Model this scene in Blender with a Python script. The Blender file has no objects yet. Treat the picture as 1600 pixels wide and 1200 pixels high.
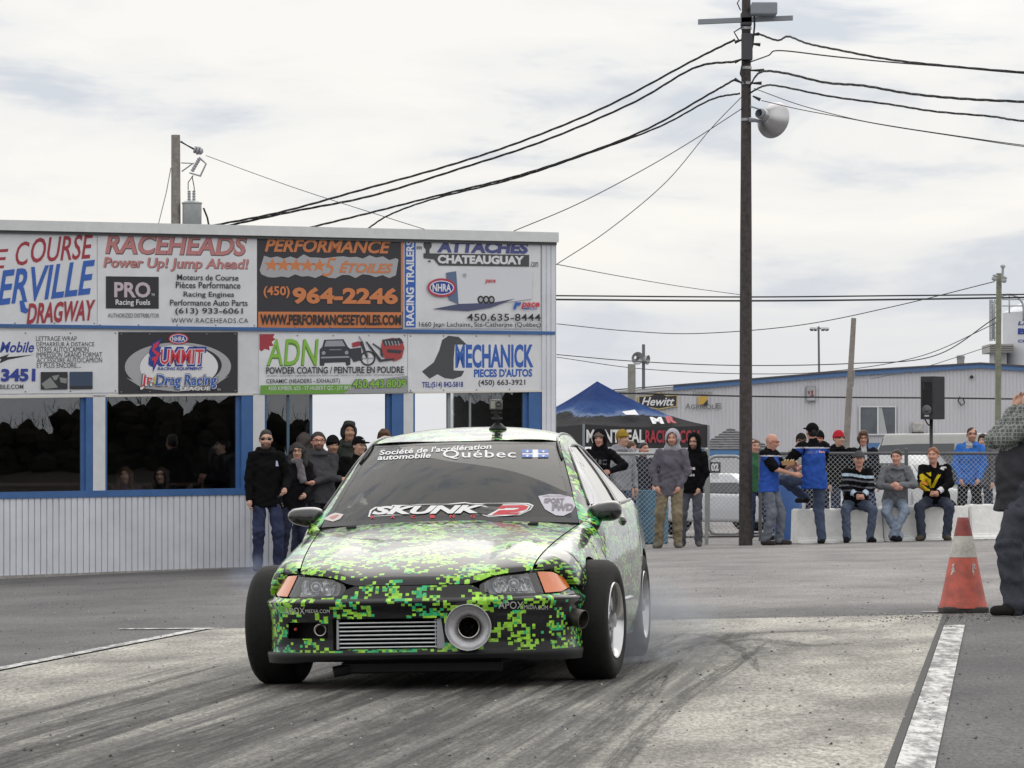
import bpy, bmesh, math, random
import numpy as np
from mathutils import Vector, Matrix, noise as mnoise
R = math.radians
random.seed(7); np.random.seed(7)
SC = bpy.context.scene
COL = SC.collection

# ------------------------------------------------------------------ camera
F = 6000.0          # focal length in photograph pixels (1600 wide)
CAMZ = 1.04
HOR = 752.0         # pixel row of eye level
cam_d = bpy.data.cameras.new('camera'); cam = bpy.data.objects.new('camera', cam_d); COL.objects.link(cam)
cam.location = (0, 0, CAMZ); cam.rotation_euler = (R(90), 0, 0)
cam_d.sensor_width = 36; cam_d.lens = 36 * F / 1600
cam_d.shift_y = (HOR - 600) / 1600
cam_d.clip_start = 0.5; cam_d.clip_end = 5000
SC.camera = cam

# ------------------------------------------------------------------ world, sun, exposure
SUN_EL, SUN_AZ = R(44), R(12)       # azimuth from +Y towards +X
w = bpy.data.worlds.new('World'); SC.world = w; w.use_nodes = True
nt = w.node_tree; nt.nodes.clear()
out = nt.nodes.new('ShaderNodeOutputWorld')
sky = nt.nodes.new('ShaderNodeTexSky'); sky.sky_type = 'NISHITA'; sky.sun_disc = False
sky.sun_elevation = SUN_EL; sky.sun_rotation = SUN_AZ; sky.air_density = 1.0; sky.dust_density = 1.5
b1 = nt.nodes.new('ShaderNodeBackground'); b1.inputs[1].default_value = 0.09
nt.links.new(sky.outputs[0], b1.inputs[0])
b2 = nt.nodes.new('ShaderNodeBackground'); b2.inputs[1].default_value = 1.0
tc = nt.nodes.new('ShaderNodeTexCoord')
mp = nt.nodes.new('ShaderNodeMapping'); mp.inputs['Scale'].default_value = (9, 5, 34)
nt.links.new(tc.outputs['Generated'], mp.inputs[0])
n1 = nt.nodes.new('ShaderNodeTexNoise'); n1.inputs['Scale'].default_value = 1.15; n1.inputs['Detail'].default_value = 7; n1.inputs['Roughness'].default_value = .55; n1.inputs['Distortion'].default_value = .35
nt.links.new(mp.outputs[0], n1.inputs['Vector'])
cr = nt.nodes.new('ShaderNodeValToRGB')
cr.color_ramp.elements[0].position = .36; cr.color_ramp.elements[0].color = (.665, .705, .77, 1)
cr.color_ramp.elements[1].position = .56; cr.color_ramp.elements[1].color = (.98, .955, .915, 1)
e = cr.color_ramp.elements.new(.45); e.color = (.90, .895, .885, 1)
nt.links.new(n1.outputs['Fac'], cr.inputs[0])
# the bank of cloud lies lower and greyer near the horizon, brighter overhead
sep = nt.nodes.new('ShaderNodeSeparateXYZ'); nt.links.new(tc.outputs['Generated'], sep.inputs[0])
nd = nt.nodes.new('ShaderNodeTexNoise'); nd.inputs['Scale'].default_value = 2.2; nd.inputs['Detail'].default_value = 4
mp2 = nt.nodes.new('ShaderNodeMapping'); mp2.inputs['Scale'].default_value = (3, 3, 26)
nt.links.new(tc.outputs['Generated'], mp2.inputs[0]); nt.links.new(mp2.outputs[0], nd.inputs['Vector'])
ma = nt.nodes.new('ShaderNodeMath'); ma.operation = 'MULTIPLY_ADD'; ma.inputs[1].default_value = .05; nt.links.new(nd.outputs['Fac'], ma.inputs[0]); nt.links.new(sep.outputs['Z'], ma.inputs[2])
mr = nt.nodes.new('ShaderNodeMapRange'); mr.interpolation_type = 'SMOOTHSTEP'; mr.inputs['From Min'].default_value = .05; mr.inputs['From Max'].default_value = .095
nt.links.new(ma.outputs[0], mr.inputs['Value'])
mx = nt.nodes.new('ShaderNodeMix'); mx.data_type = 'RGBA'; mx.inputs['A'].default_value = (.64, .67, .73, 1)
lowmix = nt.nodes.new('ShaderNodeMix'); lowmix.data_type = 'RGBA'; lowmix.inputs[0].default_value = .35
lowmix.inputs['A'].default_value = (.66, .70, .775, 1); nt.links.new(cr.outputs[0], lowmix.inputs['B'])
nt.links.new(lowmix.outputs['Result'], mx.inputs['A'])
nt.links.new(mr.outputs[0], mx.inputs[0]); nt.links.new(cr.outputs[0], mx.inputs['B'])
gr = nt.nodes.new('ShaderNodeMapRange'); gr.interpolation_type = 'SMOOTHSTEP'; gr.inputs['From Min'].default_value = .12; gr.inputs['From Max'].default_value = .38; gr.inputs['To Min'].default_value = 1.0; gr.inputs['To Max'].default_value = 1.55
nt.links.new(sep.outputs['Z'], gr.inputs['Value']); # the veiled sun behind the cloud ahead brightens that part of the sky
gd = nt.nodes.new('ShaderNodeVectorMath'); gd.operation = 'DOT_PRODUCT'; nt.links.new(tc.outputs['Generated'], gd.inputs[0]); gd.inputs[1].default_value = (math.sin(R(8)) * math.cos(R(22)), math.cos(R(8)) * math.cos(R(22)), math.sin(R(22)))
gm = nt.nodes.new('ShaderNodeMapRange'); gm.interpolation_type = 'SMOOTHSTEP'; gm.inputs['From Min'].default_value = math.cos(R(16.5)); gm.inputs['From Max'].default_value = math.cos(R(4)); gm.inputs['To Min'].default_value = 0; gm.inputs['To Max'].default_value = .6
nt.links.new(gd.outputs['Value'], gm.inputs['Value'])
gs = nt.nodes.new('ShaderNodeMath'); gs.operation = 'ADD'; nt.links.new(gr.outputs[0], gs.inputs[0]); nt.links.new(gm.outputs[0], gs.inputs[1]); nt.links.new(gs.outputs[0], b2.inputs[1])
nt.links.new(mx.outputs['Result'], b2.inputs[0])
ms = nt.nodes.new('ShaderNodeMixShader'); ms.inputs[0].default_value = .93
nt.links.new(b1.outputs[0], ms.inputs[1]); nt.links.new(b2.outputs[0], ms.inputs[2]); nt.links.new(ms.outputs[0], out.inputs[0])

sd = bpy.data.lights.new('sun', 'SUN'); so = bpy.data.objects.new('sun', sd); COL.objects.link(so)
sd.energy = .5; sd.angle = R(45); sd.color = (1, .95, .87)
to_sun = Vector((math.sin(SUN_AZ) * math.cos(SUN_EL), math.cos(SUN_AZ) * math.cos(SUN_EL), math.sin(SUN_EL)))
so.rotation_euler = to_sun.to_track_quat('Z', 'Y').to_euler(); so.location = (0, 0, 50)
vs = SC.view_settings; vs.view_transform = 'Standard'; vs.look = 'None'; vs.exposure = 0.0; vs.gamma = 1; vs.use_curve_mapping = False
SC.cycles.max_bounces = 8; SC.cycles.transparent_max_bounces = 12
SC.cycles.use_denoising = True

# ------------------------------------------------------------------ materials
MATS = {}
def mat(name, col=(.5, .5, .5), rough=.6, metal=0, coat=0, spec=.5, var=0, vscale=8, bump=0, bscale=60, coatr=.03, emit=None):
    """Principled material with optional colour variation by noise and bump."""
    if name in MATS: return MATS[name]
    m = bpy.data.materials.new(name); m.use_nodes = True; MATS[name] = m
    t = m.node_tree; p = t.nodes['Principled BSDF']
    p.inputs['Base Color'].default_value = (*col, 1); p.inputs['Roughness'].default_value = rough
    p.inputs['Metallic'].default_value = metal; p.inputs['Coat Weight'].default_value = coat; p.inputs['Coat Roughness'].default_value = coatr
    p.inputs['Specular IOR Level'].default_value = spec
    if emit: p.inputs['Emission Color'].default_value = (*emit[0], 1); p.inputs['Emission Strength'].default_value = emit[1]
    if var or bump:
        c = t.nodes.new('ShaderNodeTexCoord')
    if var:
        n = t.nodes.new('ShaderNodeTexNoise'); n.inputs['Scale'].default_value = vscale; n.inputs['Detail'].default_value = 6; n.inputs['Roughness'].default_value = .65
        t.links.new(c.outputs['Object'], n.inputs['Vector'])
        r = t.nodes.new('ShaderNodeMapRange'); r.inputs['From Min'].default_value = .3; r.inputs['From Max'].default_value = .7
        r.inputs['To Min'].default_value = 1 - var; r.inputs['To Max'].default_value = 1 + var
        t.links.new(n.outputs['Fac'], r.inputs['Value'])
        mm = t.nodes.new('ShaderNodeMix'); mm.data_type = 'RGBA'; mm.blend_type = 'MULTIPLY'; mm.inputs[0].default_value = 1
        mm.inputs['A'].default_value = (*col, 1); t.links.new(r.outputs[0], mm.inputs['B']); t.links.new(mm.outputs['Result'], p.inputs['Base Color'])
    if bump:
        n = t.nodes.new('ShaderNodeTexNoise'); n.inputs['Scale'].default_value = bscale; n.inputs['Detail'].default_value = 5
        t.links.new(c.outputs['Object'], n.inputs['Vector'])
        bp = t.nodes.new('ShaderNodeBump'); bp.inputs['Strength'].default_value = bump; bp.inputs['Distance'].default_value = .02
        t.links.new(n.outputs['Fac'], bp.inputs['Height']); t.links.new(bp.outputs[0], p.inputs['Normal'])
    return m

def cloth(col, var=.25):
    if max(col) < .04: col = tuple(c * (.45 if max(col) < .025 else .65) for c in col)
    k = 'cloth_%.3f_%.3f_%.3f' % col
    return mat(k, col, rough=.95, spec=.08, var=var, vscale=7, bump=.25, bscale=45)

def glass(name, tint=(1, 1, 1), refl=1.0, rough=.0, wav=0, wscale=1.2):
    """Thin pane: transparent with fresnel reflection."""
    if name in MATS: return MATS[name]
    m = bpy.data.materials.new(name); m.use_nodes = True; MATS[name] = m
    t = m.node_tree; t.nodes.clear()
    o = t.nodes.new('ShaderNodeOutputMaterial'); tr = t.nodes.new('ShaderNodeBsdfTransparent'); tr.inputs[0].default_value = (*tint, 1)
    g = t.nodes.new('ShaderNodeBsdfGlossy'); g.inputs['Roughness'].default_value = rough
    f = t.nodes.new('ShaderNodeFresnel'); f.inputs['IOR'].default_value = 1.5
    mu = t.nodes.new('ShaderNodeMath'); mu.operation = 'MULTIPLY'; mu.inputs[1].default_value = 1.8 * refl; mu.use_clamp = True
    ge = t.nodes.new('ShaderNodeNewGeometry'); io = t.nodes.new('ShaderNodeMapRange'); io.inputs['To Min'].default_value = 1.5; io.inputs['To Max'].default_value = 1 / 1.5
    t.links.new(ge.outputs['Backfacing'], io.inputs['Value']); t.links.new(io.outputs[0], f.inputs['IOR'])
    t.links.new(f.outputs[0], mu.inputs[0])
    mi = t.nodes.new('ShaderNodeMixShader'); t.links.new(mu.outputs[0], mi.inputs[0]); t.links.new(tr.outputs[0], mi.inputs[1]); t.links.new(g.outputs[0], mi.inputs[2])
    t.links.new(mi.outputs[0], o.inputs[0])
    if wav:
        c = t.nodes.new('ShaderNodeTexCoord'); n = t.nodes.new('ShaderNodeTexNoise'); n.inputs['Scale'].default_value = wscale; n.inputs['Detail'].default_value = 1
        t.links.new(c.outputs['Object'], n.inputs['Vector'])
        b = t.nodes.new('ShaderNodeBump'); b.inputs['Strength'].default_value = wav; b.inputs['Distance'].default_value = .05
        t.links.new(n.outputs['Fac'], b.inputs['Height']); t.links.new(b.outputs[0], g.inputs['Normal'])
    return m

# ------------------------------------------------------------------ mesh helpers
class MB:
    """Collects shapes into one mesh. Every face keeps a material index; uv is optional."""
    def __init__(s): s.v = []; s.f = []; s.m = []; s.uv = {}
    def add(s, verts, faces, mi=0, uvs=None):
        b = len(s.v); s.v += [tuple(p) for p in verts]
        for k, f in enumerate(faces):
            s.f.append(tuple(i + b for i in f)); s.m.append(mi)
        if uvs is not None:
            for i, u in enumerate(uvs): s.uv[b + i] = u
        return s
    def box(s, lo, hi, mi=0, bev=0):
        x0, y0, z0 = lo; x1, y1, z1 = hi
        if bev:
            return s.hull_box(lo, hi, bev, mi)
        v = [(x0, y0, z0), (x1, y0, z0), (x1, y1, z0), (x0, y1, z0), (x0, y0, z1), (x1, y0, z1), (x1, y1, z1), (x0, y1, z1)]
        return s.add(v, [(0, 3, 2, 1), (4, 5, 6, 7), (0, 1, 5, 4), (1, 2, 6, 5), (2, 3, 7, 6), (3, 0, 4, 7)], mi)
    def hull_box(s, lo, hi, b, mi=0):
        bm = bmesh.new(); bmesh.ops.create_cube(bm, size=1)
        for v in bm.verts:
            v.co = Vector([(lo[i] + hi[i]) / 2 + v.co[i] * (hi[i] - lo[i]) for i in range(3)])
        bmesh.ops.bevel(bm, geom=bm.edges[:], offset=b, segments=2, affect='EDGES', profile=.5)
        bm.verts.index_update()
        s.add([v.co[:] for v in bm.verts], [[v.index for v in f.verts] for f in bm.faces], mi); bm.free(); return s
    def tube(s, pts, rad, n=8, mi=0, cap=True, flat=1.0):
        pts = [Vector(p) for p in pts]
        if not hasattr(rad, '__len__'): rad = [rad] * len(pts)
        rings = []; up = None
        for i, p in enumerate(pts):
            d = (pts[min(i + 1, len(pts) - 1)] - pts[max(i - 1, 0)]).normalized()
            if up is None:
                up = Vector((0, 0, 1)) if abs(d.z) < .9 else Vector((1, 0, 0))
            a = d.cross(up).normalized(); b = a.cross(d).normalized(); up = b
            rings.append([p + (a * math.cos(2 * math.pi * k / n) + b * math.sin(2 * math.pi * k / n) * flat) * rad[i] for k in range(n)])
        v = [q for r in rings for q in r]; f = []
        for i in range(len(pts) - 1):
            for k in range(n):
                f.append((i * n + k, i * n + (k + 1) % n, (i + 1) * n + (k + 1) % n, (i + 1) * n + k))
        if cap:
            f.append(tuple(range(n))[::-1]); f.append(tuple((len(pts) - 1) * n + k for k in range(n)))
        return s.add(v, f, mi)
    def lathe(s, prof, base=(0, 0, 0), axis=(0, 0, 1), n=32, mi=0, closed=False):
        """prof: (radius, height) pairs turned round axis from base."""
        ax = Vector(axis).normalized(); up = Vector((0, 0, 1)) if abs(ax.z) < .9 else Vector((1, 0, 0))
        a = ax.cross(up).normalized(); b = ax.cross(a).normalized(); base = Vector(base)
        v = []; f = []; m = len(prof)
        for (r, h) in prof:
            for k in range(n):
                t = 2 * math.pi * k / n
                v.append(base + ax * h + (a * math.cos(t) + b * math.sin(t)) * r)
        for i in range(m - 1 if not closed else m):
            j = (i + 1) % m
            for k in range(n):
                f.append((i * n + k, j * n + k, j * n + (k + 1) % n, i * n + (k + 1) % n))
        return s.add(v, f, mi)
    def grid(s, fn, nu, nv, mi=0, uvfn=None, keep=None, flip=False):
        v = []; uv = []
        for j in range(nv + 1):
            for i in range(nu + 1):
                v.append(fn(i / nu, j / nv))
                if uvfn: uv.append(uvfn(i / nu, j / nv))
        f = []
        for j in range(nv):
            for i in range(nu):
                if keep and not keep((i + .5) / nu, (j + .5) / nv): continue
                a = j * (nu + 1) + i; q = (a, a + 1, a + nu + 2, a + nu + 1)
                f.append(q[::-1] if flip else q)
        return s.add(v, f, mi, uv if uvfn else None)
    def prism(s, poly, fn, d0, d1, mi=0):
        """2-D polygon extruded: fn(x, y, depth) -> 3-D."""
        n = len(poly); v = [fn(x, y, d0) for x, y in poly] + [fn(x, y, d1) for x, y in poly]
        f = [tuple(range(n)), tuple(range(2 * n - 1, n - 1, -1))] + [(i, i + n, (i + 1) % n + n, (i + 1) % n) for i in range(n)]
        return s.add(v, f, mi)
    def build(s, name, mats, parent=None, smooth=False, local=False, recalc=True, angle=None):
        me = bpy.data.meshes.new(name)
        o0 = Vector((0, 0, 0)) if (parent is None or local) else parent_origin(parent)
        me.from_pydata([(p[0] - o0.x, p[1] - o0.y, p[2] - o0.z) for p in s.v], [], s.f); me.validate(clean_customdata=False)
        if not isinstance(mats, (list, tuple)): mats = [mats]
        for m in mats: me.materials.append(m)
        if len(mats) > 1 and len(me.polygons) == len(s.m):
            me.polygons.foreach_set('material_index', s.m)
        if s.uv:
            l = me.uv_layers.new(name='uv')
            vi = np.zeros(len(me.loops), dtype=np.int32); me.loops.foreach_get('vertex_index', vi)
            arr = np.zeros((len(me.vertices), 2)); 
            for k, u in s.uv.items(): arr[k] = u
            l.data.foreach_set('uv', arr[vi].astype(np.float32).ravel())
        if recalc:
            bm = bmesh.new(); bm.from_mesh(me); bmesh.ops.recalc_face_normals(bm, faces=bm.faces[:]); bm.to_mesh(me); bm.free()
        if smooth:
            me.polygons.foreach_set('use_smooth', [True] * len(me.polygons))
            if angle: me.set_sharp_from_angle(angle=R(angle))
        me.update()
        o = bpy.data.objects.new(name, me); COL.objects.link(o)
        if parent is not None: o.parent = parent
        return o

def parent_origin(p):
    """World place of a root whose own rotation is nil (meshes are written in world coordinates)."""
    v = Vector((0, 0, 0))
    while p is not None: v += p.location; p = p.parent
    return v

def tag(o, label, cat, group=None, kind=None):
    o['label'] = label; o['category'] = cat
    if group: o['group'] = group
    if kind: o['kind'] = kind
    return o
def thing(name, label, cat, loc=(0, 0, 0), group=None, rot=(0, 0, 0)):
    o = bpy.data.objects.new(name, None); COL.objects.link(o); o.empty_display_size = .2
    o.location = loc; o.rotation_euler = rot
    return tag(o, label, cat, group)
def struct(o): o['kind'] = 'structure'; return o

def GZ(x, y=None):
    """Ground height: the paving falls gently to the left."""
    return .02 * x + .02 * min(0, x + 3.3)
def P(px, py, Y):
    return Vector(((px - 800) / F * Y, Y, CAMZ + (HOR - py) / F * Y))
def G(px, Y):
    x = (px - 800) / F * Y
    return Vector((x, Y, GZ(x)))
def depth(px, py):
    """Distance of the ground seen at a pixel."""
    Y = 30
    for _ in range(20):
        Y = F * (CAMZ - GZ((px - 800) / F * Y)) / (py - HOR)
    return Y
def lerp(a, b, t): return a + (b - a) * t
def interp(xs, ys, x): return float(np.interp(x, xs, ys))
def cr_interp(xs, ys):
    """Smooth monotone-ish interpolation (Catmull-Rom) through the given stations."""
    xs = np.array(xs, float); ys = np.array(ys, float)
    m = np.gradient(ys, xs)
    def f(x):
        x = min(max(x, xs[0]), xs[-1]); i = int(min(max(np.searchsorted(xs, x) - 1, 0), len(xs) - 2))
        h = xs[i + 1] - xs[i]; t = (x - xs[i]) / h
        return float((2*t**3 - 3*t*t + 1) * ys[i] + (t**3 - 2*t*t + t) * h * m[i] + (-2*t**3 + 3*t*t) * ys[i+1] + (t**3 - t*t) * h * m[i+1])
    return f

# ------------------------------------------------------------------ lettering
_FONT = {}
def glyphs(txt, bold=0.0, shear=0.0, space=1.0, res=3):
    """Flat outline of a line of text, scaled to a unit box: (verts 2-D, faces)."""
    k = (txt, bold, shear, space)
    if k in _FONT: return _FONT[k]
    c = bpy.data.curves.new('lettering', 'FONT'); c.body = txt; c.resolution_u = res; c.offset = bold; c.shear = shear; c.space_character = space
    c.fill_mode = 'FRONT'
    o = bpy.data.objects.new('lettering', c); COL.objects.link(o)
    dg = bpy.context.evaluated_depsgraph_get()
    me = bpy.data.meshes.new_from_object(o.evaluated_get(dg))
    v = np.array([q.co[:2] for q in me.vertices]); f = [tuple(p.vertices) for p in me.polygons]
    bpy.data.objects.remove(o); bpy.data.curves.remove(c); bpy.data.meshes.remove(me)
    lo = v.min(0); hi = v.max(0); v = (v - lo) / (hi - lo)
    _FONT[k] = (v, f); return v, f
def text(mb, txt, box, fn, bold=0.0, shear=0.0, space=1.0, rise=0.0, mi=0, grow=0, vert=False):
    """Set txt into box (x0, y0, x1, y1; y downwards) and map with fn(x, y) -> 3-D. rise lifts the right end."""
    v, f = glyphs(txt, bold, shear, space); x0, y0, x1, y1 = box
    if vert: pts = [(x0 + (1 - b) * (x1 - x0) * -1 + (x1 - x0) if False else x1 - b * (x1 - x0) if False else x0 + (1 - b) * (x1 - x0), y1 - a * (y1 - y0)) for a, b in v]
    else: pts = [(x0 + a * (x1 - x0), y1 - b * (y1 - y0) - rise * a) for a, b in v]
    mb.add([fn(x, y) for x, y in pts], f, mi); return mb
# ================================================================== ground, lanes and markings
def m_ground():
    m = bpy.data.materials.new('old_asphalt'); m.use_nodes = True; t = m.node_tree; p = t.nodes['Principled BSDF']
    L = t.links; N = t.nodes.new
    c = N('ShaderNodeTexCoord')
    def noi(scale, det=6, rough=.6, vec=None):
        n = N('ShaderNodeTexNoise'); n.inputs['Scale'].default_value = scale; n.inputs['Detail'].default_value = det; n.inputs['Roughness'].default_value = rough
        L.new(vec or c.outputs['Object'], n.inputs['Vector']); return n.outputs['Fac']
    mp = N('ShaderNodeMapping'); mp.inputs['Scale'].default_value = (.8, .45, 1); L.new(c.outputs['Object'], mp.inputs[0])
    mf = N('ShaderNodeMapping'); mf.inputs['Scale'].default_value = (1, .2, 1); L.new(c.outputs['Object'], mf.inputs[0]); big = noi(.8, 6, .65, mp.outputs[0]); fine = noi(62, 3, .85, mf.outputs[0]); mid = noi(9, 6, .7)  # fine: stretched specks, light caught by the grit put into the colour
    r1 = N('ShaderNodeValToRGB'); r1.color_ramp.elements[0].position = .3; r1.color_ramp.elements[0].color = (.066, .064, .068, 1)
    r1.color_ramp.elements[1].position = .68; r1.color_ramp.elements[1].color = (.135, .131, .130, 1); L.new(big, r1.inputs[0])
    def mul(a, fac, lo, hi, f0=.3, f1=.7):
        r = N('ShaderNodeMapRange'); r.inputs['From Min'].default_value = f0; r.inputs['From Max'].default_value = f1; r.inputs['To Min'].default_value = lo; r.inputs['To Max'].default_value = hi
        L.new(fac, r.inputs['Value']); x = N('ShaderNodeMix'); x.data_type = 'RGBA'; x.blend_type = 'MULTIPLY'; x.inputs[0].default_value = 1
        L.new(a, x.inputs['A']); L.new(r.outputs[0], x.inputs['B']); return x.outputs['Result']
    spx = N('ShaderNodeSeparateXYZ'); L.new(c.outputs['Object'], spx.inputs[0])
    wob = N('ShaderNodeMath'); wob.operation = 'MULTIPLY_ADD'; wob.inputs[1].default_value = 2.5; L.new(big, wob.inputs[0]); L.new(spx.outputs['X'], wob.inputs[2])
    wy = N('ShaderNodeMath'); wy.operation = 'MULTIPLY_ADD'; wy.inputs[1].default_value = 3.0; L.new(mid, wy.inputs[0]); L.new(spx.outputs['Y'], wy.inputs[2])
    def ss(x, a, b):
        q = N('ShaderNodeMapRange'); q.interpolation_type = 'SMOOTHSTEP'; q.inputs['From Min'].default_value = a; q.inputs['From Max'].default_value = b; L.new(x, q.inputs['Value']); return q.outputs[0]
    du = N('ShaderNodeMath'); du.operation = 'MULTIPLY'; L.new(ss(wob.outputs[0], -2.5, 2.0), du.inputs[0]); L.new(ss(wy.outputs[0], 29.5, 34), du.inputs[1])
    far_tone = N('ShaderNodeMix'); far_tone.data_type = 'RGBA'; far_tone.blend_type = 'MULTIPLY'; L.new(du.outputs[0], far_tone.inputs[0]); L.new(r1.outputs[0], far_tone.inputs['A']); far_tone.inputs['B'].default_value = (2.2, 2.16, 2.1, 1)  # asphalt colour made lighter towards the far right
    col = mul(far_tone.outputs['Result'], fine, .45, 1.5); col = mul(col, mid, .90, 1.10)
    v = N('ShaderNodeTexVoronoi'); v.inputs['Scale'].default_value = 9; L.new(c.outputs['Object'], v.inputs['Vector'])
    col = mul(col, v.outputs['Distance'], .25, 1.0, .05, .09)      # dark crumbs of rubber
    L.new(col, p.inputs['Base Color']); p.inputs['Roughness'].default_value = .85; p.inputs['Specular IOR Level'].default_value = .3
    b = N('ShaderNodeBump'); b.inputs['Strength'].default_value = .5; b.inputs['Distance'].default_value = .01; L.new(fine, b.inputs['Height']); L.new(b.outputs[0], p.inputs['Normal'])
    return m
TRK = R(6.7)                                     # heading of the strip
TD = Vector((math.sin(TRK), math.cos(TRK), 0)); TN = Vector((math.cos(TRK), -math.sin(TRK), 0))
def m_lane():
    """Launch pad concrete under streaks of rubber that run along the strip."""
    m = bpy.data.materials.new('rubbered_concrete'); m.use_nodes = True; t = m.node_tree; p = t.nodes['Principled BSDF']
    L = t.links; N = t.nodes.new
    c = N('ShaderNodeTexCoord'); ro = N('ShaderNodeMapping'); ro.inputs['Rotation'].default_value = (0, 0, TRK); L.new(c.outputs['Object'], ro.inputs[0])
    sp = N('ShaderNodeSeparateXYZ'); L.new(ro.outputs[0], sp.inputs[0])     # X across, Y along the strip
    # slight bend of the tracks
    def math_(op, a, b=None, cc=None):
        n = N('ShaderNodeMath'); n.operation = op
        for i, q in enumerate((a, b, cc)):
            if q is None: continue
            if isinstance(q, (int, float)): n.inputs[i].default_value = q
            else: L.new(q, n.inputs[i])
        return n.outputs[0]
    def noi(sx, sy, scale=1, det=6, rough=.6):
        q = N('ShaderNodeMapping'); q.inputs['Scale'].default_value = (sx, sy, 1); L.new(ro.outputs[0], q.inputs[0])
        n = N('ShaderNodeTexNoise'); n.inputs['Scale'].default_value = scale; n.inputs['Detail'].default_value = det; n.inputs['Roughness'].default_value = rough
        L.new(q.outputs[0], n.inputs['Vector']); return n.outputs['Fac']
    def mr(x, a, b, lo=0, hi=1):
        r = N('ShaderNodeMapRange'); r.interpolation_type = 'SMOOTHSTEP'
        for k, q in zip(('From Min', 'From Max', 'To Min', 'To Max'), (a, b, lo, hi)): r.inputs[k].default_value = q
        L.new(x, r.inputs['Value']); return r.outputs[0]
    def mixc(f, A, B):
        x = N('ShaderNodeMix'); x.data_type = 'RGBA'; L.new(f, x.inputs[0]) if not isinstance(f, float) else None
        for k, q in (('A', A), ('B', B)):
            if isinstance(q, tuple): x.inputs[k].default_value = (*q, 1)
            else: L.new(q, x.inputs[k])
        return x.outputs['Result']
    base = mixc(mr(noi(1.2, .5, 1, 7, .65), .35, .66), (.205, .195, .172), (.405, .387, .342))
    # rubber: wide band in the middle, thin streaks inside it
    wob = math_('MULTIPLY_ADD', noi(.05, .22, 1, 2), 1.6, -.8)
    ax = math_('ADD', sp.outputs['X'], wob)
    band = math_('ABSOLUTE', math_('ADD', ax, RUB_C))
    bandm = mr(math_('ADD', band, math_('MULTIPLY', noi(2.2, .12, 1, 5, .7), 1.5)), 1.75, 2.9, 1, 0)
    st = mr(noi(9, .10, 1, 6, .7), .36, .62); st2 = mr(noi(38, .35, 1, 4, .7), .3, .66)
    rub = math_('MULTIPLY', bandm, math_('MULTIPLY_ADD', st, .40, math_('MULTIPLY_ADD', st2, .26, .36)))
    far = mr(sp.outputs['Y'], 25.0, 26.6, 1, .12); rub = math_('MULTIPLY', rub, far)
    # one burnt patch beside the rear tyre
    gx = math_('SUBTRACT', sp.outputs['X'], PATCH[0]); gy = math_('SUBTRACT', sp.outputs['Y'], PATCH[1])
    dist = math_('SQRT', math_('ADD', math_('MULTIPLY', gx, gx), math_('MULTIPLY', math_('MULTIPLY', gy, gy), .13)))
    patch = math_('MULTIPLY', mr(math_('ADD', dist, math_('MULTIPLY', noi(3, .8, 1, 6, .7), .8)), .75, 1.35, 1, 0), mr(noi(12, 2, 1, 6, .75), .3, .62, .3, 1))
    rub = math_('MAXIMUM', rub, math_('MULTIPLY', patch, .8))
    haze = mr(noi(1.0, .3, 1.3, 6, .7), .42, .7, 0, .45); rub = math_('MAXIMUM', rub, haze)
    col = mixc(math_('MULTIPLY', rub, .97), base, (.028, .026, .027))
    grain_glint = N('ShaderNodeTexNoise'); grain_glint.inputs['Scale'].default_value = 50; grain_glint.inputs['Detail'].default_value = 3; grain_glint.inputs['Roughness'].default_value = .85; mgr = N('ShaderNodeMapping'); mgr.inputs['Scale'].default_value = (1, .22, 1); L.new(c.outputs['Object'], mgr.inputs[0]); L.new(mgr.outputs[0], grain_glint.inputs['Vector'])  # grit of the pad, with light on its bumps painted as stretched specks
    g2 = mr(grain_glint.outputs['Fac'], .3, .7, .5, 1.5)
    x = N('ShaderNodeMix'); x.data_type = 'RGBA'; x.blend_type = 'MULTIPLY'; x.inputs[0].default_value = 1; L.new(col, x.inputs['A']); L.new(g2, x.inputs['B'])
    v = N('ShaderNodeTexVoronoi'); v.inputs['Scale'].default_value = 7; L.new(c.outputs['Object'], v.inputs['Vector'])
    cr = mr(v.outputs['Distance'], .05, .085, .2, 1); y = N('ShaderNodeMix'); y.data_type = 'RGBA'; y.blend_type = 'MULTIPLY'; y.inputs[0].default_value = 1
    L.new(x.outputs['Result'], y.inputs['A']); L.new(cr, y.inputs['B'])
    L.new(y.outputs['Result'], p.inputs['Base Color']); p.inputs['Roughness'].default_value = .75; p.inputs['Specular IOR Level'].default_value = .35
    b = N('ShaderNodeBump'); b.inputs['Strength'].default_value = .35; b.inputs['Distance'].default_value = .01; L.new(grain_glint.outputs['Fac'], b.inputs['Height']); L.new(b.outputs[0], p.inputs['Normal'])
    return m
RUB_C = 2.35 - .35
PATCH = (0, 0)
def track_xy(X, Y): return (X * TN.x + Y * TN.y, X * TD.x + Y * TD.y)
_cx = track_xy(-.385, 20.1); RUB_C = -_cx[0] + .15
_pa = G(1120, depth(1120, 1015)); PATCH = track_xy(_pa.x, _pa.y)
def sheet(poly_rows, lift, name, m):
    """A strip laid on the ground: rows of (left, right) points."""
    mb = MB(); n = 24
    v = []; f = []
    for (a, b) in poly_rows:
        for i in range(n + 1):
            x = lerp(a[0], b[0], i / n); y = lerp(a[1], b[1], i / n); v.append((x, y, GZ(x) + lift))
    for j in range(len(poly_rows) - 1):
        for i in range(n): k = j * (n + 1) + i; f.append((k, k + 1, k + n + 2, k + n + 1))
    mb.add(v, f); return struct(mb.build(name, m))
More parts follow.
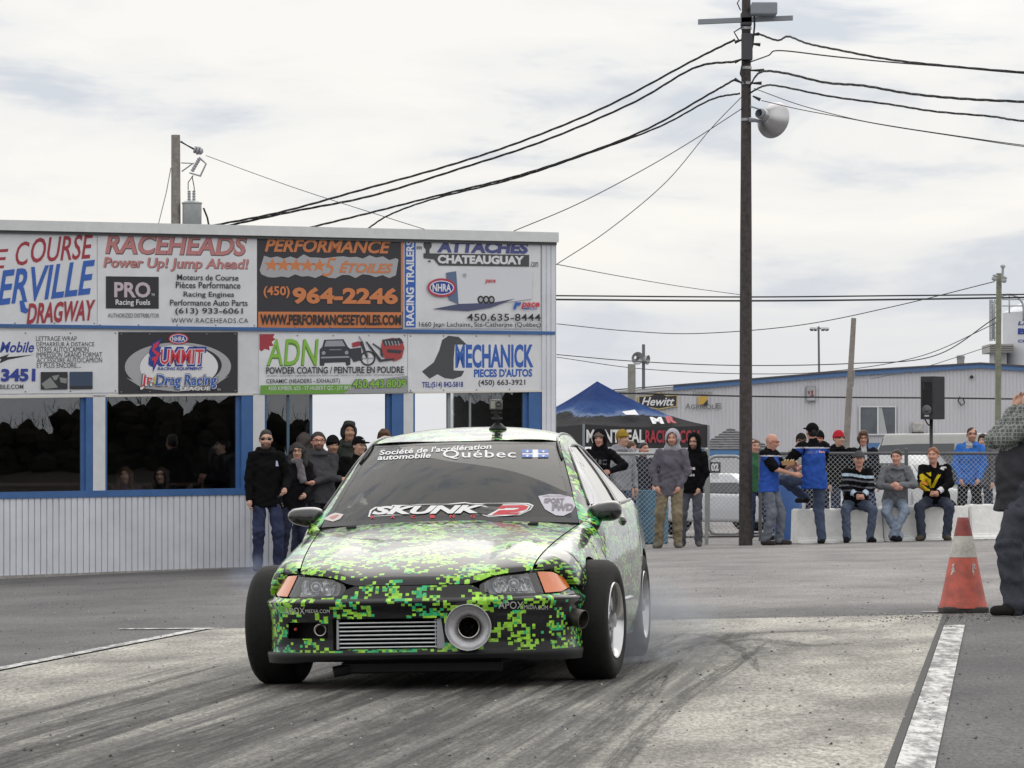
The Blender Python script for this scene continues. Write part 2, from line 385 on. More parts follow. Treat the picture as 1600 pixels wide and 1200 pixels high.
xs = sorted(set([-900, -400, -150, -60, -30, -15, -8] + [-6.6 + .3 * i for i in range(0, 60)] + [15, 30, 60, 150, 400, 900])); ys = [-120, -40, 0, 5, 10, 15, 20, 25, 30, 40, 50, 60, 80, 120, 250, 600, 1500, 3000]
mb = MB(); v = [(x, y, GZ(max(-30, min(30, x)))) for y in ys for x in xs]; f = [(j * len(xs) + i, j * len(xs) + i + 1, (j + 1) * len(xs) + i + 1, (j + 1) * len(xs) + i) for j in range(len(ys) - 1) for i in range(len(xs) - 1)]
mb.add(v, f); struct(mb.build('ground', m_ground(), smooth=True))
def gp(px, py): g = G(px, depth(px, py)); return (g.x, g.y)
LA, LB = gp(0, 1050), gp(330, 984)                     # left edge of the pad
RA, RB = gp(1388, 1200), gp(1467, 985)                 # right edge
def on(a, b, y): t = (y - a[1]) / (b[1] - a[1]); return (lerp(a[0], b[0], t), y)
YB = depth(900, 972)
YL = [6, 10, 14, 18, 22, 25, YB]
sheet([(on(LA, LB, y), on(RA, RB, y)) for y in YL], .004, 'track', m_lane())
paint = mat('worn_white_paint', (.70, .70, .69), rough=.7, var=.35, vscale=14)
def worn_paint():
    m = bpy.data.materials.new('flaking_road_paint'); m.use_nodes = True; t = m.node_tree; p = t.nodes['Principled BSDF']
    c = t.nodes.new('ShaderNodeTexCoord'); n = t.nodes.new('ShaderNodeTexNoise'); n.inputs['Scale'].default_value = 12; n.inputs['Detail'].default_value = 9; n.inputs['Roughness'].default_value = .75
    q_ = t.nodes.new('ShaderNodeMapping'); q_.inputs['Scale'].default_value = (1, .22, 1); t.links.new(c.outputs['Object'], q_.inputs[0]); t.links.new(q_.outputs[0], n.inputs['Vector']); r = t.nodes.new('ShaderNodeValToRGB')
    r.color_ramp.elements[0].position = .43; r.color_ramp.elements[0].color = (.17, .165, .165, 1); r.color_ramp.elements[1].position = .58; r.color_ramp.elements[1].color = (.62, .61, .60, 1)
    t.links.new(n.outputs['Fac'], r.inputs[0]); t.links.new(r.outputs[0], p.inputs['Base Color']); p.inputs['Roughness'].default_value = .8
    return m
wp = worn_paint()
def off(p, d): return (p[0] + d * TN.x, p[1] + d * TN.y)
sheet([(off(on(RA, RB, y), .025), off(on(RA, RB, y), .165)) for y in [6, 12, 18, 22, 26, depth(1490, 978)]], .008, 'lane_marking', wp)
sheet([(off(on(LA, LB, y), -.13), off(on(LA, LB, y), -.03)) for y in [6, 14, 18, 22, 25, YB]], .008, 'lane_marking', wp)
tar = mat('tar_joint', (.03, .03, .03), rough=.8, var=.4, vscale=20)
sheet([(off(on(RA, RB, y), -.012), off(on(RA, RB, y), .022)) for y in [6, 12, 18, 22, 26, YB]], .0085, 'joint_marking', tar)
def bar(a, b, wd, name, m, lift=.008):
    sheet([((a[0], a[1] - wd / 2), (b[0], b[1] - wd / 2)), ((a[0], a[1] + wd / 2), (b[0], b[1] + wd / 2))], lift, name, m)
bar(gp(185, 984), gp(350, 983), .14, 'stage_marking', wp)
bar(gp(1440, 957), gp(1720, 957), .10, 'stage_marking', wp)
# rubber laid down along the strip, and curved marks beside the rear tyre
def skid_mat(name, lo, hi, sc):
    m = bpy.data.materials.new(name); m.use_nodes = True; t = m.node_tree; p = t.nodes['Principled BSDF']; L = t.links; N = t.nodes.new
    p.inputs['Base Color'].default_value = (.022, .021, .022, 1); p.inputs['Roughness'].default_value = .7; p.inputs['Specular IOR Level'].default_value = .3
    u = N('ShaderNodeUVMap'); u.uv_map = 'uv'; q = N('ShaderNodeMapping'); q.inputs['Scale'].default_value = sc; L.new(u.outputs[0], q.inputs[0]); n = N('ShaderNodeTexNoise'); n.inputs['Scale'].default_value = 1; n.inputs['Detail'].default_value = 7; n.inputs['Roughness'].default_value = .72; L.new(q.outputs[0], n.inputs['Vector'])
    r = N('ShaderNodeMapRange'); r.inputs['From Min'].default_value = lo; r.inputs['From Max'].default_value = hi; L.new(n.outputs['Fac'], r.inputs['Value'])
    s = N('ShaderNodeSeparateXYZ'); L.new(u.outputs[0], s.inputs[0]); e = N('ShaderNodeMath'); e.operation = 'PINGPONG'; e.inputs[1].default_value = .5; L.new(s.outputs[0], e.inputs[0])
    f = N('ShaderNodeMapRange'); f.interpolation_type = 'SMOOTHSTEP'; f.inputs['From Max'].default_value = .16; L.new(e.outputs[0], f.inputs['Value'])
    g = N('ShaderNodeMath'); g.operation = 'PINGPONG'; g.inputs[1].default_value = .5; L.new(s.outputs[2] if False else s.outputs[1], g.inputs[0])
    mu = N('ShaderNodeMath'); mu.operation = 'MULTIPLY'; L.new(r.outputs[0], mu.inputs[0]); L.new(f.outputs[0], mu.inputs[1]); al = N('ShaderNodeMath'); al.operation = 'MULTIPLY'; al.inputs[1].default_value = .72; L.new(mu.outputs[0], al.inputs[0]); L.new(al.outputs[0], p.inputs['Alpha'])
    return m
sk1 = skid_mat('laid_rubber', .36, .70, (7, 9, 1)); sk2 = skid_mat('scrubbed_rubber', .42, .62, (5, 14, 1))
def skid(pts, wd, lift, m, name='skid_mark'):
    mb = MB(); v = []; f = []; uv = []; n = len(pts); acc = 0
    for i, q in enumerate(pts):
        a = Vector(pts[max(i - 1, 0)]); b = Vector(pts[min(i + 1, n - 1)]); d = (b - a).normalized(); nn = Vector((d.y, -d.x)); acc += (Vector(q) - Vector(pts[max(i - 1, 0)])).length
        for k in range(5):
            o = lerp(-wd / 2, wd / 2, k / 4) * (.12 + .88 * min(1, 5 * i / n, 5 * (n - 1 - i) / n)); x, y = q[0] + nn.x * o, q[1] + nn.y * o; v.append((x, y, GZ(x) + lift)); uv.append((k / 4, acc * .12))
    for i in range(n - 1):
        for k in range(4): a = i * 5 + k; f.append((a, a + 1, a + 6, a + 5))
    mb.add(v, f, 0, uv); return struct(mb.build(name, m))
_c = Vector((-.37, 20.1)); _d2 = Vector((TD.x, TD.y)); _n2 = Vector((TN.x, TN.y))
for k, (o, wd, t0, t1) in enumerate(((-.86, .30, -13, .4), (.80, .30, -13, 4.5), (-.45, .40, -13, -1), (.30, .55, -13, 3), (1.18, .22, -13, 2), (-1.28, .16, -13, 1), (1.50, .12, -12, 4), (-.15, .2, -12, 5), (-1.65, .10, -12, 2))):
    pts_ = [tuple(_c + _n2 * (o + .06 * math.sin(t * .45 + k) + .004 * (t - t0) * (k % 3 - 1)) + _d2 * t) for t in np.linspace(t0, t1, 40)]
    skid(pts_, wd, .0055 + .0003 * k, sk1)
for k, (pl, wd) in enumerate((([(1012, 1005), (1060, 993), (1110, 996), (1150, 1012), (1172, 1030), (1186, 1052)], .09), ([(1000, 1040), (1050, 1016), (1110, 1000), (1190, 990), (1330, 985)], .34), ([(1100, 1010), (1180, 1000), (1260, 1010), (1350, 1005)], .2))):
    pp_ = [gp(*q) for q in pl]; fx_ = cr_interp(range(len(pp_)), [q[0] for q in pp_]); fy_ = cr_interp(range(len(pp_)), [q[1] for q in pp_])
    skid([(fx_(t), fy_(t)) for t in np.linspace(0, len(pp_) - 1, 40)], wd, .0086 + .0003 * k, sk2)
# pebbles and crumbs of rubber scattered over the paving
mb = MB(); rb = random.Random(3)
for _ in range(1500):
    y = rb.uniform(13, 44); x = rb.uniform(-.145, .145) * y
    if _ > 1100: y = 27.4 + rb.gauss(0, .55); x = 3.05 + rb.gauss(0, .45)
    pass; s = rb.uniform(.003, .008) * rb.choice((1, 1, 1, 1.6)); z = GZ(x) + .006
    q = [(x + s * rb.uniform(.6, 1.2), y, z), (x, y + s * rb.uniform(.7, 1.3), z), (x - s, y, z), (x, y - s, z), (x + s * .2, y, z + s * .8)]
    mb.add(q, [(0, 1, 4), (1, 2, 4), (2, 3, 4), (3, 0, 4)], 0 if rb.random() < .8 else 1)
tag(mb.build('rubber_crumbs', [mat('rubber_crumb', (.03, .03, .03), .9), mat('stone_chip', (.4, .39, .36), .9)]), 'black rubber crumbs and stone chips scattered over the paving', 'debris', kind='stuff')

# ================================================================== announcer booth
S0, S1, PXR = 124.0, 118.0, 868.0
def bY(px): return F / (S0 + (S1 - S0) * px / PXR)
BN = None
_a, _b = P(0, 600, bY(0)), P(868, 600, bY(868)); _d = (_b - _a); _d.z = 0; _d.normalize(); BD = _d; BNRM = Vector((_d.y, -_d.x, 0))     # along the front, outwards
def BP(px, py, o=0.0):
    """Point of the booth's front at a photograph pixel, o metres proud of the wall."""
    p = P(px, py, bY(px)); return p + BNRM * o
def bslope(y): return (19 - (y - 345) * (29 / 274)) / 865
def bz(px, z, o=0.0):
    p = P(px, 600, bY(px)) + BNRM * o; p.z = z; return p
PX0, PX1 = -110, 868
ribw = mat('white_ribbed_steel', (.62, .64, .69), rough=.5, var=.10, vscale=2.2)
trimw = mat('white_trim_steel', (.60, .61, .63), rough=.5, var=.08, vscale=5)
blue = mat('blue_trim_paint', (.038, .115, .30), rough=.45, var=.12, vscale=6)
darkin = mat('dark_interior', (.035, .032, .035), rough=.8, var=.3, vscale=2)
conc = mat('grey_concrete', (.30, .29, .275), rough=.9, var=.25, vscale=9, bump=.4, bscale=30)
booth = thing('announcer_booth', 'white ribbed steel announcer booth with blue trim under two rows of sponsor signs', 'building', (BP(400, 600).x, BP(400, 600).y, GZ(-3.3)))
ZT, ZBAR, = 4.33, 3.0
def zsign(px): return lerp(2.11, 2.25, px / 868)          # underside of the sign band
def zsill(px): return lerp(.903, .955, px / 400) if px < 400 else .955
def zsid(px): return lerp(-.15, -.055, px / 405) if px < 405 else -.055
def slab(mb, px0, px1, z0, z1, o0, o1, n=1, mi=0):
    """Board on the front between two pixel columns; z0, z1 may be functions of px."""
    f0 = z0 if callable(z0) else (lambda p: z0); f1 = z1 if callable(z1) else (lambda p: z1)
    for k in range(n):
        a = lerp(px0, px1, k / n); b = lerp(px0, px1, (k + 1) / n)
        v = [bz(a, f0(a), o0), bz(b, f0(b), o0), bz(b, f1(b), o0), bz(a, f1(a), o0), bz(a, f0(a), o1), bz(b, f0(b), o1), bz(b, f1(b), o1), bz(a, f1(a), o1)]
        mb.add(v, [(0, 1, 2, 3), (7, 6, 5, 4), (0, 4, 5, 1), (3, 2, 6, 7)] + ([(0, 3, 7, 4)] if k == 0 else []) + ([(1, 5, 6, 2)] if k == n - 1 else []), mi)
    return mb
def ribs(mb, px0, px1, z0, z1, o, step_m=.078, depth_=.020):
    """Corrugated sheet: narrow raised ribs every step_m metres."""
    a = bz(px0, 0).xy; b = bz(px1, 0).xy; Lw = (b - a).length; n = int(Lw / step_m); v = []; f = []
    pts = []
    for k in range(n):
        for (t, d) in ((0, depth_), (.80, depth_), (.86, 0), (.94, 0), (1.0, depth_)):
            if t == 1.0 and k < n - 1: continue
            pts.append(((k + t) / n, d))
    for (t, d) in pts:
        px = None
        p = a.lerp(b, t); pxx = 800 + p.x / p.y * F
        q0 = Vector((p.x, p.y, z0(pxx))) + BNRM * (o + d); q1 = Vector((p.x, p.y, z1(pxx))) + BNRM * (o + d); v += [q0, q1]
    for i in range(len(pts) - 1): f.append((2 * i, 2 * i + 2, 2 * i + 3, 2 * i + 1))
    mb.add(v, f); return mb
mb = MB(); ribs(mb, PX0, 868, zsid, lambda p: zsill(p) - .07, 0); mb.build('wall_siding', ribw, booth)
mb = MB(); slab(mb, PX0, 866, lambda p: zsid(p) - .5, lambda p: zsid(p), -.2, .03, n=40); fo = mb.build('footing', conc, booth)
mb = MB(); slab(mb, PX0, 845, lambda p: zsill(p) - .085, lambda p: zsill(p), -.10, .035, n=10); mb.build('sill', blue, booth)
mb = MB(); slab(mb, PX0, 866, lambda p: zsign(p) + .0, ZT - .13, -.12, 0, n=20); mb.build('sign_band', trimw, booth)
mb = MB(); slab(mb, PX0, 866, ZBAR - .02, ZBAR + .022, 0.002, .035, n=10); mb.build('blue_rail', blue, booth)
mb = MB(); slab(mb, PX0, 850, lambda p: zsign(p) - .025, zsign, -.12, .02, n=10); mb.build('drip_edge', mat('cream_edge', (.62, .60, .55), .6), booth)
mb = MB()
for (a, b, c) in ((PX0, 190, 0), (190, 422, .003), (422, 660, 0), (660, 869, .003)): slab(mb, a, b, ZT - .13, ZT, -.3, .10 + c)
mb.build('roof_fascia', mat('pale_fascia', (.60, .615, .62), .5, var=.06), booth)
mb = MB(); slab(mb, PX0, 868, ZT - .165, ZT - .131, -.05, .05); mb.build('fascia_painted_shadow', mat('painted_shadow_grey', (.10, .105, .11), .6), booth)  # dark strip that paints in the shadow line beneath the fascia
mb = MB()
c = [bz(PX0, ZT - .02, -.28), bz(868, ZT - .02, -.28), bz(868, ZT - .02, -4.4), bz(PX0, ZT - .02, -4.4)]
mb.add(c + [p - Vector((0, 0, .1)) for p in c], [(0, 1, 2, 3), (7, 6, 5, 4), (1, 5, 6, 2), (0, 3, 7, 4), (2, 6, 7, 3)]); mb.build('roof', mat('roof_sheet', (.3, .3, .31), .6), booth)
# right corner post and posts between the windows
mb = MB(); ribs(mb, 846, 868, lambda p: -.1, lambda p: ZT - .13, .012, .06, .012)
e0 = bz(868, -.1, .012); e1 = bz(868, ZT - .13, .012); e2 = bz(868, ZT - .13, -4.3); e3 = bz(868, -.1, -4.3)
mb.add([e0, e3, e2, e1], [(0, 1, 2, 3)]); mb.build('corner_siding', ribw, booth)
for (a, b) in ((145, 164), (395, 413), (630, 645)):
    mb = MB(); slab(mb, a, b, zsill, zsign, -.1, .02); mb.build('window_post', trimw, booth)
for (a, b) in ((134, 145), (377, 395), (612, 630), (826, 846)):
    mb = MB(); slab(mb, a, b, zsill, zsign, -.1, .012); slab(mb, a - 7, a, zsill, zsign, -.1, -.04); mb.build('window_jamb', blue, booth)
for (a, b) in ((164, 167), (413, 416), (645, 648)):
    mb = MB(); slab(mb, a, b, zsill, zsign, -.1, .012); mb.build('window_jamb', blue, booth)
gl = glass('booth_glass', (.85, .87, .88), 1.7, wav=.03, wscale=.8)
for (a, b) in ((PX0, 127), (167, 370), (416, 490), (705, 820)):
    mb = MB(); slab(mb, a, b, zsill, zsign, -.066, -.06); wn = mb.build('window_pane', gl, booth)
# room behind: floor, ceiling, back wall pierced by windows to the sky
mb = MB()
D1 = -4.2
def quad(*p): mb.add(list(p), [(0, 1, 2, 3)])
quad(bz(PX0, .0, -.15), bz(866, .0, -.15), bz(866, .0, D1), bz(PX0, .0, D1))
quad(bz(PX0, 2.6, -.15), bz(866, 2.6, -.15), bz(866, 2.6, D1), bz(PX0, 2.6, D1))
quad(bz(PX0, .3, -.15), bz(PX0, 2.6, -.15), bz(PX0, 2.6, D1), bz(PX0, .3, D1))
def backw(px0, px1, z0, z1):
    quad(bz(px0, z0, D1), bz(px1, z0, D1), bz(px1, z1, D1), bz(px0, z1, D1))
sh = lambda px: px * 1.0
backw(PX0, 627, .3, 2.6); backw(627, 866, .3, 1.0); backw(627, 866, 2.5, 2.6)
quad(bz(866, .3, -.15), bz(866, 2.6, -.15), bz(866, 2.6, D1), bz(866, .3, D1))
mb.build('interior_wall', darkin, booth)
mb = MB(); q0, q1 = bz(PX0, -.2, .02), bz(PX0, -.2, -4.3); sd_ = -BD * .04; n_ = 52; v = []
for k in range(n_):
    for (t_, d_) in ((0, 1), (.8, 1), (.86, .4), (.94, .4)):
        b_ = q0.lerp(q1, (k + t_) / n_) + sd_ * d_; v += [b_, Vector((b_.x, b_.y, ZT - .14))]
mb.add(v, [(2 * i, 2 * i + 2, 2 * i + 3, 2 * i + 1) for i in range(len(v) // 2 - 1)]); mb.build('side_wall', ribw, booth)
mb = MB(); q0, q1 = bz(PX0, 2.6, -4.24), bz(868, 2.6, -4.24); mb.add([q0, q1, Vector((q1.x, q1.y, ZT - .14)), Vector((q0.x, q0.y, ZT - .14))], [(0, 1, 2, 3)]); q0, q1 = bz(PX0, -.2, -4.24), bz(868, -.2, -4.24); mb.add([q0, q1, Vector((q1.x, q1.y, 1.0)), Vector((q0.x, q0.y, 1.0))], [(0, 1, 2, 3)]); mb.build('back_wall', ribw, booth)
mb = MB(); slab(mb, 486, 490, zsill, zsign, -.10, -.05); slab(mb, 450, 454, zsill, zsign, -.10, -.05); mb.build('door_frame', mat('steel_blue_frame', (.07, .12, .18), .5), booth)
mb = MB(); slab(mb, 701, 706, zsill, zsign, -.10, -.05); slab(mb, 735, 738, zsill, zsign, -.10, -.05); mb.build('sash_bar', mat('grey_sash', (.25, .26, .27), .5), booth)
# counter with clutter seen through the glass
mb = MB(); slab(mb, PX0, 370, .3, .98, -1.6, -1.5); slab(mb, PX0, 370, .98, 1.02, -1.75, -1.2); mb.build('counter', mat('counter_wood', (.10, .06, .045), .6), booth)
# ================================================================== sponsor signs on the booth
INK = {}
def ink(name, col, rough=.55):
    k = 'print_' + name
    return mat(k, col, rough)
WHT = mat('sign_white', (.66, .67, .70), .5, var=.09, vscale=2.2, bump=.12, bscale=2.5)
class Sign:
    def __init__(s, label, x0, y0, x1, y1, m, o=.012, slope=True):
        c = BP((x0 + x1) / 2, y1, .012)
        s.xc = (x0 + x1) / 2; s.o = o; s.slope = slope
        s.root = thing('sponsor_sign', label, 'sign', c, 'sponsor signs on the announcer booth')
        s.n = 0
        mb = MB(); q = [(x0, y0), (x1, y0), (x1, y1), (x0, y1)]
        mb.prism(q, lambda x, y, d: s.at(x, y, d), .002, o); mb.build('board', m, s.root)
        screws = MB()
        for k in range(5):
            for yy in (y0 + 3, y1 - 3):
                xx = lerp(x0 + 4, x1 - 4, k / 4); screws.lathe([(.011, 0), (.009, .006), (0, .007)], s.at(xx, yy, o), BNRM, 6)
        screws.build('screw', mat('screw_grey', (.22, .22, .24), .4, .6), s.root)
    def at(s, x, y, d):
        return BP(x, y + bslope(y) * (x - s.xc) * (1 if s.slope else 0), d)
    def lift(s): s.n += 1; return s.o + .0012 * s.n
    def text(s, t, box, col, name='lettering', d=None, **k):
        d = s.lift() if d is None else d
        mb = MB(); text(mb, t, box, lambda x, y: s.at(x, y, d), **k); return mb.build(name, col, s.root, recalc=False)
    def poly(s, pts, col, name='emblem'):
        d = s.lift(); mb = MB(); mb.add([s.at(x, y, d) for x, y in pts], [tuple(range(len(pts)))]); return mb.build(name, col, s.root, recalc=False)
    def polys(s, lst, col, name='emblem'):
        d = s.lift(); mb = MB()
        for pts in lst: mb.add([s.at(x, y, d) for x, y in pts], [tuple(range(len(pts)))])
        return mb.build(name, col, s.root, recalc=False)
    def rect(s, x0, y0, x1, y1, col, name='panel'): return s.poly([(x0, y0), (x1, y0), (x1, y1), (x0, y1)], col, name)
    def ell(s, cx, cy, rx, ry, col, name='emblem', n=36): return s.poly([(cx + rx * math.cos(2 * math.pi * k / n), cy + ry * math.sin(2 * math.pi * k / n)) for k in range(n)], col, name)
RED = ink('dark_red', (.33, .035, .05)); NAVY = ink('navy', (.02, .045, .28)); BLK = ink('black', (.022, .022, .028)); PNK = ink('faded_red', (.50, .20, .20))
ORG = ink('orange', (.55, .19, .07)); SLT = ink('slate_blue', (.075, .085, .24)); LGR = ink('lime', (.22, .46, .06)); DGY = ink('dark_grey', (.06, .063, .07)); GRY = ink('silver', (.36, .36, .38))
BLU = ink('mid_blue', (.03, .11, .42)); WH2 = ink('white', (.68, .68, .70)); BRED = ink('bright_red', (.55, .03, .06))
s = Sign('white sign with red and blue slanted race course lettering, left end of the upper row', -105, 361, 151, 508, WHT)
s.text('E', (-14, 391, 13, 421), RED, shear=.25, bold=.012, rise=2)
s.text('C', (24, 379, 46, 416), RED, shear=.22, bold=.01, rise=3); s.text('OURSE', (48, 372, 145, 411), RED, shear=.25, bold=.012, rise=9)
s.text('ERVILLE', (-4, 424, 148, 478), BLU, shear=.28, bold=.02, rise=20)
s.poly([(30, 470), (36, 469), (40, 481), (47, 484), (40, 490), (32, 487)], BLU, 'emblem')
s.text('DRAGWAY', (41, 474, 149, 507), RED, shear=.28, bold=.03, rise=7)
s = Sign('white sign reading RACEHEADS in faded red with a black fuel badge', 152, 363, 401, 511, WHT)
s.text('RACEHEADS', (164, 367.5, 386, 399.5), ink('shadow_grey', (.10, .08, .09)), shear=.18, bold=.045)
s.text('RACEHEADS', (164, 367, 385, 398), PNK, shear=.18, bold=.028)
s.text('Power Up! Jump Ahead!', (161.6, 403.6, 388.6, 424.6), ink('shadow_grey', ()), shear=.15, bold=.035)
s.text('Power Up! Jump Ahead!', (161, 403, 388, 424), PNK, shear=.15, bold=.02)
s.rect(165, 433, 247.5, 482.5, BLK, 'badge')
s.text('PRO', (178, 441.5, 234.5, 465.5), ink('pale_pink', (.50, .42, .47)), bold=.03); s.text('TM', (236, 459, 241, 463), WH2)
s.text('Racing Fuels', (180, 468.5, 234, 479.5), WH2, bold=.015)
s.text('AUTHORIZED DISTRIBUTOR', (168, 490, 248, 496.5), DGY)
for t, b in (('Moteurs de Course', (276, 428.5, 372, 437.8)), ('Pièces Performance', (274, 440, 375, 450.3)), ('Racing Engines', (286, 455.5, 365, 466)), ('Performance Auto Parts', (265, 468, 386, 477.6)), ('(613) 933-6061', (273, 481, 378.5, 492.6)), ('WWW.RACEHEADS.CA', (267, 497, 387, 504.5))):
    s.text(t, b, BLK, bold=.012 if t[0] != 'W' else 0, space=1.0 if t[0] != 'W' else 1.15)
s = Sign('black sign with orange PERFORMANCE lettering, stars and phone number', 401.5, 372, 629, 514, mat('sign_black', (.028, .026, .034), .45))
s.rect(403, 487.5, 628, 512.5, ORG, 'band'); s.rect(626, 374, 629, 487, ORG, 'band')
s.text('PERFORMANCE', (413, 374.5, 610, 395), ORG, shear=.25, bold=.03)
rr = random.Random(5); top = [(412 + k * 10.3, 398 + rr.uniform(0, 5) + (k % 2) * 2.5) for k in range(21)]; bot = [(618 - k * 10.5, 431 + rr.uniform(-3, 4)) for k in range(21)]
s.poly(top + [(622, 404)] + bot + [(405, 424)], GRY, 'banner')
def star(cx, cy, r, sk=3): return [(cx + (r if k % 2 == 0 else r * .42) * math.sin(k * math.pi / 5) * 1.15 - sk * math.cos(k * math.pi / 5) * -.4, cy - (r if k % 2 == 0 else r * .42) * math.cos(k * math.pi / 5)) for k in range(10)]
s.polys([star(424 + 18.5 * k, 415.5, 11) for k in range(5)], ORG, 'star')
s.text('5', (503, 403, 525, 432), ORG, shear=.35, bold=.0); s.text('ÉTOILES', (529, 407, 613, 426), ORG, shear=.3, bold=.03)
s.text('(450)', (411, 448, 452, 466.5), ORG, bold=.025); s.text('964-2246', (456, 449, 621, 475.5), ORG, bold=.045)
s.text('WWW.PERFORMANCE5ETOILES.COM', (406, 491.5, 626, 508), BLK, bold=.04)
s = Sign('white trailer dealer sign with a blue vertical band and a drawn trailer', 630.5, 375, 844, 513.5, WHT)
s.rect(631.5, 376, 649, 512, BLU, 'band')
d = s.lift(); mb = MB(); vv, ff = glyphs('RACING TRAILERS', .03, 0, 1.0)
mb.add([s.at(634 + (1 - b) * 12.5 if False else 646.5 - b * 12.5, 509 - a * 131, d) for a, b in vv], ff); mb.build('lettering', WH2, s.root, recalc=False)
s.text('www', (645 + 5, 386, 659, 392), DGY)
s.ell(667.5, 384, 6.5, 7.5, DGY); s.rect(664.5, 389, 670.5, 398, DGY, 'emblem')
s.text('ATTACHES', (682, 377, 825, 395.5), SLT, shear=.12, bold=.055)
s.poly([(661, 397), (826, 397), (826, 415.5), (685, 415.5), (677, 406), (661, 404.5)], DGY, 'banner')
s.text('CHATEAUGUAY', (683, 399, 818, 412.5), WH2, bold=.05); s.text('.com', (828, 408, 840, 416), DGY)
s.rect(668, 408, 672, 410.5, DGY, 'emblem')
z6 = lambda X, Y: (420 + X * .2875, 340 + Y * .2875)
s.poly([z6(1012, 293), z6(1240, 265), z6(1430, 290), z6(1425, 440), z6(1210, 470), z6(1028, 470)], ink('trailer_white', (.62, .635, .68)), 'trailer_drawing')
s.poly([z6(960, 302), z6(1015, 293), z6(1028, 470), z6(975, 448)], ink('trailer_blue', (.10, .15, .26)), 'trailer_drawing')
s.poly([z6(885, 499), z6(1030, 470), z6(1210, 462), z6(1335, 440), z6(1200, 490), z6(1080, 508)], ink('trailer_floor', (.07, .08, .16)), 'trailer_drawing')
for k in range(3):
    c = z6(1148 + 29 * k, 446); s.ell(c[0], c[1], 5.2, 6.2, BLK, 'trailer_drawing', 16)
for k in range(3):
    c = z6(1148 + 29 * k, 446); s.ell(c[0], c[1], 2.8, 3.6, GRY, 'trailer_drawing', 12)
s.text('pace', (757, 436.5, 773, 443.5), BRED, shear=.2, bold=.02)
s.poly([z6(1052, 305), z6(1068, 304), z6(1068, 322), z6(1052, 323)], GRY, 'trailer_drawing')
c = z6(935, 383)
s.ell(c[0], c[1], 22.5, 14.5, ink('nhra_red', (.40, .04, .08))); s.ell(c[0], c[1], 19, 11, WH2); s.ell(c[0], c[1], 17.5, 9.6, NAVY)
s.text('NHRA', (c[0] - 14.5, c[1] - 6, c[0] + 14.5, c[1] + 6), WH2, bold=.03)
s.poly([(800, 483), (803, 472), (813, 472), (811, 477), (806, 478), (804, 484)], BLU); s.text('pace', (813, 472, 841.5, 482.5), BRED, shear=.2, bold=.03); s.text('AMERICAN', (814, 480, 837, 483.5), NAVY, bold=.02)
s.text('450.635-8444', (728, 490, 843, 501.5), BLK, bold=.012, space=1.05)
s.text('1660 Jean Lachaine, Ste-Catherine (Québec)', (653, 503.5, 843, 513), BLK, bold=.01)
# lower row
s = Sign('white mobile lettering sign with black list of services and two dark pictures', -105, 517.5, 184, 615, WHT)
s.text('Mobile', (-1, 534, 53, 551), NAVY, shear=.3, bold=.025); s.poly([(-6, 560), (14, 553), (10, 558), (54, 554), (12, 562), (-2, 568), (2, 561)], BLK)
for t, b in (('LETTRAGE WRAP', (56, 525.4, 119.5, 532.8)), ('DÉMARREUR À DISTANCE', (56.5, 532.8, 147, 541.3)), ('VITRES AUTO/CAMION', (57, 542, 138, 550.4)), ('IMPRESSION GRAND FORMAT', (56.5, 550.6, 159, 558.6)), ('ACCESSOIRE AUTO/CAMION', (57, 559, 159, 567)), ('ET PLUS ENCORE....', (57, 567.4, 126, 575))):
    s.text(t, b, DGY)
s.text('3451', (1, 576, 55, 596), NAVY, bold=.045, shear=.02); s.text('BILE.COM', (-1, 600.5, 36, 607.5), DGY, bold=.01)
s.rect(63, 581.5, 105, 609, BLK, 'picture'); s.rect(108, 581.5, 144, 609, ink('picture_blue', (.035, .06, .11)), 'picture')
s.polys([[(64, 600), (78, 590), (90, 606), (70, 608)], [(80, 588), (92, 586), (88, 594), (84, 595)], [(92, 590), (104, 592), (103, 600), (94, 598)]], ink('picture_grey', (.22, .23, .22)), 'picture'); s.rect(108, 604, 144, 608.5, BLK, 'picture')
s = Sign('black vinyl banner with silver ellipse and red and blue racing logo', 185, 519, 371, 614.5, mat('vinyl_black', (.022, .020, .026), .4), o=.016)
def ellp(cx, cy, rx, ry, a0=0, a1=360, n=48): return [(cx + rx * math.cos(R(lerp(a0, a1, k / n))), cy + ry * math.sin(R(lerp(a0, a1, k / n)))) for k in range(n)]
s.poly(ellp(277.5, 573, 83, 38), GRY, 'ellipse'); s.poly(ellp(282, 571, 64, 32), ink('black', ()), 'ellipse'); s.poly(ellp(279, 573, 61, 34), WH2, 'ellipse')
s.poly([(197, 590), (222, 606), (277, 612), (330, 606), (357, 588), (330, 600), (277, 605), (225, 600)], GRY, 'ellipse')
s.text('SUMMIT', (231, 541.5, 322, 573), NAVY, shear=.1, bold=.09); s.text('UMMIT', (249, 545, 319, 570), WH2, shear=.1, bold=.06); s.text('UMMIT', (250, 546, 318, 569), BRED, shear=.1, bold=.02)
s.poly([(237, 537), (251, 529), (248, 541), (243, 545), (251, 551), (247, 563), (238, 582), (238, 566), (233, 566), (236, 556), (242, 557), (235, 548)], NAVY); s.poly([(239, 538), (248, 533), (246, 541), (240, 546), (249, 552), (245, 562), (240, 572), (240, 563), (236, 563), (238, 558), (244, 556), (237, 548)], BRED)
s.ell(278, 529.5, 15.5, 8.5, BRED); s.ell(278, 529.5, 13.5, 6.8, WH2); s.ell(278, 529.5, 12.4, 6, NAVY); s.text('NHRA', (268, 526, 288, 533.3), WH2, bold=.02)
s.text('RACING EQUIPMENT', (245, 573.5, 316, 579), NAVY, shear=.2, bold=.03)
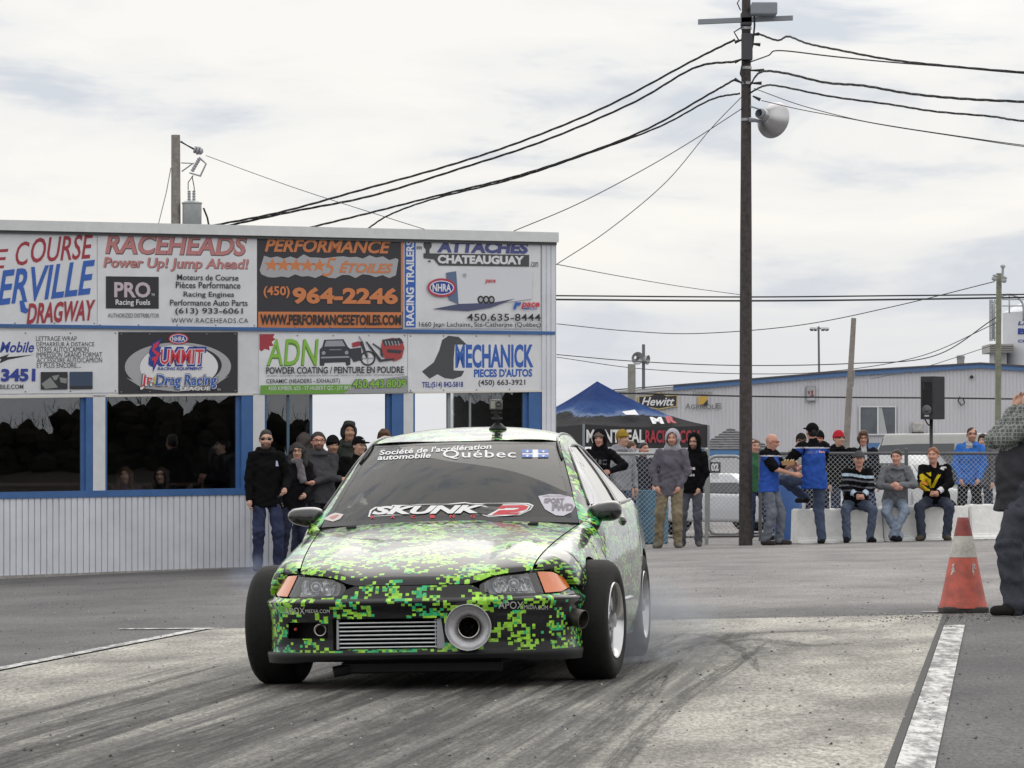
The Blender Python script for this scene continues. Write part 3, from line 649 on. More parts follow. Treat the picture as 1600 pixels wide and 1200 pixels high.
s.text('Jr. Drag Racing', (217, 583.5, 340, 609.5), BLK, shear=.12, bold=.06); s.text('Jr. Drag Racing', (218, 584.5, 339, 608.5), WH2, shear=.12, bold=.035)
s.text('Jr.', (219, 585.5, 240, 604), BRED, shear=.12, bold=.015); s.text('Drag Racing', (243, 585.5, 338, 607.5), BLU, shear=.12, bold=.015)
s.ell(240, 590, 1.6, 1.6, ink('amber', (.6, .4, .03)), n=10); s.ell(240, 594, 1.6, 1.6, ink('amber', ()), n=10); s.ell(240, 598.5, 1.6, 1.6, LGR, n=10)
s.text('LEAGUE', (280, 604.5, 328, 610.5), WH2, shear=.1, bold=.03); s.text('TM', (338, 608, 343, 611), WH2)
s = Sign('white powder coating sign with green ADN letters and vehicle pictures', 404.5, 521.5, 636, 616, WHT)
s.poly([(405, 522), (429, 522), (426, 527), (430, 530), (424, 534), (427, 540), (420, 541), (421, 547), (413, 545), (408, 549), (405, 546)], RED, 'splatter')
s.text('ADN', (415.5, 531.2, 497, 572), ink('olive', (.10, .22, .04)), shear=.12, bold=.02); s.text('ADN', (416.5, 529.5, 497.5, 570), LGR, shear=.12, bold=.004)
cd = ink('car_picture', (.035, .037, .05)); cl = ink('car_picture_light', (.28, .30, .33))
s.polys([[(506, 531), (536, 530), (543, 542), (547, 545), (547, 570), (541, 572), (539, 566), (507, 567), (505, 572), (499, 571), (499, 546), (503, 542)]], cd, 'car_drawing')
s.polys([[(509, 532.5), (534, 532), (539, 541), (506, 541.5)], [(501, 557.5), (545, 556.5), (545, 559), (501, 560)], [(514, 546), (533, 546), (533, 547), (514, 547)]], cl, 'car_drawing'); s.polys([ellp(505, 551.5, 3, 3, n=12), ellp(541, 551, 3, 3, n=12)], cl, 'car_drawing')
def ring(cx, cy, r0, r1, n=20): return [[(cx + r0 * math.cos(2 * math.pi * k / n), cy + r0 * math.sin(2 * math.pi * k / n)), (cx + r1 * math.cos(2 * math.pi * k / n), cy + r1 * math.sin(2 * math.pi * k / n)), (cx + r1 * math.cos(2 * math.pi * (k + 1) / n), cy + r1 * math.sin(2 * math.pi * (k + 1) / n)), (cx + r0 * math.cos(2 * math.pi * (k + 1) / n), cy + r0 * math.sin(2 * math.pi * (k + 1) / n))] for k in range(n)]
s.polys(ring(574, 560, 9.5, 12), BLK, 'motorcycle_drawing'); s.polys([[(552, 536), (566, 533), (575, 560), (572, 561), (563, 540), (553, 541)], [(547, 545), (563, 543), (566, 562), (552, 566), (546, 556)]], cd, 'motorcycle_drawing')
s.polys([[(549, 536), (560, 533), (563, 540), (550, 543)]], RED, 'motorcycle_drawing'); s.polys([[(559, 526), (561, 525), (566, 533), (564, 534)], [(573.4, 550), (574.6, 550), (574.6, 570), (573.4, 570)], [(564, 559.5), (584, 559.5), (584, 560.6), (564, 560.6)]], cl, 'motorcycle_drawing')
s.polys([[(597, 531), (612, 528), (627, 530), (631, 544), (627, 560), (616, 565), (600, 560), (594, 545)]], ink('engine_red', (.35, .05, .05)), 'engine_drawing')
s.polys([[(596, 531), (624, 528), (630, 536), (600, 541)], [(604, 546), (628, 548), (624, 553), (604, 551)], [(570, 534), (573, 534), (595, 562), (615, 560), (615, 563), (592, 566)], [(582, 536), (596, 546), (598, 560), (594, 556), (593, 547), (581, 538)]], cd, 'engine_drawing'); s.polys([[(600 + 5 * k, 533), (602 + 5 * k, 533), (604 + 5 * k, 540), (602 + 5 * k, 540)] for k in range(5)], cl, 'engine_drawing')
s.text('POWDER COATING / PEINTURE EN POUDRE', (415, 573, 630, 583.6), BLK, bold=.02)
s.text("ATV PARTS - AUTO PARTS - SUBFRAMES - INDUSTRIAL PARTS (VOLUME) / PIÈCES A.T.V. - PIÈCES D'AUTO - PIÈCES INDUSTRIAL (VOLUME)", (415, 585, 631, 588.4), DGY)
s.poly([(406, 601), (550, 601), (548, 604), (580, 615), (406, 615)], ink('band_green', (.14, .33, .05)), 'band'); s.poly([(535, 615), (560, 600), (600, 592), (635.5, 588), (635.5, 615)], ink('band_grey', (.30, .31, .32)), 'band')
s.text('CERAMIC (HEADERS - EXHAUST)', (415, 591.5, 530, 600), BLK, bold=.008)
s.text('4500 KIMBER, #25 - ST-HUBERT QC - J3Y 8K5', (418, 603, 547, 611), WH2)
s.text('450.443.8009', (549, 592.5, 634, 608), BLK, bold=.06); s.text('450.443.8009', (550, 593.5, 633, 607), LGR, bold=.025)
s = Sign('white auto parts sign with grey wrench drawing and blue MECHANICK lettering', 637, 522, 851, 612, WHT)
wr = [z6(*p) for p in [(975, 642), (1030, 648), (1075, 690), (1010, 690), (1003, 770), (1003, 830), (1062, 832), (1045, 862), (1000, 877), (955, 872), (915, 850), (872, 874), (830, 835), (895, 785), (925, 720), (940, 665)]]
s.poly(wr, DGY, 'wrench_drawing')
s.text('MECHANICK', (711, 538, 833, 575), BLU, bold=.035); s.text("PIECES D'AUTOS", (740, 576.5, 831, 589.5), BLU, bold=.04)
s.text('TEL:(514) 842-5818', (659, 596, 723, 607), NAVY, bold=.02); s.text('(450) 663-3921', (747, 593.5, 820, 604.5), BLK, bold=.012)
# ================================================================== poles, wires, shed, tents, fences
wood_d = mat('dark_pole_wood', (.055, .045, .045), .85, var=.5, vscale=14, bump=.5, bscale=25)
wood_g = mat('grey_pole_wood', (.24, .22, .20), .85, var=.3, vscale=10, bump=.5, bscale=25)
galv = mat('galvanised_steel', (.36, .37, .38), .45, .7, var=.15)
cable = mat('black_cable', (.02, .02, .022), .6)
porc = mat('grey_porcelain', (.33, .34, .36), .35)
steelg = mat('grey_painted_steel', (.22, .24, .27), .5)
def pxpole(px0, py0, w0, px1, py1, w1, Y, mb=None, n=14):
    mb = mb or MB(); a = P(px0, py0, Y); b = P(px1, py1, Y); mb.tube([a, a.lerp(b, .5), b], [w0 / 2 / F * Y, (w0 + w1) / 4 / F * Y, w1 / 2 / F * Y], n); return mb
# main pole
YP = 58.0
g = G(1165, YP)
pole = thing('utility_pole', 'tall dark brown wooden utility pole carrying many cables and a bowl lamp', 'utility pole', g)
mb = MB(); b = P(1166, -60, YP); a = Vector(g) - Vector((0, 0, .3)); mb.tube([a, a.lerp(b, .55), b], [.105, .088, .062], 16); mb.build('pole', wood_d, pole, smooth=True, angle=40)
pp = lambda x, y, o=0: P(x, y, YP - o)
mb = MB(); s_ = YP / F
def pbox(mb, x0, y0, x1, y1, o0, o1, Y=YP, mi=0, bev=0):
    a = P(x0, y1, Y); b = P(x1, y0, Y); return mb.box((a.x, Y - o1, a.z), (b.x, Y - o0, b.z), mi, bev)
v = [pp(1091, 30, .12), pp(1239, 24, .12), pp(1239, 31, .12), pp(1091, 37.5, .12)]; mb.add(v + [q + Vector((0, .09, 0)) for q in v], [(0, 1, 2, 3), (7, 6, 5, 4), (0, 4, 5, 1), (1, 5, 6, 2), (2, 6, 7, 3), (3, 7, 4, 0)]); mb.build('crossarm', steelg, pole)
mb = MB(); pbox(mb, 1172, 8, 1212, 27, .05, .4, bev=.02); [mb.tube([pp(x, 8, .2), pp(x, 4, .2)], .015) for x in (1178, 1202)]; mb.build('equipment_box', steelg, pole)
mb = MB(); pbox(mb, 1158, 54, 1175, 95, .02, .17, bev=.01); mb.build('junction_box', mat('dark_box', (.05, .05, .06), .6), pole)
mb = MB(); pbox(mb, 1157.5, 21, 1174, 40, -.12, .12); mb.build('clamp_plate', mat('dark_box', ()), pole)
mb = MB()
for y in (44, 62, 106, 130, 187): mb = MB(); mb.lathe([(.083, -.02), (.083, .02)], P(1166, y, YP), (0, 0, 1), 14); mb.build('steel_band', galv, pole)
mb = MB()
for (x, y, x2, y2) in ((1160, 62, 1148, 66), (1160, 92, 1148, 97), (1160, 130, 1148, 124), (1172, 55, 1186, 53), (1172, 68, 1188, 70), (1172, 110, 1194, 110), (1172, 130, 1190, 130), (1176, 150, 1188, 156)):
    mb.tube([pp(x, y, .1), pp((x + x2) / 2, (y + y2) / 2, .1), pp(x2, y2, .1)], [.012, .02, .03], 6)
mb.tube([pp(1178, 15, .1), pp(1179, 40, .12), pp(1176, 70, .12), pp(1170, 95, .1), pp(1160, 100, .1), pp(1157, 115, .1), pp(1164, 130, .1)], .016, 6)
mb.tube([pp(1158, -5, .1), pp(1152, 5, .1), pp(1157, 16, .1)], .01, 6); mb.tube([pp(1155, 64, .1), pp(1147, 50, .1), pp(1160, 42, .1)], .012, 6)
mb.build('cable_clamp', cable, pole)
# bowl lamp bolted to the pole
mb = MB(); bc = pp(1203, 186, .1); ax = Vector((.60, .74, -.20)).normalized()
c0 = P(1195, 181, YP - .1)
mb.lathe([(.05, -.10), (.085, -.10), (.09, .0), (.12, .02), (.20, .11), (.27, .19), (.285, .24), (.28, .24), (.26, .19), (.19, .10), (.10, .03), (0, .02)], c0, ax, 32)
lamp = mb.build('floodlight', mat('spun_aluminium', (.42, .42, .43), .38, .85, var=.12, vscale=5), pole, smooth=True, angle=50)
mb = MB(); mb.lathe([(.06, -.16), (.075, -.15), (.075, -.09), (.05, -.08)], c0, ax, 16); mb.build('lamp_socket', steelg, lamp if False else pole, smooth=True)
mb = MB(); mb.tube([pp(1170, 187, .1), pp(1180, 188, .1), pp(1190, 191, .1)], [.04, .03, .018]); mb.tube([pp(1172, 166, .1), pp(1194, 173, .1)], .012); mb.build('lamp_bracket', steelg, pole)
# smaller poles
def simple_pole(name, label, x0, y0, w0, x1, y1, w1, Y, m, group=None):
    g_ = P(x0, y0, Y); t = thing(name, label, 'utility pole', g_, group); pxpole(x0, y0, w0, x1, y1, w1, Y).build('pole', m, t, smooth=True, angle=40); return t
YT = 62.0
tp = thing('utility_pole', 'grey wooden utility pole with a transformer rising behind the booth', 'utility pole', G(275, YT))
mb = MB(); a = G(276, YT); b = P(274.5, 211, YT); mb.tube([a, b], [.10, .072], 14); mb.build('pole', wood_g, tp, smooth=True, angle=40)
q = lambda x, y, o=0: P(x, y, YT - o)
mb = MB(); mb.lathe([(0, 0), (.14, 0), (.155, .02), (.155, .46), (.165, .47), (.165, .49), (.10, .52), (0, .53)], q(300, 364, .05), (0, 0, 1), 24); tr = mb.build('transformer', mat('transformer_grey', (.36, .38, .39), .45, .2, var=.1), tp, smooth=True, angle=40)
mb = MB()
for x in (295.5, 303): mb.lathe([(.022, 0), (.022, .04)] + [(r, .04 + .022 * k) for k in range(1, 8) for r in ((.03 if k % 2 else .02),)] + [(0, .20)], q(x, 317, .05), (0, 0, 1), 10)
mb.build('bushing', porc, tp, smooth=False)
mb = MB(); a, b = q(300, 268, .05), q(312, 247, .05); d = (b - a)
mb.lathe([(.02, 0)] + [(.034 if k % 2 else .024, d.length * k / 12) for k in range(1, 12)] + [(.02, d.length)], a, d, 10)
mb.tube([q(296, 270, .05), q(313, 275, .05), q(322, 256, .05), q(311, 246, .05)], [.014, .02, .016, .02], 6); mb.tube([q(283, 254.5, .03), q(303, 255.5, .05)], .01, 5); mb.tube([q(284, 268, .03), q(302, 255, .05)], .012, 5)
mb.build('fuse_cutout', porc, tp)
mb = MB(); mb.lathe([(.02, 0), (.06, .01), (.06, .04), (.03, .05), (.07, .06), (.07, .09), (.03, .10), (.06, .11), (.05, .14), (.01, .16)], q(303, 233, .05), (.85, -.1, -.28), 12); mb.build('insulator', porc, tp, smooth=False)
mb = MB(); mb.tube([q(282, 221), q(292, 227), q(303, 233)], [.018, .012, .018], 6); mb.tube([q(302, 274), q(294, 285), q(294, 297)], .008, 5); mb.tube([q(300, 275), q(303, 290), q(304, 300)], .008, 5); mb.tube([q(318, 325), q(324, 340), q(327, 356)], .016, 5); mb.tube([q(298, 350), q(304, 330), q(315, 352)], .009, 5); mb.build('jumper_wire', cable, tp)
mb = MB(); mb.tube([q(267, 262), q(260, 300), q(247, 352)], .008, 5); mb.build('guy_wire', galv, tp)
t = simple_pole('utility_pole', 'thin leaning grey wooden post in front of the shed', 1322, 700, 11, 1334, 497, 8, 75, wood_g)
mb = MB(); mb.tube([P(1329, 575, 75), P(1334, 580, 75), P(1332, 604, 75)], [.02, .03, .025], 6); mb.build('cable_clamp', steelg, t)
t = simple_pole('utility_pole', 'mossy greenish wooden pole beside the silo with insulators on top', 1559, 690, 9.5, 1561, 427, 8.5, 76, mat('mossy_wood', (.20, .21, .155), .9, var=.3, vscale=9))
mb = MB()
for (x, y) in ((1554, 434), (1569, 437)): mb.lathe([(.03, -.06), (.055, -.04), (.055, 0), (.04, .02), (.055, .04), (.03, .07)], P(x, y, 75.8), (.3, 0, 1), 10)
mb.tube([P(1566, 440, 75.8), P(1567, 418, 75.8)], [.02, .03], 6); mb.lathe([(.05, 0), (.05, .04), (.02, .06)], P(1567, 418, 75.8), (0, 0, 1), 8); mb.build('insulator', porc, t)
simple_pole('post', 'stubby grey wooden post rising behind the blue canopy', 987, 700, 13.5, 987, 569, 12.5, 84, mat('post_green_grey', (.26, .26, .235), .85, var=.2))['category'] = 'post'
t = simple_pole('light_pole', 'thin grey pole with two round floodlights behind the stubby post', 1005.5, 700, 5.5, 1005.5, 538, 5, 140, mat('pole_slate', (.14, .15, .17), .8)); t['category'] = 'light pole'
mb = MB(); mb.lathe([(.06, -.12), (.20, .05), (.24, .16), (.2, .15), (.1, .05)], P(994, 559, 140), (.3, -.9, -.15), 16); mb.lathe([(.05, -.1), (.16, .05), (.18, .12)], P(1008, 562, 139.8), (.8, -.4, -.1), 14); mb.tube([P(994, 556, 140), P(1006, 556, 140)], .06, 6); mb.build('floodlight', galv, t, smooth=True, angle=50)
t = thing('light_mast', 'far steel light mast with four lamps above the shed roof', 'light mast', P(1281, 690, 260))
pxpole(1281, 690, 4, 1279, 510, 3.2, 260).build('mast', mat('pole_slate', ()), t)
mb = MB(); P2 = lambda x, y: P(x, y, 260); mb.tube([P2(1267, 513), P2(1292, 513)], .06, 6); mb.build('crossarm', mat('pole_slate', ()), t)
for x in (1269, 1274.5, 1285, 1291):
    mb = MB(); mb.lathe([(.06, 0), (.16, .10), (.16, .22), (.12, .26)], P2(x, 511), (.2 if x > 1280 else -.2, -.5, -.8), 10); mb.build('lamp', mat('lamp_pale', (.5, .52, .55), .4), t)
# ---- cables
def wire(label, pts, r, Y0, Y1, twist=False):
    r = r * .8
    """A cable through photograph pixels, its distance running from Y0 to Y1."""
    n = 60; xs_ = [p[0] for p in pts]; L_ = np.linspace(0, 1, len(pts))
    fx = cr_interp(L_, xs_); fy = cr_interp(L_, [p[1] for p in pts]); out_ = []
    for k in range(n + 1):
        t_ = k / n; out_.append(P(fx(t_), fy(t_), lerp(Y0, Y1, t_)))
    mb = MB()
    if twist:
        for ph in (0, 2.1, 4.2):
            mb.tube([p + Vector((0, math.cos(ph + k * .9), math.sin(ph + k * .9))) * r * .9 for k, p in enumerate(out_)], r * .62, 5)
    else: mb.tube(out_, r, 5)
    o = mb.build('overhead_cable', cable, None); return tag(o, label, 'cable', 'overhead cables')
def wig(pts, a=1.5, seed=0): return pts
wire('topmost thick cable from the tall pole down to the transformer', [(1148, 62), (1080, 96), (950, 165), (820, 219), (700, 259), (560, 298), (440, 331), (330, 353)], .017, 58, 62, True)
wire('second thick cable from the tall pole down to the transformer', [(1149, 96), (1085, 106), (990, 160), (850, 220), (720, 263), (580, 306), (460, 330), (345, 355)], .017, 58, 62, True)
wire('thick cable sloping down behind the booth roof, third from the top', [(1150, 123), (1110, 146), (1010, 202), (900, 245), (800, 277), (690, 304), (580, 332), (478, 357)], .016, 58, 62, True)
wire('thick cable sloping down behind the booth roof, lowest of the four', [(1156, 146), (1110, 156), (1030, 198), (910, 243), (800, 280), (680, 310), (610, 335), (572, 359)], .014, 58, 62, True)
wire('thin line slanting from the transformer pole to the booth roof', [(322, 243), (400, 272), (480, 300), (580, 332), (672, 361)], .007, 62, 54)
wire('thin guy line from the lamp down to the booth roof edge', [(1165, 166), (1080, 221), (1000, 268), (900, 320), (803, 361)], .009, 58, 55)
wire('thin guy line from the tall pole to the corner of the booth', [(1162, 148), (1110, 202), (1040, 285), (950, 360), (868, 414)], .008, 58, 51.5)
wire('upper twisted cable leaving the tall pole to the right', [(1186, 53), (1215, 63), (1232, 57), (1262, 68), (1310, 78), (1390, 93), (1480, 103), (1600, 113), (1760, 122)], .015, 58, 50, True)
wire('twisted cable that starts at the junction box and joins the upper one', [(1172, 97), (1200, 87), (1218, 79), (1300, 88), (1390, 97), (1480, 104), (1600, 114.5), (1760, 124)], .013, 58, 50.2)
wire('middle thick twisted cable leaving the tall pole to the right', [(1170, 137), (1188, 113), (1225, 114), (1290, 129), (1350, 134), (1420, 146), (1500, 154), (1600, 159), (1760, 165)], .017, 58, 50, True)
wire('lower twisted cable leaving the tall pole to the right', [(1172, 145), (1195, 134), (1220, 135), (1300, 151), (1390, 163), (1460, 174), (1550, 182), (1600, 189), (1760, 200)], .014, 58, 50, True)
wire('thin pair line leaving the tall pole above the bowl lamp', [(1178, 138), (1250, 164), (1330, 185), (1400, 198), (1500, 213), (1600, 227), (1760, 246)], .008, 58, 50)
wire('thin line joining the pair above the bowl lamp from below', [(1190, 157), (1250, 171), (1320, 184), (1390, 197), (1500, 214), (1600, 229), (1760, 249)], .008, 58, 50.3)
wire('upper of two level lines crossing behind the tall pole', [(868, 462), (1160, 464), (1400, 462), (1700, 459)], .022, 90, 90)
wire('lower of two level lines crossing behind the tall pole', [(868, 468), (1160, 470), (1400, 468), (1700, 463)], .028, 91, 91)
wire('thin line sagging from the booth corner to the tall pole', [(870, 413), (960, 430), (1060, 447), (1160, 461)], .008, 52, 75)
wire('thin line rising from the booth towards the silo pole', [(870, 506), (980, 517), (1092, 521), (1250, 508), (1400, 478), (1554, 440)], .012, 90, 76)
wire('faint line from the booth to the silo pole, upper', [(870, 554), (1000, 565), (1160, 571), (1330, 568), (1460, 556), (1556, 496)], .014, 95, 76)
wire('faint line from the booth to the silo pole, lower', [(870, 558), (1000, 576), (1160, 584), (1300, 580), (1440, 556), (1556, 505)], .011, 95, 76)
wire('line over the shed roof to the silo pole', [(1360, 592), (1440, 575), (1556, 538)], .010, 100, 76)
wire('straight black cable crossing in front of the shed wall', [(966, 614), (1160, 619), (1330, 621), (1480, 622), (1700, 625)], .022, 82, 82)

# ---- white metal shed with a shallow gable
YS = 112.0
def SP(x, y, o=0): return P(x, y, YS - o)
shed = thing('metal_shed', 'long white ribbed metal shed with blue roof edge and one window', 'building', SP(1400, 740))
roofx = [925, 1000, 1160, 1330, 1532, 1640, 1800]; roofy = [611, 605, 592, 578, 566, 573, 584]
rf = lambda x: interp(roofx, roofy, x)
def siding_mat():
    m = bpy.data.materials.new('shed_siding'); m.use_nodes = True; t = m.node_tree; p = t.nodes['Principled BSDF']
    c = t.nodes.new('ShaderNodeTexCoord'); n = t.nodes.new('ShaderNodeTexNoise'); n.inputs['Scale'].default_value = 1.3; n.inputs['Detail'].default_value = 5
    mp_ = t.nodes.new('ShaderNodeMapping'); mp_.inputs['Scale'].default_value = (1, 1, .3); t.links.new(c.outputs['Object'], mp_.inputs[0]); t.links.new(mp_.outputs[0], n.inputs['Vector'])
    r = t.nodes.new('ShaderNodeValToRGB'); r.color_ramp.elements[0].color = (.56, .56, .59, 1); r.color_ramp.elements[1].color = (.68, .68, .715, 1); t.links.new(n.outputs['Fac'], r.inputs[0]); t.links.new(r.outputs[0], p.inputs['Base Color']); p.inputs['Roughness'].default_value = .5
    return m
mb = MB(); v = []; f = []; n = 150
prof = []
for k in range(n):
    for (t_, d_) in ((0, 0), (.80, 0), (.86, .05), (.94, .05)): prof.append((lerp(925, 1800, (k + t_) / n), d_))
for (x, d_) in prof: v += [SP(x, 772, d_), SP(x, rf(x) + 3, d_)]
f = [(2 * i, 2 * i + 2, 2 * i + 3, 2 * i + 1) for i in range(len(prof) - 1)]
mb.add(v, f); mb.build('wall', siding_mat(), shed)
mb = MB()
def strip(mb, xs_, f0, f1, o0, o1):
    for a, b in zip(xs_[:-1], xs_[1:]):
        v = [SP(a, f0(a), o0), SP(b, f0(b), o0), SP(b, f1(b), o0), SP(a, f1(a), o0), SP(a, f0(a), o1), SP(b, f0(b), o1), SP(b, f1(b), o1), SP(a, f1(a), o1)]
        mb.add(v, [(0, 1, 2, 3), (7, 6, 5, 4), (0, 4, 5, 1), (3, 2, 6, 7), (0, 3, 7, 4), (1, 5, 6, 2)])
fx = [1052, 1160, 1330, 1532, 1640, 1800]
strip(mb, fx, lambda x: rf(x) + 9, lambda x: rf(x) + 2, -.02, .12); mb.build('roof_trim', mat('shed_blue_trim', (.08, .17, .36), .5), shed)
mb = MB(); strip(mb, [925, 1052], lambda x: rf(x) + 8, lambda x: rf(x) + 3, -.02, .10); mb.build('roof_trim', trimw, shed)
mb = MB(); strip(mb, roofx, lambda x: rf(x) + 2, rf, -14, .18); mb.build('roof', mat('shed_roof_brown', (.10, .085, .08), .7), shed)
mb = MB(); mb.lathe([(.11, -.1), (.11, .12), (.13, .25), (.10, .29)], P(1501, 570, YS + 2), (0, 0, 1), 16); mb.build('roof_vent', galv, shed, smooth=True, angle=40)
mb = MB(); strip(mb, [1345, 1420, 1480], lambda x: 703, lambda x: 692, .06, .09); mb.build('base_band', mat('shed_blue_trim', ()), shed)
# window
mb = MB()
for (a, b, c_, d_) in ((1342, 634, 1400, 636.5), (1342, 678, 1400, 680), (1342, 636.5, 1344, 678), (1398, 636.5, 1400, 678), (1370, 636.5, 1372.5, 678)):
    p0 = SP(a, d_); p1 = SP(c_, b); mb.box((p0.x, YS - .10, p0.z), (p1.x, YS - .051, p1.z))
wf = mb.build('window', trimw, shed)
mb = MB(); p0 = SP(1343, 679); p1 = SP(1399, 635); mb.box((p0.x, YS - .07, p0.z), (p1.x, YS - .055, p1.z)); pane = mb.build('pane', mat('shed_window_dark', (.10, .11, .125), .12, var=.3, vscale=2), wf)
pane.location = -wf.location if False else (0, 0, 0)
mb = MB(); v = [SP(1373, 637, .075), SP(1378, 637, .075), SP(1386, 678, .075), SP(1373, 678, .075)]; mb.add(v, [(0, 1, 2, 3)]); mb.build('curtain', mat('net_curtain', (.40, .42, .43), .8), wf)
mb = MB(); p0 = SP(1424, 676); p1 = SP(1442, 659); mb.box((p0.x, YS - .35, p0.z), (p1.x, YS, p1.z), bev=.06); mb.build('wall_vent', mat('vent_grey', (.40, .39, .38), .6, var=.3), shed)
mb = MB(); p0 = SP(1424, 684); p1 = SP(1443, 675.5); mb.box((p0.x, YS - .10, p0.z), (p1.x, YS - .05, p1.z)); mb.build('dark_patch', mat('patch_brown', (.16, .145, .125), .9, var=.5, vscale=5), shed)  # mottled dark brown strip just below the vent
mb = MB(); p0 = SP(1517, 590); mb.lathe([(.05, 0), (.05, .1), (0, .12)], SP(1518, 589), (0, -1, 0), 8); mb.build('pipe_stub', cable, shed)
mb = MB(); mb.tube([SP(1500, 620, .1), SP(1497, 626, .12), SP(1502, 634, .12), SP(1507, 630, .12), SP(1505, 622, .1)], .02, 5); mb.build('cable_loop', cable, shed)
def wall_sign(name, label, x0, y0, x1, y1, base):
    return thing(name, label, 'sign', SP((x0 + x1) / 2, y1))
t = wall_sign('wall_sign', 'black shed sign with yellow border and white script reading Hewitt', 996, 613, 1059, 640, None)
hx = [(997, 619), (1014, 618), (1029, 612.5), (1043, 618), (1059, 617), (1058.5, 635), (1045, 637), (1030, 640), (1012, 637), (997.5, 637)]
mb = MB(); mb.prism(hx, lambda x, y, d: SP(x, y, d), .06, .12); mb.build('board', mat('hewitt_yellow', (.48, .38, .16), .5), t)
mb = MB(); c_ = (1028, 627); mb.prism([(c_[0] + (x - c_[0]) * .94, c_[1] + (y - c_[1]) * .86) for x, y in hx], lambda x, y, d: SP(x, y, d), .118, .125); mb.build('panel', BLK, t)
mb = MB(); text(mb, 'Hewitt', (1002, 620.5, 1054, 634), lambda x, y: SP(x, y, .130), shear=.35, bold=.02); mb.build('lettering', WH2, t, recalc=False)
t = wall_sign('wall_sign', 'raised shed lettering reading DIVISION AGRICOLE around a yellow emblem', 1070, 611, 1128, 639, None)
mb = MB(); text(mb, 'DIVISION', (1083, 611.5, 1113, 616.5), lambda x, y: SP(x, y, .12), bold=.02); text(mb, 'A', (1071, 630, 1079, 639), lambda x, y: SP(x, y, .12), bold=.02); text(mb, 'GRICOL', (1079.5, 632, 1117, 639), lambda x, y: SP(x, y, .12), bold=.02); text(mb, 'E', (1118, 630, 1127, 638.5), lambda x, y: SP(x, y, .12), bold=.03); mb.build('lettering', mat('faded_letter', (.16, .16, .17), .6), t, recalc=False)
mb = MB(); mb.prism([(1091, 620), (1105, 618), (1105, 628), (1100, 632), (1091, 632)], lambda x, y, d: SP(x, y, d), .06, .13); mb.build('emblem', mat('emblem_yellow', (.50, .33, .06), .5), t)
mb = MB(); mb.prism([(1098, 632.5), (1106, 624), (1106, 633)], lambda x, y, d: SP(x, y, d), .06, .14); mb.build('emblem', BLK, t)
t = wall_sign('wall_sign', 'small framed red and white notice high on the shed wall', 1259, 604, 1274, 627, None)
mb = MB(); p0 = SP(1259, 627); p1 = SP(1274.5, 603.5); mb.box((p0.x, YS - .13, p0.z), (p1.x, YS - .06, p1.z)); mb.build('frame', steelg, t)
mb = MB(); p0 = SP(1260.5, 625.5); p1 = SP(1273, 605); mb.box((p0.x, YS - .136, p0.z), (p1.x, YS - .128, p1.z)); mb.build('board', mat('notice_grey', (.38, .38, .40), .6, var=.2, vscale=4), t)
mb = MB(); [mb.add([SP(a, b, .14), SP(c_, b, .14), SP(c_ - 1, d_, .14), SP(a + 1, d_, .14)], [(0, 1, 2, 3)]) for a, b, c_, d_ in ((1262, 611, 1266, 616), (1267, 610, 1271, 617), (1266, 617, 1272, 621))]; mb.build('emblem', mat('notice_red', (.22, .06, .06), .6), t)

# ---- silo at the right edge
YSI = 150.0
silo = thing('silo', 'white cylindrical silo with blue lettering and a caged ladder at the right edge', 'silo', P(1640, 700, YSI))
cs = P(1640, 700, YSI)
zt = P(0, 489, YSI).z; rs = 73 / F * YSI
mb = MB(); mb.lathe([(rs, -2), (rs, zt - cs.z), (rs * .5, zt - cs.z + .5), (0, zt - cs.z + .7)], cs, (0, 0, 1), 48); mb.build('tank', mat('silo_white', (.60, .62, .66), .5, var=.08, vscale=.6), silo, smooth=True, angle=40)
def silo_pt(x, y):
    X = (x - 800) / F * YSI; dx = max(-.99, min(.99, (X - cs.x) / rs)); p = P(x, y, YSI); p.x = cs.x + dx * rs; p.y = YSI - math.sqrt(1 - dx * dx) * rs - .03; return p
mb = MB(); text(mb, 'BO', (1584, 515, 1610, 524.5), silo_pt, bold=.05); text(mb, 'LA', (1593, 526.5, 1604, 530), silo_pt, bold=.02); text(mb, 'CONC', (1584, 532.5, 1610, 537), silo_pt, bold=.03); text(mb, 'LAB', (1584, 504, 1606, 510), silo_pt, bold=.02, shear=.2)
mb.add([silo_pt(1590, 503), silo_pt(1592, 496), silo_pt(1598, 491), silo_pt(1606, 490), silo_pt(1606, 494), silo_pt(1599, 497), silo_pt(1597, 504)], [(0, 1, 2, 3, 4, 5, 6)]); mb.build('lettering', NAVY, silo, recalc=False)
S2 = lambda x, y: P(x, y, YSI - rs * .8)
mb = MB()
for x in (1547, 1550, 1554): mb.tube([S2(x, 468), S2(x, 533)], .035, 6)
for y in range(472, 534, 8): mb.tube([S2(1547, y), S2(1556, y)], .025, 5)
mb.build('ladder', galv, silo)
mb = MB(); arc = [S2(1576 + 23.5 * math.cos(t_), 482 - 22 * math.sin(t_)) for t_ in np.linspace(math.pi, 0, 16)]; mb.tube([S2(1552.5, 530)] + arc + [S2(1600, 500)], .05, 6); mb.tube([S2(1577, 460), S2(1577, 489)], .03, 5); mb.tube([S2(1566, 478), S2(1600, 478)], .025, 5); mb.tube([S2(1566, 468), S2(1600, 468)], .025, 5); mb.build('hoop_rail', mat('pale_rail', (.40, .42, .44), .5, .4), silo, smooth=True)
mb = MB(); p0 = S2(1544, 551); p1 = S2(1581, 538); mb.box((p0.x, p0.y - .5, p0.z), (p1.x, p1.y + 2, p1.z)); mb.build('platform', mat('platform_grey', (.34, .34, .33), .6), silo)
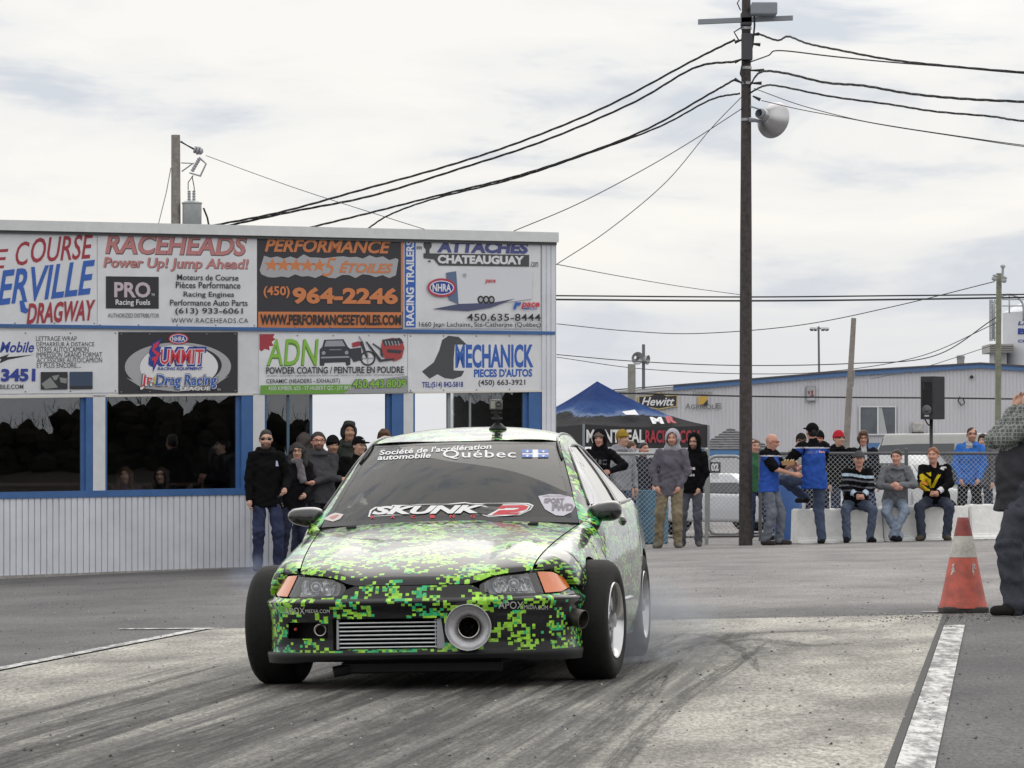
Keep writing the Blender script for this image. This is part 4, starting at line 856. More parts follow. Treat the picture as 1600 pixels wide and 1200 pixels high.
mb = MB(); [mb.box((S2(1544, y + .8).x, p0.y - .54, S2(0, y + .8).z), (S2(1581, y).x, p0.y - .5, S2(0, y).z)) for y in (541, 544.5, 548)]; mb.build('platform_slat', mat('slat_brown', (.10, .08, .07), .7), silo)
mb = MB(); p0 = S2(1554, 600); p1 = S2(1574, 551); mb.box((p0.x, p0.y + .2, p0.z), (p1.x, p1.y + 1.6, p1.z)); mb.build('support', mat('support_grey', (.42, .43, .45), .6), silo)

# ---- printed canopy tent
YC = 80.0
tent = thing('canopy_tent', 'blue and black printed canopy tent with racing lettering', 'tent', P(990, 790, YC))
FL = P(912, 664, YC - 1.3); FR = P(1107, 664, YC + .3); PK = P(933, 594, YC + .9)
ax_ = (FR - FL); ax_.z = 0; ax_.normalize(); bx_ = Vector((-ax_.y, ax_.x, 0))
side = (FR - FL).length
FL.z = FR.z = P(0, 664, YC).z; BL = FL + bx_ * side; BR = FR + bx_ * side
PK = (FL + FR + BL + BR) / 4; PK.z = P(0, 594, YC).z
PK = Vector((P(933, 594, PK.y).x, PK.y, PK.z))
def tent_mat():
    m = bpy.data.materials.new('canopy_print'); m.use_nodes = True; t = m.node_tree; p = t.nodes['Principled BSDF']; L = t.links
    c = t.nodes.new('ShaderNodeTexCoord'); s = t.nodes.new('ShaderNodeSeparateXYZ'); L.new(c.outputs['Object'], s.inputs[0])
    n = t.nodes.new('ShaderNodeTexNoise'); n.inputs['Scale'].default_value = 1.6; n.inputs['Detail'].default_value = 7; n.inputs['Roughness'].default_value = .6; L.new(c.outputs['Object'], n.inputs['Vector'])
    a = t.nodes.new('ShaderNodeMath'); a.operation = 'MULTIPLY_ADD'; a.inputs[1].default_value = .55; L.new(n.outputs['Fac'], a.inputs[0]); L.new(s.outputs['Z'], a.inputs[2])
    r = t.nodes.new('ShaderNodeValToRGB'); e = r.color_ramp.elements; z0 = FL.z - tent.location.z
    mr_ = t.nodes.new('ShaderNodeMapRange'); mr_.inputs['From Min'].default_value = z0 - .1; mr_.inputs['From Max'].default_value = z0 + .85; L.new(a.outputs[0], mr_.inputs['Value'])
    e[0].position = .0; e[0].color = (.014, .014, .017, 1); e[1].position = 1; e[1].color = (.009, .032, .135, 1)
    q = e.new(.60); q.color = (.02, .02, .024, 1); q = e.new(.63); q.color = (.13, .18, .30, 1); q = e.new(.74); q.color = (.02, .06, .19, 1)
    L.new(mr_.outputs[0], r.inputs[0]); L.new(r.outputs[0], p.inputs['Base Color']); p.inputs['Roughness'].default_value = .85; p.inputs['Specular IOR Level'].default_value = .2
    n2 = t.nodes.new('ShaderNodeTexNoise'); n2.inputs['Scale'].default_value = 2.5; L.new(c.outputs['Object'], n2.inputs['Vector']); b = t.nodes.new('ShaderNodeBump'); b.inputs['Strength'].default_value = .7; b.inputs['Distance'].default_value = .08; L.new(n2.outputs['Fac'], b.inputs['Height']); L.new(b.outputs[0], p.inputs['Normal'])
    return m
def canopy(mb, corners, peak, sag=.10, n=14):
    for k in range(4):
        A, B = corners[k], corners[(k + 1) % 4]
        def fn(u, v_):
            p = A.lerp(B, u).lerp(peak, v_); s_ = sag * 4 * v_ * (1 - v_) * (1 - v_ * .3) ; e_ = .05 * 4 * u * (1 - u) * (1 - v_) ** 3
            return (p.x, p.y, p.z - s_ - e_)
        mb.grid(fn, n, n)
mb = MB(); canopy(mb, [FL, FR, BR, BL], PK, .14); mb.build('canopy', tent_mat(), tent, smooth=True, angle=25)
mb = MB(); hv = P(0, 664, YC).z - P(0, 699, YC).z
for A, B in ((FL, FR), (FR, BR), (BL, FL)):
    mb.grid(lambda u, v_: (lerp(A.x, B.x, u), lerp(A.y, B.y, u), A.z - hv * v_ - .05 * 4 * u * (1 - u) * (1 - v_)), 16, 3)
mb.build('valance', mat('valance_black', (.016, .016, .019), .6), tent)
def on_val(x, y):
    u = (x - 912) / (1107 - 912); p = FL.lerp(FR, u); o = -bx_ * .03; return Vector((p.x, p.y, P(x, y, p.y).z)) + o
mb = MB(); text(mb, 'MONTREAL', (915, 671, 1005, 692), on_val, bold=.03); mb.build('lettering', WH2, tent, recalc=False)
mb = MB(); text(mb, 'RACING.COM', (1006, 672, 1091, 692), on_val, bold=.03); mb.build('lettering', ink('tent_red', (.36, .03, .05)), tent, recalc=False)
def on_roof(x, y):
    """Drop the lettering onto the front slope of the canopy."""
    o = cam.location.copy(); d = (P(x, y, 60) - o); nrm = (FR - FL).cross(PK - FL).normalized(); 
    tt = (FL - o).dot(nrm) / d.dot(nrm); p = o + d * tt; return p - d.normalized() * .06 - Vector((0, 0, 0))
mb = MB(); text(mb, 'M', (1015, 651.5, 1038, 662), on_roof, bold=.06, shear=-.25); mb.add([on_roof(*q_) for q_ in ((972, 643), (992, 640), (998, 648), (978, 648))], [(0, 1, 2, 3)]); mb.build('lettering', WH2, tent, recalc=False)
mb = MB(); text(mb, 'R', (1039, 650, 1058, 661), on_roof, bold=.06, shear=-.25); mb.build('lettering', ink('tent_red', ()), tent, recalc=False)
def on_left(x, y):
    o = cam.location.copy(); d = (P(x, y, 60) - o); nrm = (FL - BL).cross(PK - FL).normalized(); tt = (FL - o).dot(nrm) / d.dot(nrm); return o + d * tt - d.normalized() * .08
for q_ in (FL, FR, BR, BL):
    mb = MB(); mb.box((q_.x - .025, q_.y - .025, 0), (q_.x + .025, q_.y + .025, q_.z)); mb.build('leg', steelg, tent)
# ---- shingled gazebo
YG = 95.0
gaz = thing('gazebo', 'small gazebo with grey shingled roof and blue beam beyond the gate', 'gazebo', P(1150, 760, YG))
mb = MB(); pk = P(1141, 669, YG + 1.5); cs_ = [P(1086, 703, YG - .5), P(1212, 703, YG - .5), P(1196, 701, YG + 3.4), P(1098, 701, YG + 3.4)]
rows = 9
for k in range(4):
    A, B = cs_[k], cs_[(k + 1) % 4]
    for r_ in range(rows):
        t0 = r_ / rows; t1 = (r_ + 1) / rows + .02; a0 = A.lerp(pk, t0); b0 = B.lerp(pk, t0); a1 = A.lerp(pk, min(t1, 1)); b1 = B.lerp(pk, min(t1, 1)); up = Vector((0, 0, .03))
        mb.add([a0 + up, b0 + up, b1, a1, a0, b0], [(0, 1, 2, 3), (4, 5, 1, 0)])
mb.build('roof', mat('grey_shingle', (.10, .10, .11), .9, var=.5, vscale=6), gaz)
mb = MB()
for k in range(4):
    A, B = cs_[k], cs_[(k + 1) % 4]; d_ = (B - A).normalized(); nn = Vector((d_.y, -d_.x, 0)) * .06
    mb.prism([(0, 0), (1, 0), (1, 1), (0, 1)], lambda x, y, d: A.lerp(B, x) * 1.0 + Vector((0, 0, -.14 * y - .01)) + nn * d, -.5, .5)
mb.build('beam', mat('gazebo_blue', (.07, .18, .36), .6), gaz)
for A in cs_:
    mb = MB(); mb.box((A.x - .06, A.y - .06, 0), (A.x + .06, A.y + .06, A.z - .14)); mb.build('post', mat('gazebo_blue', ()), gaz)
mb = MB(); mb.box((cs_[0].x, YG - .2, .0), (cs_[1].x, YG - .1, .75)); mb.build('railing_panel', mat('gazebo_blue', ()), gaz)
t = thing('notice_board', 'small dark number board hung on the fence gate', 'board', P(1117, 741, 65))
mb = MB(); a, b = P(1108, 739, 65), P(1126, 722, 65); mb.box((a.x, 65, a.z), (b.x, 65.03, b.z)); mb.build('board', BLK, t)
mb = MB(); text(mb, '02', (1111, 724, 1123, 736), lambda x, y: P(x, y, 64.99), bold=.05); mb.build('lettering', WH2, t, recalc=False)
mb = MB(); a, b = P(1111, 748, 65), P(1123, 738.5, 65); mb.box((a.x, 65, a.z), (b.x, 65.03, b.z)); mb.build('paper', WHT, t)

# ---- chain link fences
link = mat('chain_link_wire', (.40, .41, .42), .45, .5)
railm = mat('fence_rail', (.33, .34, .34), .5, .5, var=.15)
dark_rail = mat('dark_fence_rail', (.09, .09, .10), .6)
def mesh_panel(mb, A, B, z0a, z1a, cell=.075, r=.0028):
    """Diagonal woven wires between A and B (ground points), from z0 to z1."""
    d = (B - A); Lh = d.xy.length; u = Vector((d.x, d.y, 0)).normalized(); H = z1a - z0a; nrm = Vector((u.y, -u.x, 0))
    k = -H
    while k < Lh:
        for sgn in (1, -1):
            s0, s1 = (k, k + H) if sgn > 0 else (k + H, k)
            ta = 0.0; tb = 1.0
            # clip to the panel
            def clip(s0, s1):
                a, b = 0.0, 1.0
                if s0 == s1: return a, b
                for lim, keep in ((0, 1), (Lh, -1)):
                    t_ = (lim - s0) / (s1 - s0)
                    inside0 = (s0 - lim) * keep >= 0; inside1 = (s1 - lim) * keep >= 0
                    if not inside0 and not inside1: return None
                    if not inside0: a = max(a, t_)
                    elif not inside1: b = min(b, t_)
                return (a, b) if b > a else None
            c_ = clip(s0, s1)
            if c_:
                p = lambda t_: Vector((A.x, A.y, 0)) + u * lerp(s0, s1, t_) + Vector((0, 0, lerp(z0a, z1a, t_))) + nrm * (.004 * sgn)
                mb.tube([p(c_[0]), p(c_[1])], r, 3, cap=False)
        k += cell
def fence(label, px0, px1, py_top, Y, posts, rail=railm, z0=.05, Yb=None, slope=0):
    A = G(px0, Y); B = G(px1, Yb or Y); zt_ = P(0, py_top, Y).z
    t = thing('chain_link_fence', label, 'fence', A.lerp(B, .5))
    mb = MB(); mesh_panel(mb, A, B, A.z + z0, zt_ - .02); mb.build('mesh', link, t)
    mb = MB(); mb.tube([Vector((A.x, A.y, zt_)), Vector((B.x, B.y, zt_))], .024, 8); mb.build('rail', rail, t, smooth=True)
    for px in posts:
        g_ = G(px, lerp(Y, Yb or Y, (px - px0) / (px1 - px0))); mb = MB(); mb.tube([g_ + Vector((0, 0, -.2)), Vector((g_.x, g_.y, zt_ + .05))], .03, 10); mb.lathe([(.034, 0), (.034, .02), (0, .05)], (g_.x, g_.y, zt_ + .05), (0, 0, 1), 10); mb.build('post', rail, t, smooth=True, angle=40)
    return t
fence('chain link fence with grey top rail behind the hooded men', 925, 1104, 709, 59.5, (930, 1104))
gate = thing('fence_gate', 'narrow chain link gate with rounded tube frame beside the tall pole', 'gate', G(1135, 60))
A = G(1107, 59.6); B = G(1160, 59.6); zt_, zb_ = P(0, 713, 59.6).z, P(0, 834, 59.6).z; rr_ = .12
fr = []
for (cx, cz, a0) in ((B.x - rr_, zt_ - rr_, 90), (B.x - rr_, zb_ + rr_, 0), (A.x + rr_, zb_ + rr_, -90), (A.x + rr_, zt_ - rr_, 180)):
    for k in range(6):
        t_ = R(a0 - 90 * k / 5); fr.append(Vector((cx + rr_ * math.cos(t_), A.y, cz + rr_ * math.sin(t_))))
fr.append(fr[0]); mb = MB(); mb.tube(fr, .024, 8, cap=False); mb.build('frame', railm, gate, smooth=True)
mb = MB(); mesh_panel(mb, A + Vector((.03, 0, 0)), B - Vector((.03, 0, 0)), zb_ + .02, zt_ - .02); mb.build('mesh', link, gate)
mb = MB(); [mb.tube([Vector((B.x - .05, A.y - .02, z)), Vector((B.x + .09, A.y - .02, z))], .02, 6) for z in (zb_ + .2, zt_ - .25)]; mb.build('hinge', railm, gate)
fence('chain link fence with dark top rail behind the white barrier', 1185, 1800, 708.5, 61.5, (1188, 1416, 1640), dark_rail, z0=.1)
# ---- white concrete barriers
bwhite = mat('barrier_white', (.82, .82, .80), .85, var=.10, vscale=7, bump=.5, bscale=14)
def barrier(px0, px1, label, Y0, Y1, ytop):
    A = G(px0, Y0); B = G(px1, Y1); t = Vector((B.x - A.x, B.y - A.y, 0)); Lh = t.length; u = t.normalized(); nrm = Vector((u.y, -u.x, 0))
    z1 = P(0, ytop, (Y0 + Y1) / 2).z; g0 = min(A.z, B.z) - .02; bm = bmesh.new()
    pr = [(-.24, 0), (-.24, .06), (-.17, .16), (-.13, 1), (.13, 1), (.17, .16), (.24, .06), (.24, 0)]
    n = 22; rings = []; rg = random.Random(px0)
    for k in range(n + 1):
        p = Vector((A.x, A.y, 0)) + u * (Lh * k / n); g_ = lerp(A.z, B.z, k / n)
        rings.append([bm.verts.new(p + nrm * (-o + rg.uniform(-.006, .006)) + Vector((0, 0, g_ - .01 + (z1 - g_) * h + (rg.uniform(-.008, .008) if h == 1 else 0)))) for o, h in pr])
    for k in range(n):
        for i in range(len(pr)):
            j = (i + 1) % len(pr); bm.faces.new((rings[k][i], rings[k][j], rings[k + 1][j], rings[k + 1][i]))
    bm.faces.new(rings[0]); bm.faces.new(rings[-1][::-1])
    bmesh.ops.recalc_face_normals(bm, faces=bm.faces[:])
    bmesh.ops.bevel(bm, geom=[e for e in bm.edges if e.is_manifold and e.calc_face_angle(0) > .7], offset=.018, segments=2, affect='EDGES')
    me = bpy.data.meshes.new('concrete_barrier'); bm.to_mesh(me); bm.free(); me.materials.append(bwhite); me.polygons.foreach_set('use_smooth', [True] * len(me.polygons)); me.set_sharp_from_angle(angle=R(35))
    o = bpy.data.objects.new('concrete_barrier', me); COL.objects.link(o); o.location = (0, 0, 0)
    return tag(o, label, 'barrier', 'white concrete barriers')
barrier(1241, 1374, 'white concrete barrier that the blue shirted man rests his foot on', 58.6, 59.0, 794)
barrier(1376, 1508, 'white concrete barrier under the men in grey hoodie and yellow black jacket', 59.0, 59.4, 789.5)
barrier(1510.5, 1640, 'white concrete barrier in front of the man in bright blue jacket', 59.4, 59.8, 787)
# ---- barrels
def barrel(px, Y, r, h, m, label):
    g_ = G(px, Y); t = thing('barrel', label, 'barrel', g_)
    mb = MB(); pr = [(0, 0), (r * .94, 0), (r * .97, .02)]
    for k in range(1, 12):
        z = h * k / 12; pr.append((r * (1.0 if k not in (4, 8) else 1.035), z))
    pr += [(r * .97, h - .01), (r * .94, h), (r * .88, h - .02), (0, h - .02)]
    mb.lathe(pr, g_, (0, 0, 1), 28); mb.build('drum', m, t, smooth=True, angle=40)
    mb = MB(); [mb.lathe([(r * s_, h * z - .012), (r * (s_ + .02), h * z), (r * s_, h * z + .012)], g_, (0, 0, 1), 28) for s_, z in ((1.0, .04), (.985, .97))]; mb.build('rim', m, t, smooth=True)
barrel(1019, 61.0, .255, .86, mat('teal_barrel', (.06, .17, .26), .55, var=.15), 'teal blue drum behind the chain link fence next to the denim jacket man')
barrel(1231, 60.1, .21, .93, mat('blue_barrel', (.05, .13, .36), .5, var=.12), 'bright blue drum at the end of the white barrier behind the eating man')
# ---- loudspeaker on a stand
YL_ = 62.6
st = thing('speaker_stand', 'black pole stand holding up the loudspeaker behind the fence', 'stand', G(1455, YL_))
mb = MB(); g_ = G(1455, YL_); mb.tube([g_, P(1455, 655, YL_)], .03, 10); mb.build('pole', mat('black_steel', (.02, .02, .022), .5), st, smooth=True)
for a_ in (90, 210, 330):
    mb = MB(); mb.tube([g_ + Vector((0, 0, .5)), g_ + Vector((.5 * math.cos(R(a_)), .5 * math.sin(R(a_)), .02))], .015, 6); mb.build('leg', mat('black_steel', ()), st)
sp_ = thing('loudspeaker', 'black wedge loudspeaker cabinet on the pole in front of the shed', 'loudspeaker', P(1455, 655, YL_))
spm = mat('speaker_black', (.022, .022, .027), .6, var=.2)
def LS(x, y, d): p = P(x, y, YL_); p.y = YL_ + d; return p
mb = MB(); v = []
for y in (655, 588.5):
    v += [LS(1437.5, y, -.10), LS(1456, y, -.22), LS(1475.5, y, -.05), LS(1472, y, .30), LS(1441, y, .25)]
mb.add(v, [(0, 1, 2, 3, 4), (9, 8, 7, 6, 5), (0, 5, 6, 1), (1, 6, 7, 2), (2, 7, 8, 3), (3, 8, 9, 4), (4, 9, 5, 0)]); mb.build('cabinet', spm, sp_)
fa, fb = LS(1437.5, 655, -.10), LS(1456, 655, -.22); fn_ = Vector((fb.y - fa.y, -(fb.x - fa.x), 0)).normalized()
def on_face(u, y, o): p = fa.lerp(fb, u); p.z = P(0, y, YL_).z; return p + fn_ * o
mb = MB(); mb.add([on_face(.12, 597, .004), on_face(.88, 597, .004), on_face(.88, 645, .004), on_face(.12, 645, .004)], [(0, 1, 2, 3)]); mb.build('grille', mat('grille_black', (.008, .008, .010), .8), sp_)
mb = MB(); c_ = on_face(.5, 641, .0); mb.lathe([(.085, .01), (.075, .03), (.03, .005), (.028, .02), (0, .03)], c_, fn_, 20); mb.build('driver_cone', mat('driver_grey', (.10, .105, .12), .35), sp_, smooth=True)
mb = MB(); mb.add([on_face(.24, 598.5, .008), on_face(.76, 598.5, .008), on_face(.76, 608, .008), on_face(.24, 608, .008), on_face(.40, 601, -.03), on_face(.60, 601, -.03), on_face(.60, 606, -.03), on_face(.40, 606, -.03)], [(0, 1, 5, 4), (1, 2, 6, 5), (2, 3, 7, 6), (3, 0, 4, 7)]); mb.build('horn', mat('driver_grey', ()), sp_)
mb = MB(); mb.add([on_face(.32, 651, .006), on_face(.68, 651, .006), on_face(.68, 649, .006), on_face(.32, 649, .006)], [(0, 1, 2, 3)]); mb.build('badge', WH2, sp_, recalc=False)
mb = MB(); mb.tube([LS(1444, 655, -.1), LS(1448, 662, -.08), LS(1454, 667, -.04)], .012, 5); mb.build('cable', cable, sp_)
# ---- traffic cone
cp = G(1505, depth(1505, 957)); cone = thing('traffic_cone', 'scuffed red traffic cone with a dirty white collar on a black base', 'traffic cone', cp)
def cone_mat(name, col, dirt):
    m = bpy.data.materials.new(name); m.use_nodes = True; t = m.node_tree; p = t.nodes['Principled BSDF']; L = t.links
    c = t.nodes.new('ShaderNodeTexCoord'); n = t.nodes.new('ShaderNodeTexNoise'); n.inputs['Scale'].default_value = 9; n.inputs['Detail'].default_value = 9; n.inputs['Roughness'].default_value = .72; L.new(c.outputs['Object'], n.inputs['Vector'])
    r = t.nodes.new('ShaderNodeValToRGB'); r.color_ramp.elements[0].position = .34; r.color_ramp.elements[0].color = (*dirt, 1); r.color_ramp.elements[1].position = .60; r.color_ramp.elements[1].color = (*col, 1)
    L.new(n.outputs['Fac'], r.inputs[0]); L.new(r.outputs[0], p.inputs['Base Color']); p.inputs['Roughness'].default_value = .6; return m
Hc = .705; cr_ = lambda h: lerp(.178, .042, h)
mb = MB(); mb.lathe([(cr_(h) + (.004 if h < .08 else 0), .035 + h * (Hc - .035)) for h in np.linspace(0, .56, 14)], cp, (0, 0, 1), 36); mb.build('lower_cone', cone_mat('cone_red', (.56, .115, .08), (.28, .075, .06)), cone, smooth=True)
mb = MB(); mb.lathe([(cr_(h) + .002, .035 + h * (Hc - .035)) for h in np.linspace(.56, .795, 8)], cp, (0, 0, 1), 36); mb.build('collar', cone_mat('cone_white', (.56, .54, .50), (.30, .28, .25)), cone, smooth=True)
mb = MB(); mb.lathe([(cr_(h), .035 + h * (Hc - .035)) for h in np.linspace(.795, 1, 6)] + [(.03, Hc - .004), (.028, Hc - .08)], cp, (0, 0, 1), 36); mb.build('tip', cone_mat('cone_tip_red', (.30, .06, .05), (.10, .03, .03)), cone, smooth=True)
mb = MB(); mb.box((cp.x - .172, cp.y - .172, cp.z - .005), (cp.x + .172, cp.y + .172, cp.z + .045), bev=.015); bs = mb.build('base', mat('cone_base_black', (.045, .042, .04), .85, var=.3, bump=.3), cone); 
mb = MB(); rg_ = random.Random(4)
for k in range(26):
    a_ = rg_.choice((-.75, .62)) + rg_.uniform(-.13, .13); h_ = .43 + rg_.uniform(-.055, .055); w_, t_ = rg_.uniform(.02, .07), rg_.uniform(.008, .022)
    vv = [(a_ - w_, h_ - t_), (a_ + w_ * .6, h_ - t_ * .7), (a_ + w_, h_ + t_), (a_ - w_ * .5, h_ + t_ * .8)]; mb.add([(cp.x + math.sin(q_) * (cr_(z_) + .003), cp.y - math.cos(q_) * (cr_(z_) + .003), cp.z + .035 + z_ * (Hc - .035)) for q_, z_ in vv], [(0, 1, 2, 3)])
mb.build('worn_stencil', mat('stencil_white', (.50, .47, .44), .7, var=.4, vscale=20), cone)
# ---- water bottle on the barrier
bp_ = P(1424.5, 789.5, 59.3); bt = thing('water_bottle', 'clear plastic water bottle standing on the white barrier', 'bottle', bp_)
mb = MB(); mb.lathe([(0, 0), (.032, 0), (.034, .02), (.032, .08), (.034, .13), (.014, .18), (.012, .20)], bp_, (0, 0, 1), 14); mb.build('bottle', mat('clear_plastic', (.55, .58, .60), .15), bt, smooth=True)
mb = MB(); mb.lathe([(.015, .195), (.015, .215), (0, .216)], bp_, (0, 0, 1), 12); mb.build('cap', WH2, bt)
# ================================================================== drag car
CL = Vector((-.387, 20.1, GZ(-.387))); CYAW, CROLL = R(-7.8), R(-1.15)
car = thing('drag_car', 'black two door hatchback with green pixel camouflage doing a burnout on the launch pad', 'car', CL, rot=(0, CROLL, CYAW))
CM = Matrix.Translation(CL) @ car.rotation_euler.to_matrix().to_4x4()
def cproj(p):
    w_ = CM @ Vector(p); return (800 + w_.x / w_.y * F, HOR - (w_.z - CAMZ) / w_.y * F)
def camo_mat():
    m = bpy.data.materials.new('pixel_camouflage_wrap'); m.use_nodes = True; t = m.node_tree; p = t.nodes['Principled BSDF']; L = t.links; N = t.nodes.new
    uv = N('ShaderNodeUVMap'); uv.uv_map = 'uv'
    def snap(sx, sy, off=(0, 0)):
        mp_ = N('ShaderNodeMapping'); mp_.inputs['Scale'].default_value = (1 / sx, 1 / sy, 1); mp_.inputs['Location'].default_value = (*off, 0); L.new(uv.outputs[0], mp_.inputs[0])
        f = N('ShaderNodeVectorMath'); f.operation = 'FLOOR'; L.new(mp_.outputs[0], f.inputs[0]); return f.outputs[0]
    def low(v, sc, w_):
        n = N('ShaderNodeTexNoise'); n.noise_dimensions = '4D'; n.inputs['W'].default_value = w_; n.inputs['Scale'].default_value = sc; n.inputs['Detail'].default_value = 2.5; n.inputs['Roughness'].default_value = .6; L.new(v, n.inputs['Vector']); return n.outputs['Fac']
    def white(v, w_):
        n = N('ShaderNodeTexWhiteNoise'); n.noise_dimensions = '4D'; n.inputs['W'].default_value = w_; L.new(v, n.inputs['Vector']); return n.outputs['Value']
    def m_(op, a, b, c=None):
        n = N('ShaderNodeMath'); n.operation = op
        for i, q in enumerate((a, b, c)):
            if q is None: continue
            if isinstance(q, (int, float)): n.inputs[i].default_value = q
            else: L.new(q, n.inputs[i])
        return n.outputs[0]
    A = snap(.0170, .0128); B = snap(.0245, .0175, (.37, .61))
    a = m_('GREATER_THAN', m_('MULTIPLY_ADD', white(A, 1), .25, low(A, .145, 3)), .712)
    b = m_('GREATER_THAN', m_('MULTIPLY_ADD', white(B, 2), .22, low(B, .20, 8)), .714)
    mask = m_('MAXIMUM', a, b)
    C = snap(.037, .0276, (.2, .4)); tone = m_('GREATER_THAN', m_('MULTIPLY_ADD', white(A, 5), .25, low(C, .12, 5)), .685)
    mx_ = N('ShaderNodeMix'); mx_.data_type = 'RGBA'; mx_.inputs['A'].default_value = (.33, .68, .06, 1); mx_.inputs['B'].default_value = (.035, .46, .18, 1); L.new(tone, mx_.inputs[0])
    sh_ = N('ShaderNodeMix'); sh_.data_type = 'RGBA'; sh_.blend_type = 'MULTIPLY'; sh_.inputs[0].default_value = 1; L.new(mx_.outputs['Result'], sh_.inputs['A']); q = m_('MULTIPLY_ADD', white(A, 9), .5, .62); L.new(q, sh_.inputs['B'])
    mb_ = N('ShaderNodeMix'); mb_.data_type = 'RGBA'; mb_.inputs['A'].default_value = (.010, .010, .012, 1); L.new(sh_.outputs['Result'], mb_.inputs['B']); L.new(mask, mb_.inputs[0])
    L.new(mb_.outputs['Result'], p.inputs['Base Color']); p.inputs['Roughness'].default_value = .30; p.inputs['Coat Weight'].default_value = 1; p.inputs['Coat Roughness'].default_value = .07; p.inputs['Coat IOR'].default_value = 1.36; p.inputs['Specular IOR Level'].default_value = .12
    c = N('ShaderNodeTexCoord'); n = N('ShaderNodeTexNoise'); n.inputs['Scale'].default_value = 3; L.new(c.outputs['Object'], n.inputs['Vector']); bp = N('ShaderNodeBump'); bp.inputs['Strength'].default_value = .10; bp.inputs['Distance'].default_value = .03; L.new(n.outputs['Fac'], bp.inputs['Height']); L.new(bp.outputs[0], p.inputs['Coat Normal'])
    return m
CAMO = camo_mat()
cblk = mat('car_black_plastic', (.010, .010, .012), .5, spec=.3); cgap = mat('car_gap_black', (.004, .004, .005), .9); rub_ = mat('gloss_black_trim', (.012, .012, .014), .25, coat=.5)
# ---- plan of the nose
_S = [0, .2, .4, .55, .68, .78, .88, 1.0]; _X = [0, .22, .44, .585, .69, .752, .79, .808]; _Y = [-.845, -.836, -.80, -.748, -.665, -.575, -.465, -.345]
fX, fY = cr_interp(_S, _X), cr_interp(_S, _Y)
def s_of_x(x): return interp([fX(k / 100) for k in range(101)], [k / 100 for k in range(101)], abs(x))
_z = [.13, .19, .25, .36, .40, .43, .448, .462, .475, .50, .59]; _i = [-.012, .0, .004, .0, -.004, -.016, -.016, .004, .014, .03, .085]
inw = cr_interp(_z, _i)
def nose(s, z, inset=0.0):
    """Point of the nose: s from -1 (left arch) through 0 (middle) to 1, at height z."""
    sg = 1 if s >= 0 else -1; a = min(abs(s), 1.0); x, y = fX(a), fY(a); dx, dy = fX(min(a + .01, 1)) - fX(max(a - .01, 0)), fY(min(a + .01, 1)) - fY(max(a - .01, 0))
    if a < .01: dx, dy = 1, 0
    l = math.hypot(dx, dy); nx, ny = -dy / l, dx / l       # inward
    k = inw(z) + inset
    return Vector((sg * (x + nx * k), y + ny * k, z))
zhi_ = cr_interp([.355, .375, .40, .43, .48, .58, .65, .72, .765, .79], [.505, .532, .550, .561, .568, .575, .580, .582, .572, .545])
zlo_ = lambda x: interp([.355, .375, .41, .65, .75, .79], [.496, .480, .472, .468, .472, .490], x)
def ztop(s):
    x = fX(min(abs(s), 1)); return interp([0, .30, .345, .36, .42, .65, .75, .79, .81], [.523, .523, .505, .478, .468, .464, .470, .492, .50], x)
# ---- bumper with its openings
def hole(x, z):
    if -.405 < x < .17 and .205 < z < .362: return False
    if (x - .295) ** 2 + (z - .312) ** 2 < .09 ** 2: return False
    if -.655 < x < -.435 and .262 < z < .345 and not (x > -.47 and z > .33): return False
    return True
def bgrid(mb, s0, s1, nu, zf0, zf1, nv, keep=None, inset=0.0, zs=None):
    def fn(u, v): s = lerp(s0, s1, u); return nose(s, lerp(zf0(s), zf1(s), v), inset)
    def uvf(u, v): s = lerp(s0, s1, u); return (s * 1.06 + 3, lerp(zf0(s), zf1(s), v))
    def kp(u, v): p = fn(u, v); return keep(p.x, p.z)
    return mb.grid(fn, nu, nv, 0, uvf, kp if keep else None)
mb = MB(); bgrid(mb, -1, 1, 300, lambda s: .19, ztop, 80, hole); bumper = mb.build('front_bumper', CAMO, car, smooth=True, local=True)
mb = MB()
def lipf(u, v):
    s = lerp(-.93, .93, u); lo = interp([0, .4, .6, .93], [.155, .150, .135, .128], abs(s)); prof = [(0.03, .192), (-.016, .190), (-.020, .178), (-.012, lo + .004), (.01, lo), (.15, lo)]
    k = v * 5; i = min(int(k), 4); t_ = k - i; d_, z_ = lerp(prof[i][0], prof[i + 1][0], t_), lerp(prof[i][1], prof[i + 1][1], t_); p = nose(s, .19, d_); p.z = z_; return p
mb.grid(lipf, 80, 10); mb.build('front_lip', mat('satin_black_lip', (.010, .010, .011), .42, spec=.3), car, smooth=True, local=True, angle=40)
mb = MB(); bgrid(mb, -.97, .97, 60, lambda s: .14, lambda s: .50, 8, None, .10); mb.build('nose_lining', cgap, car, local=True)
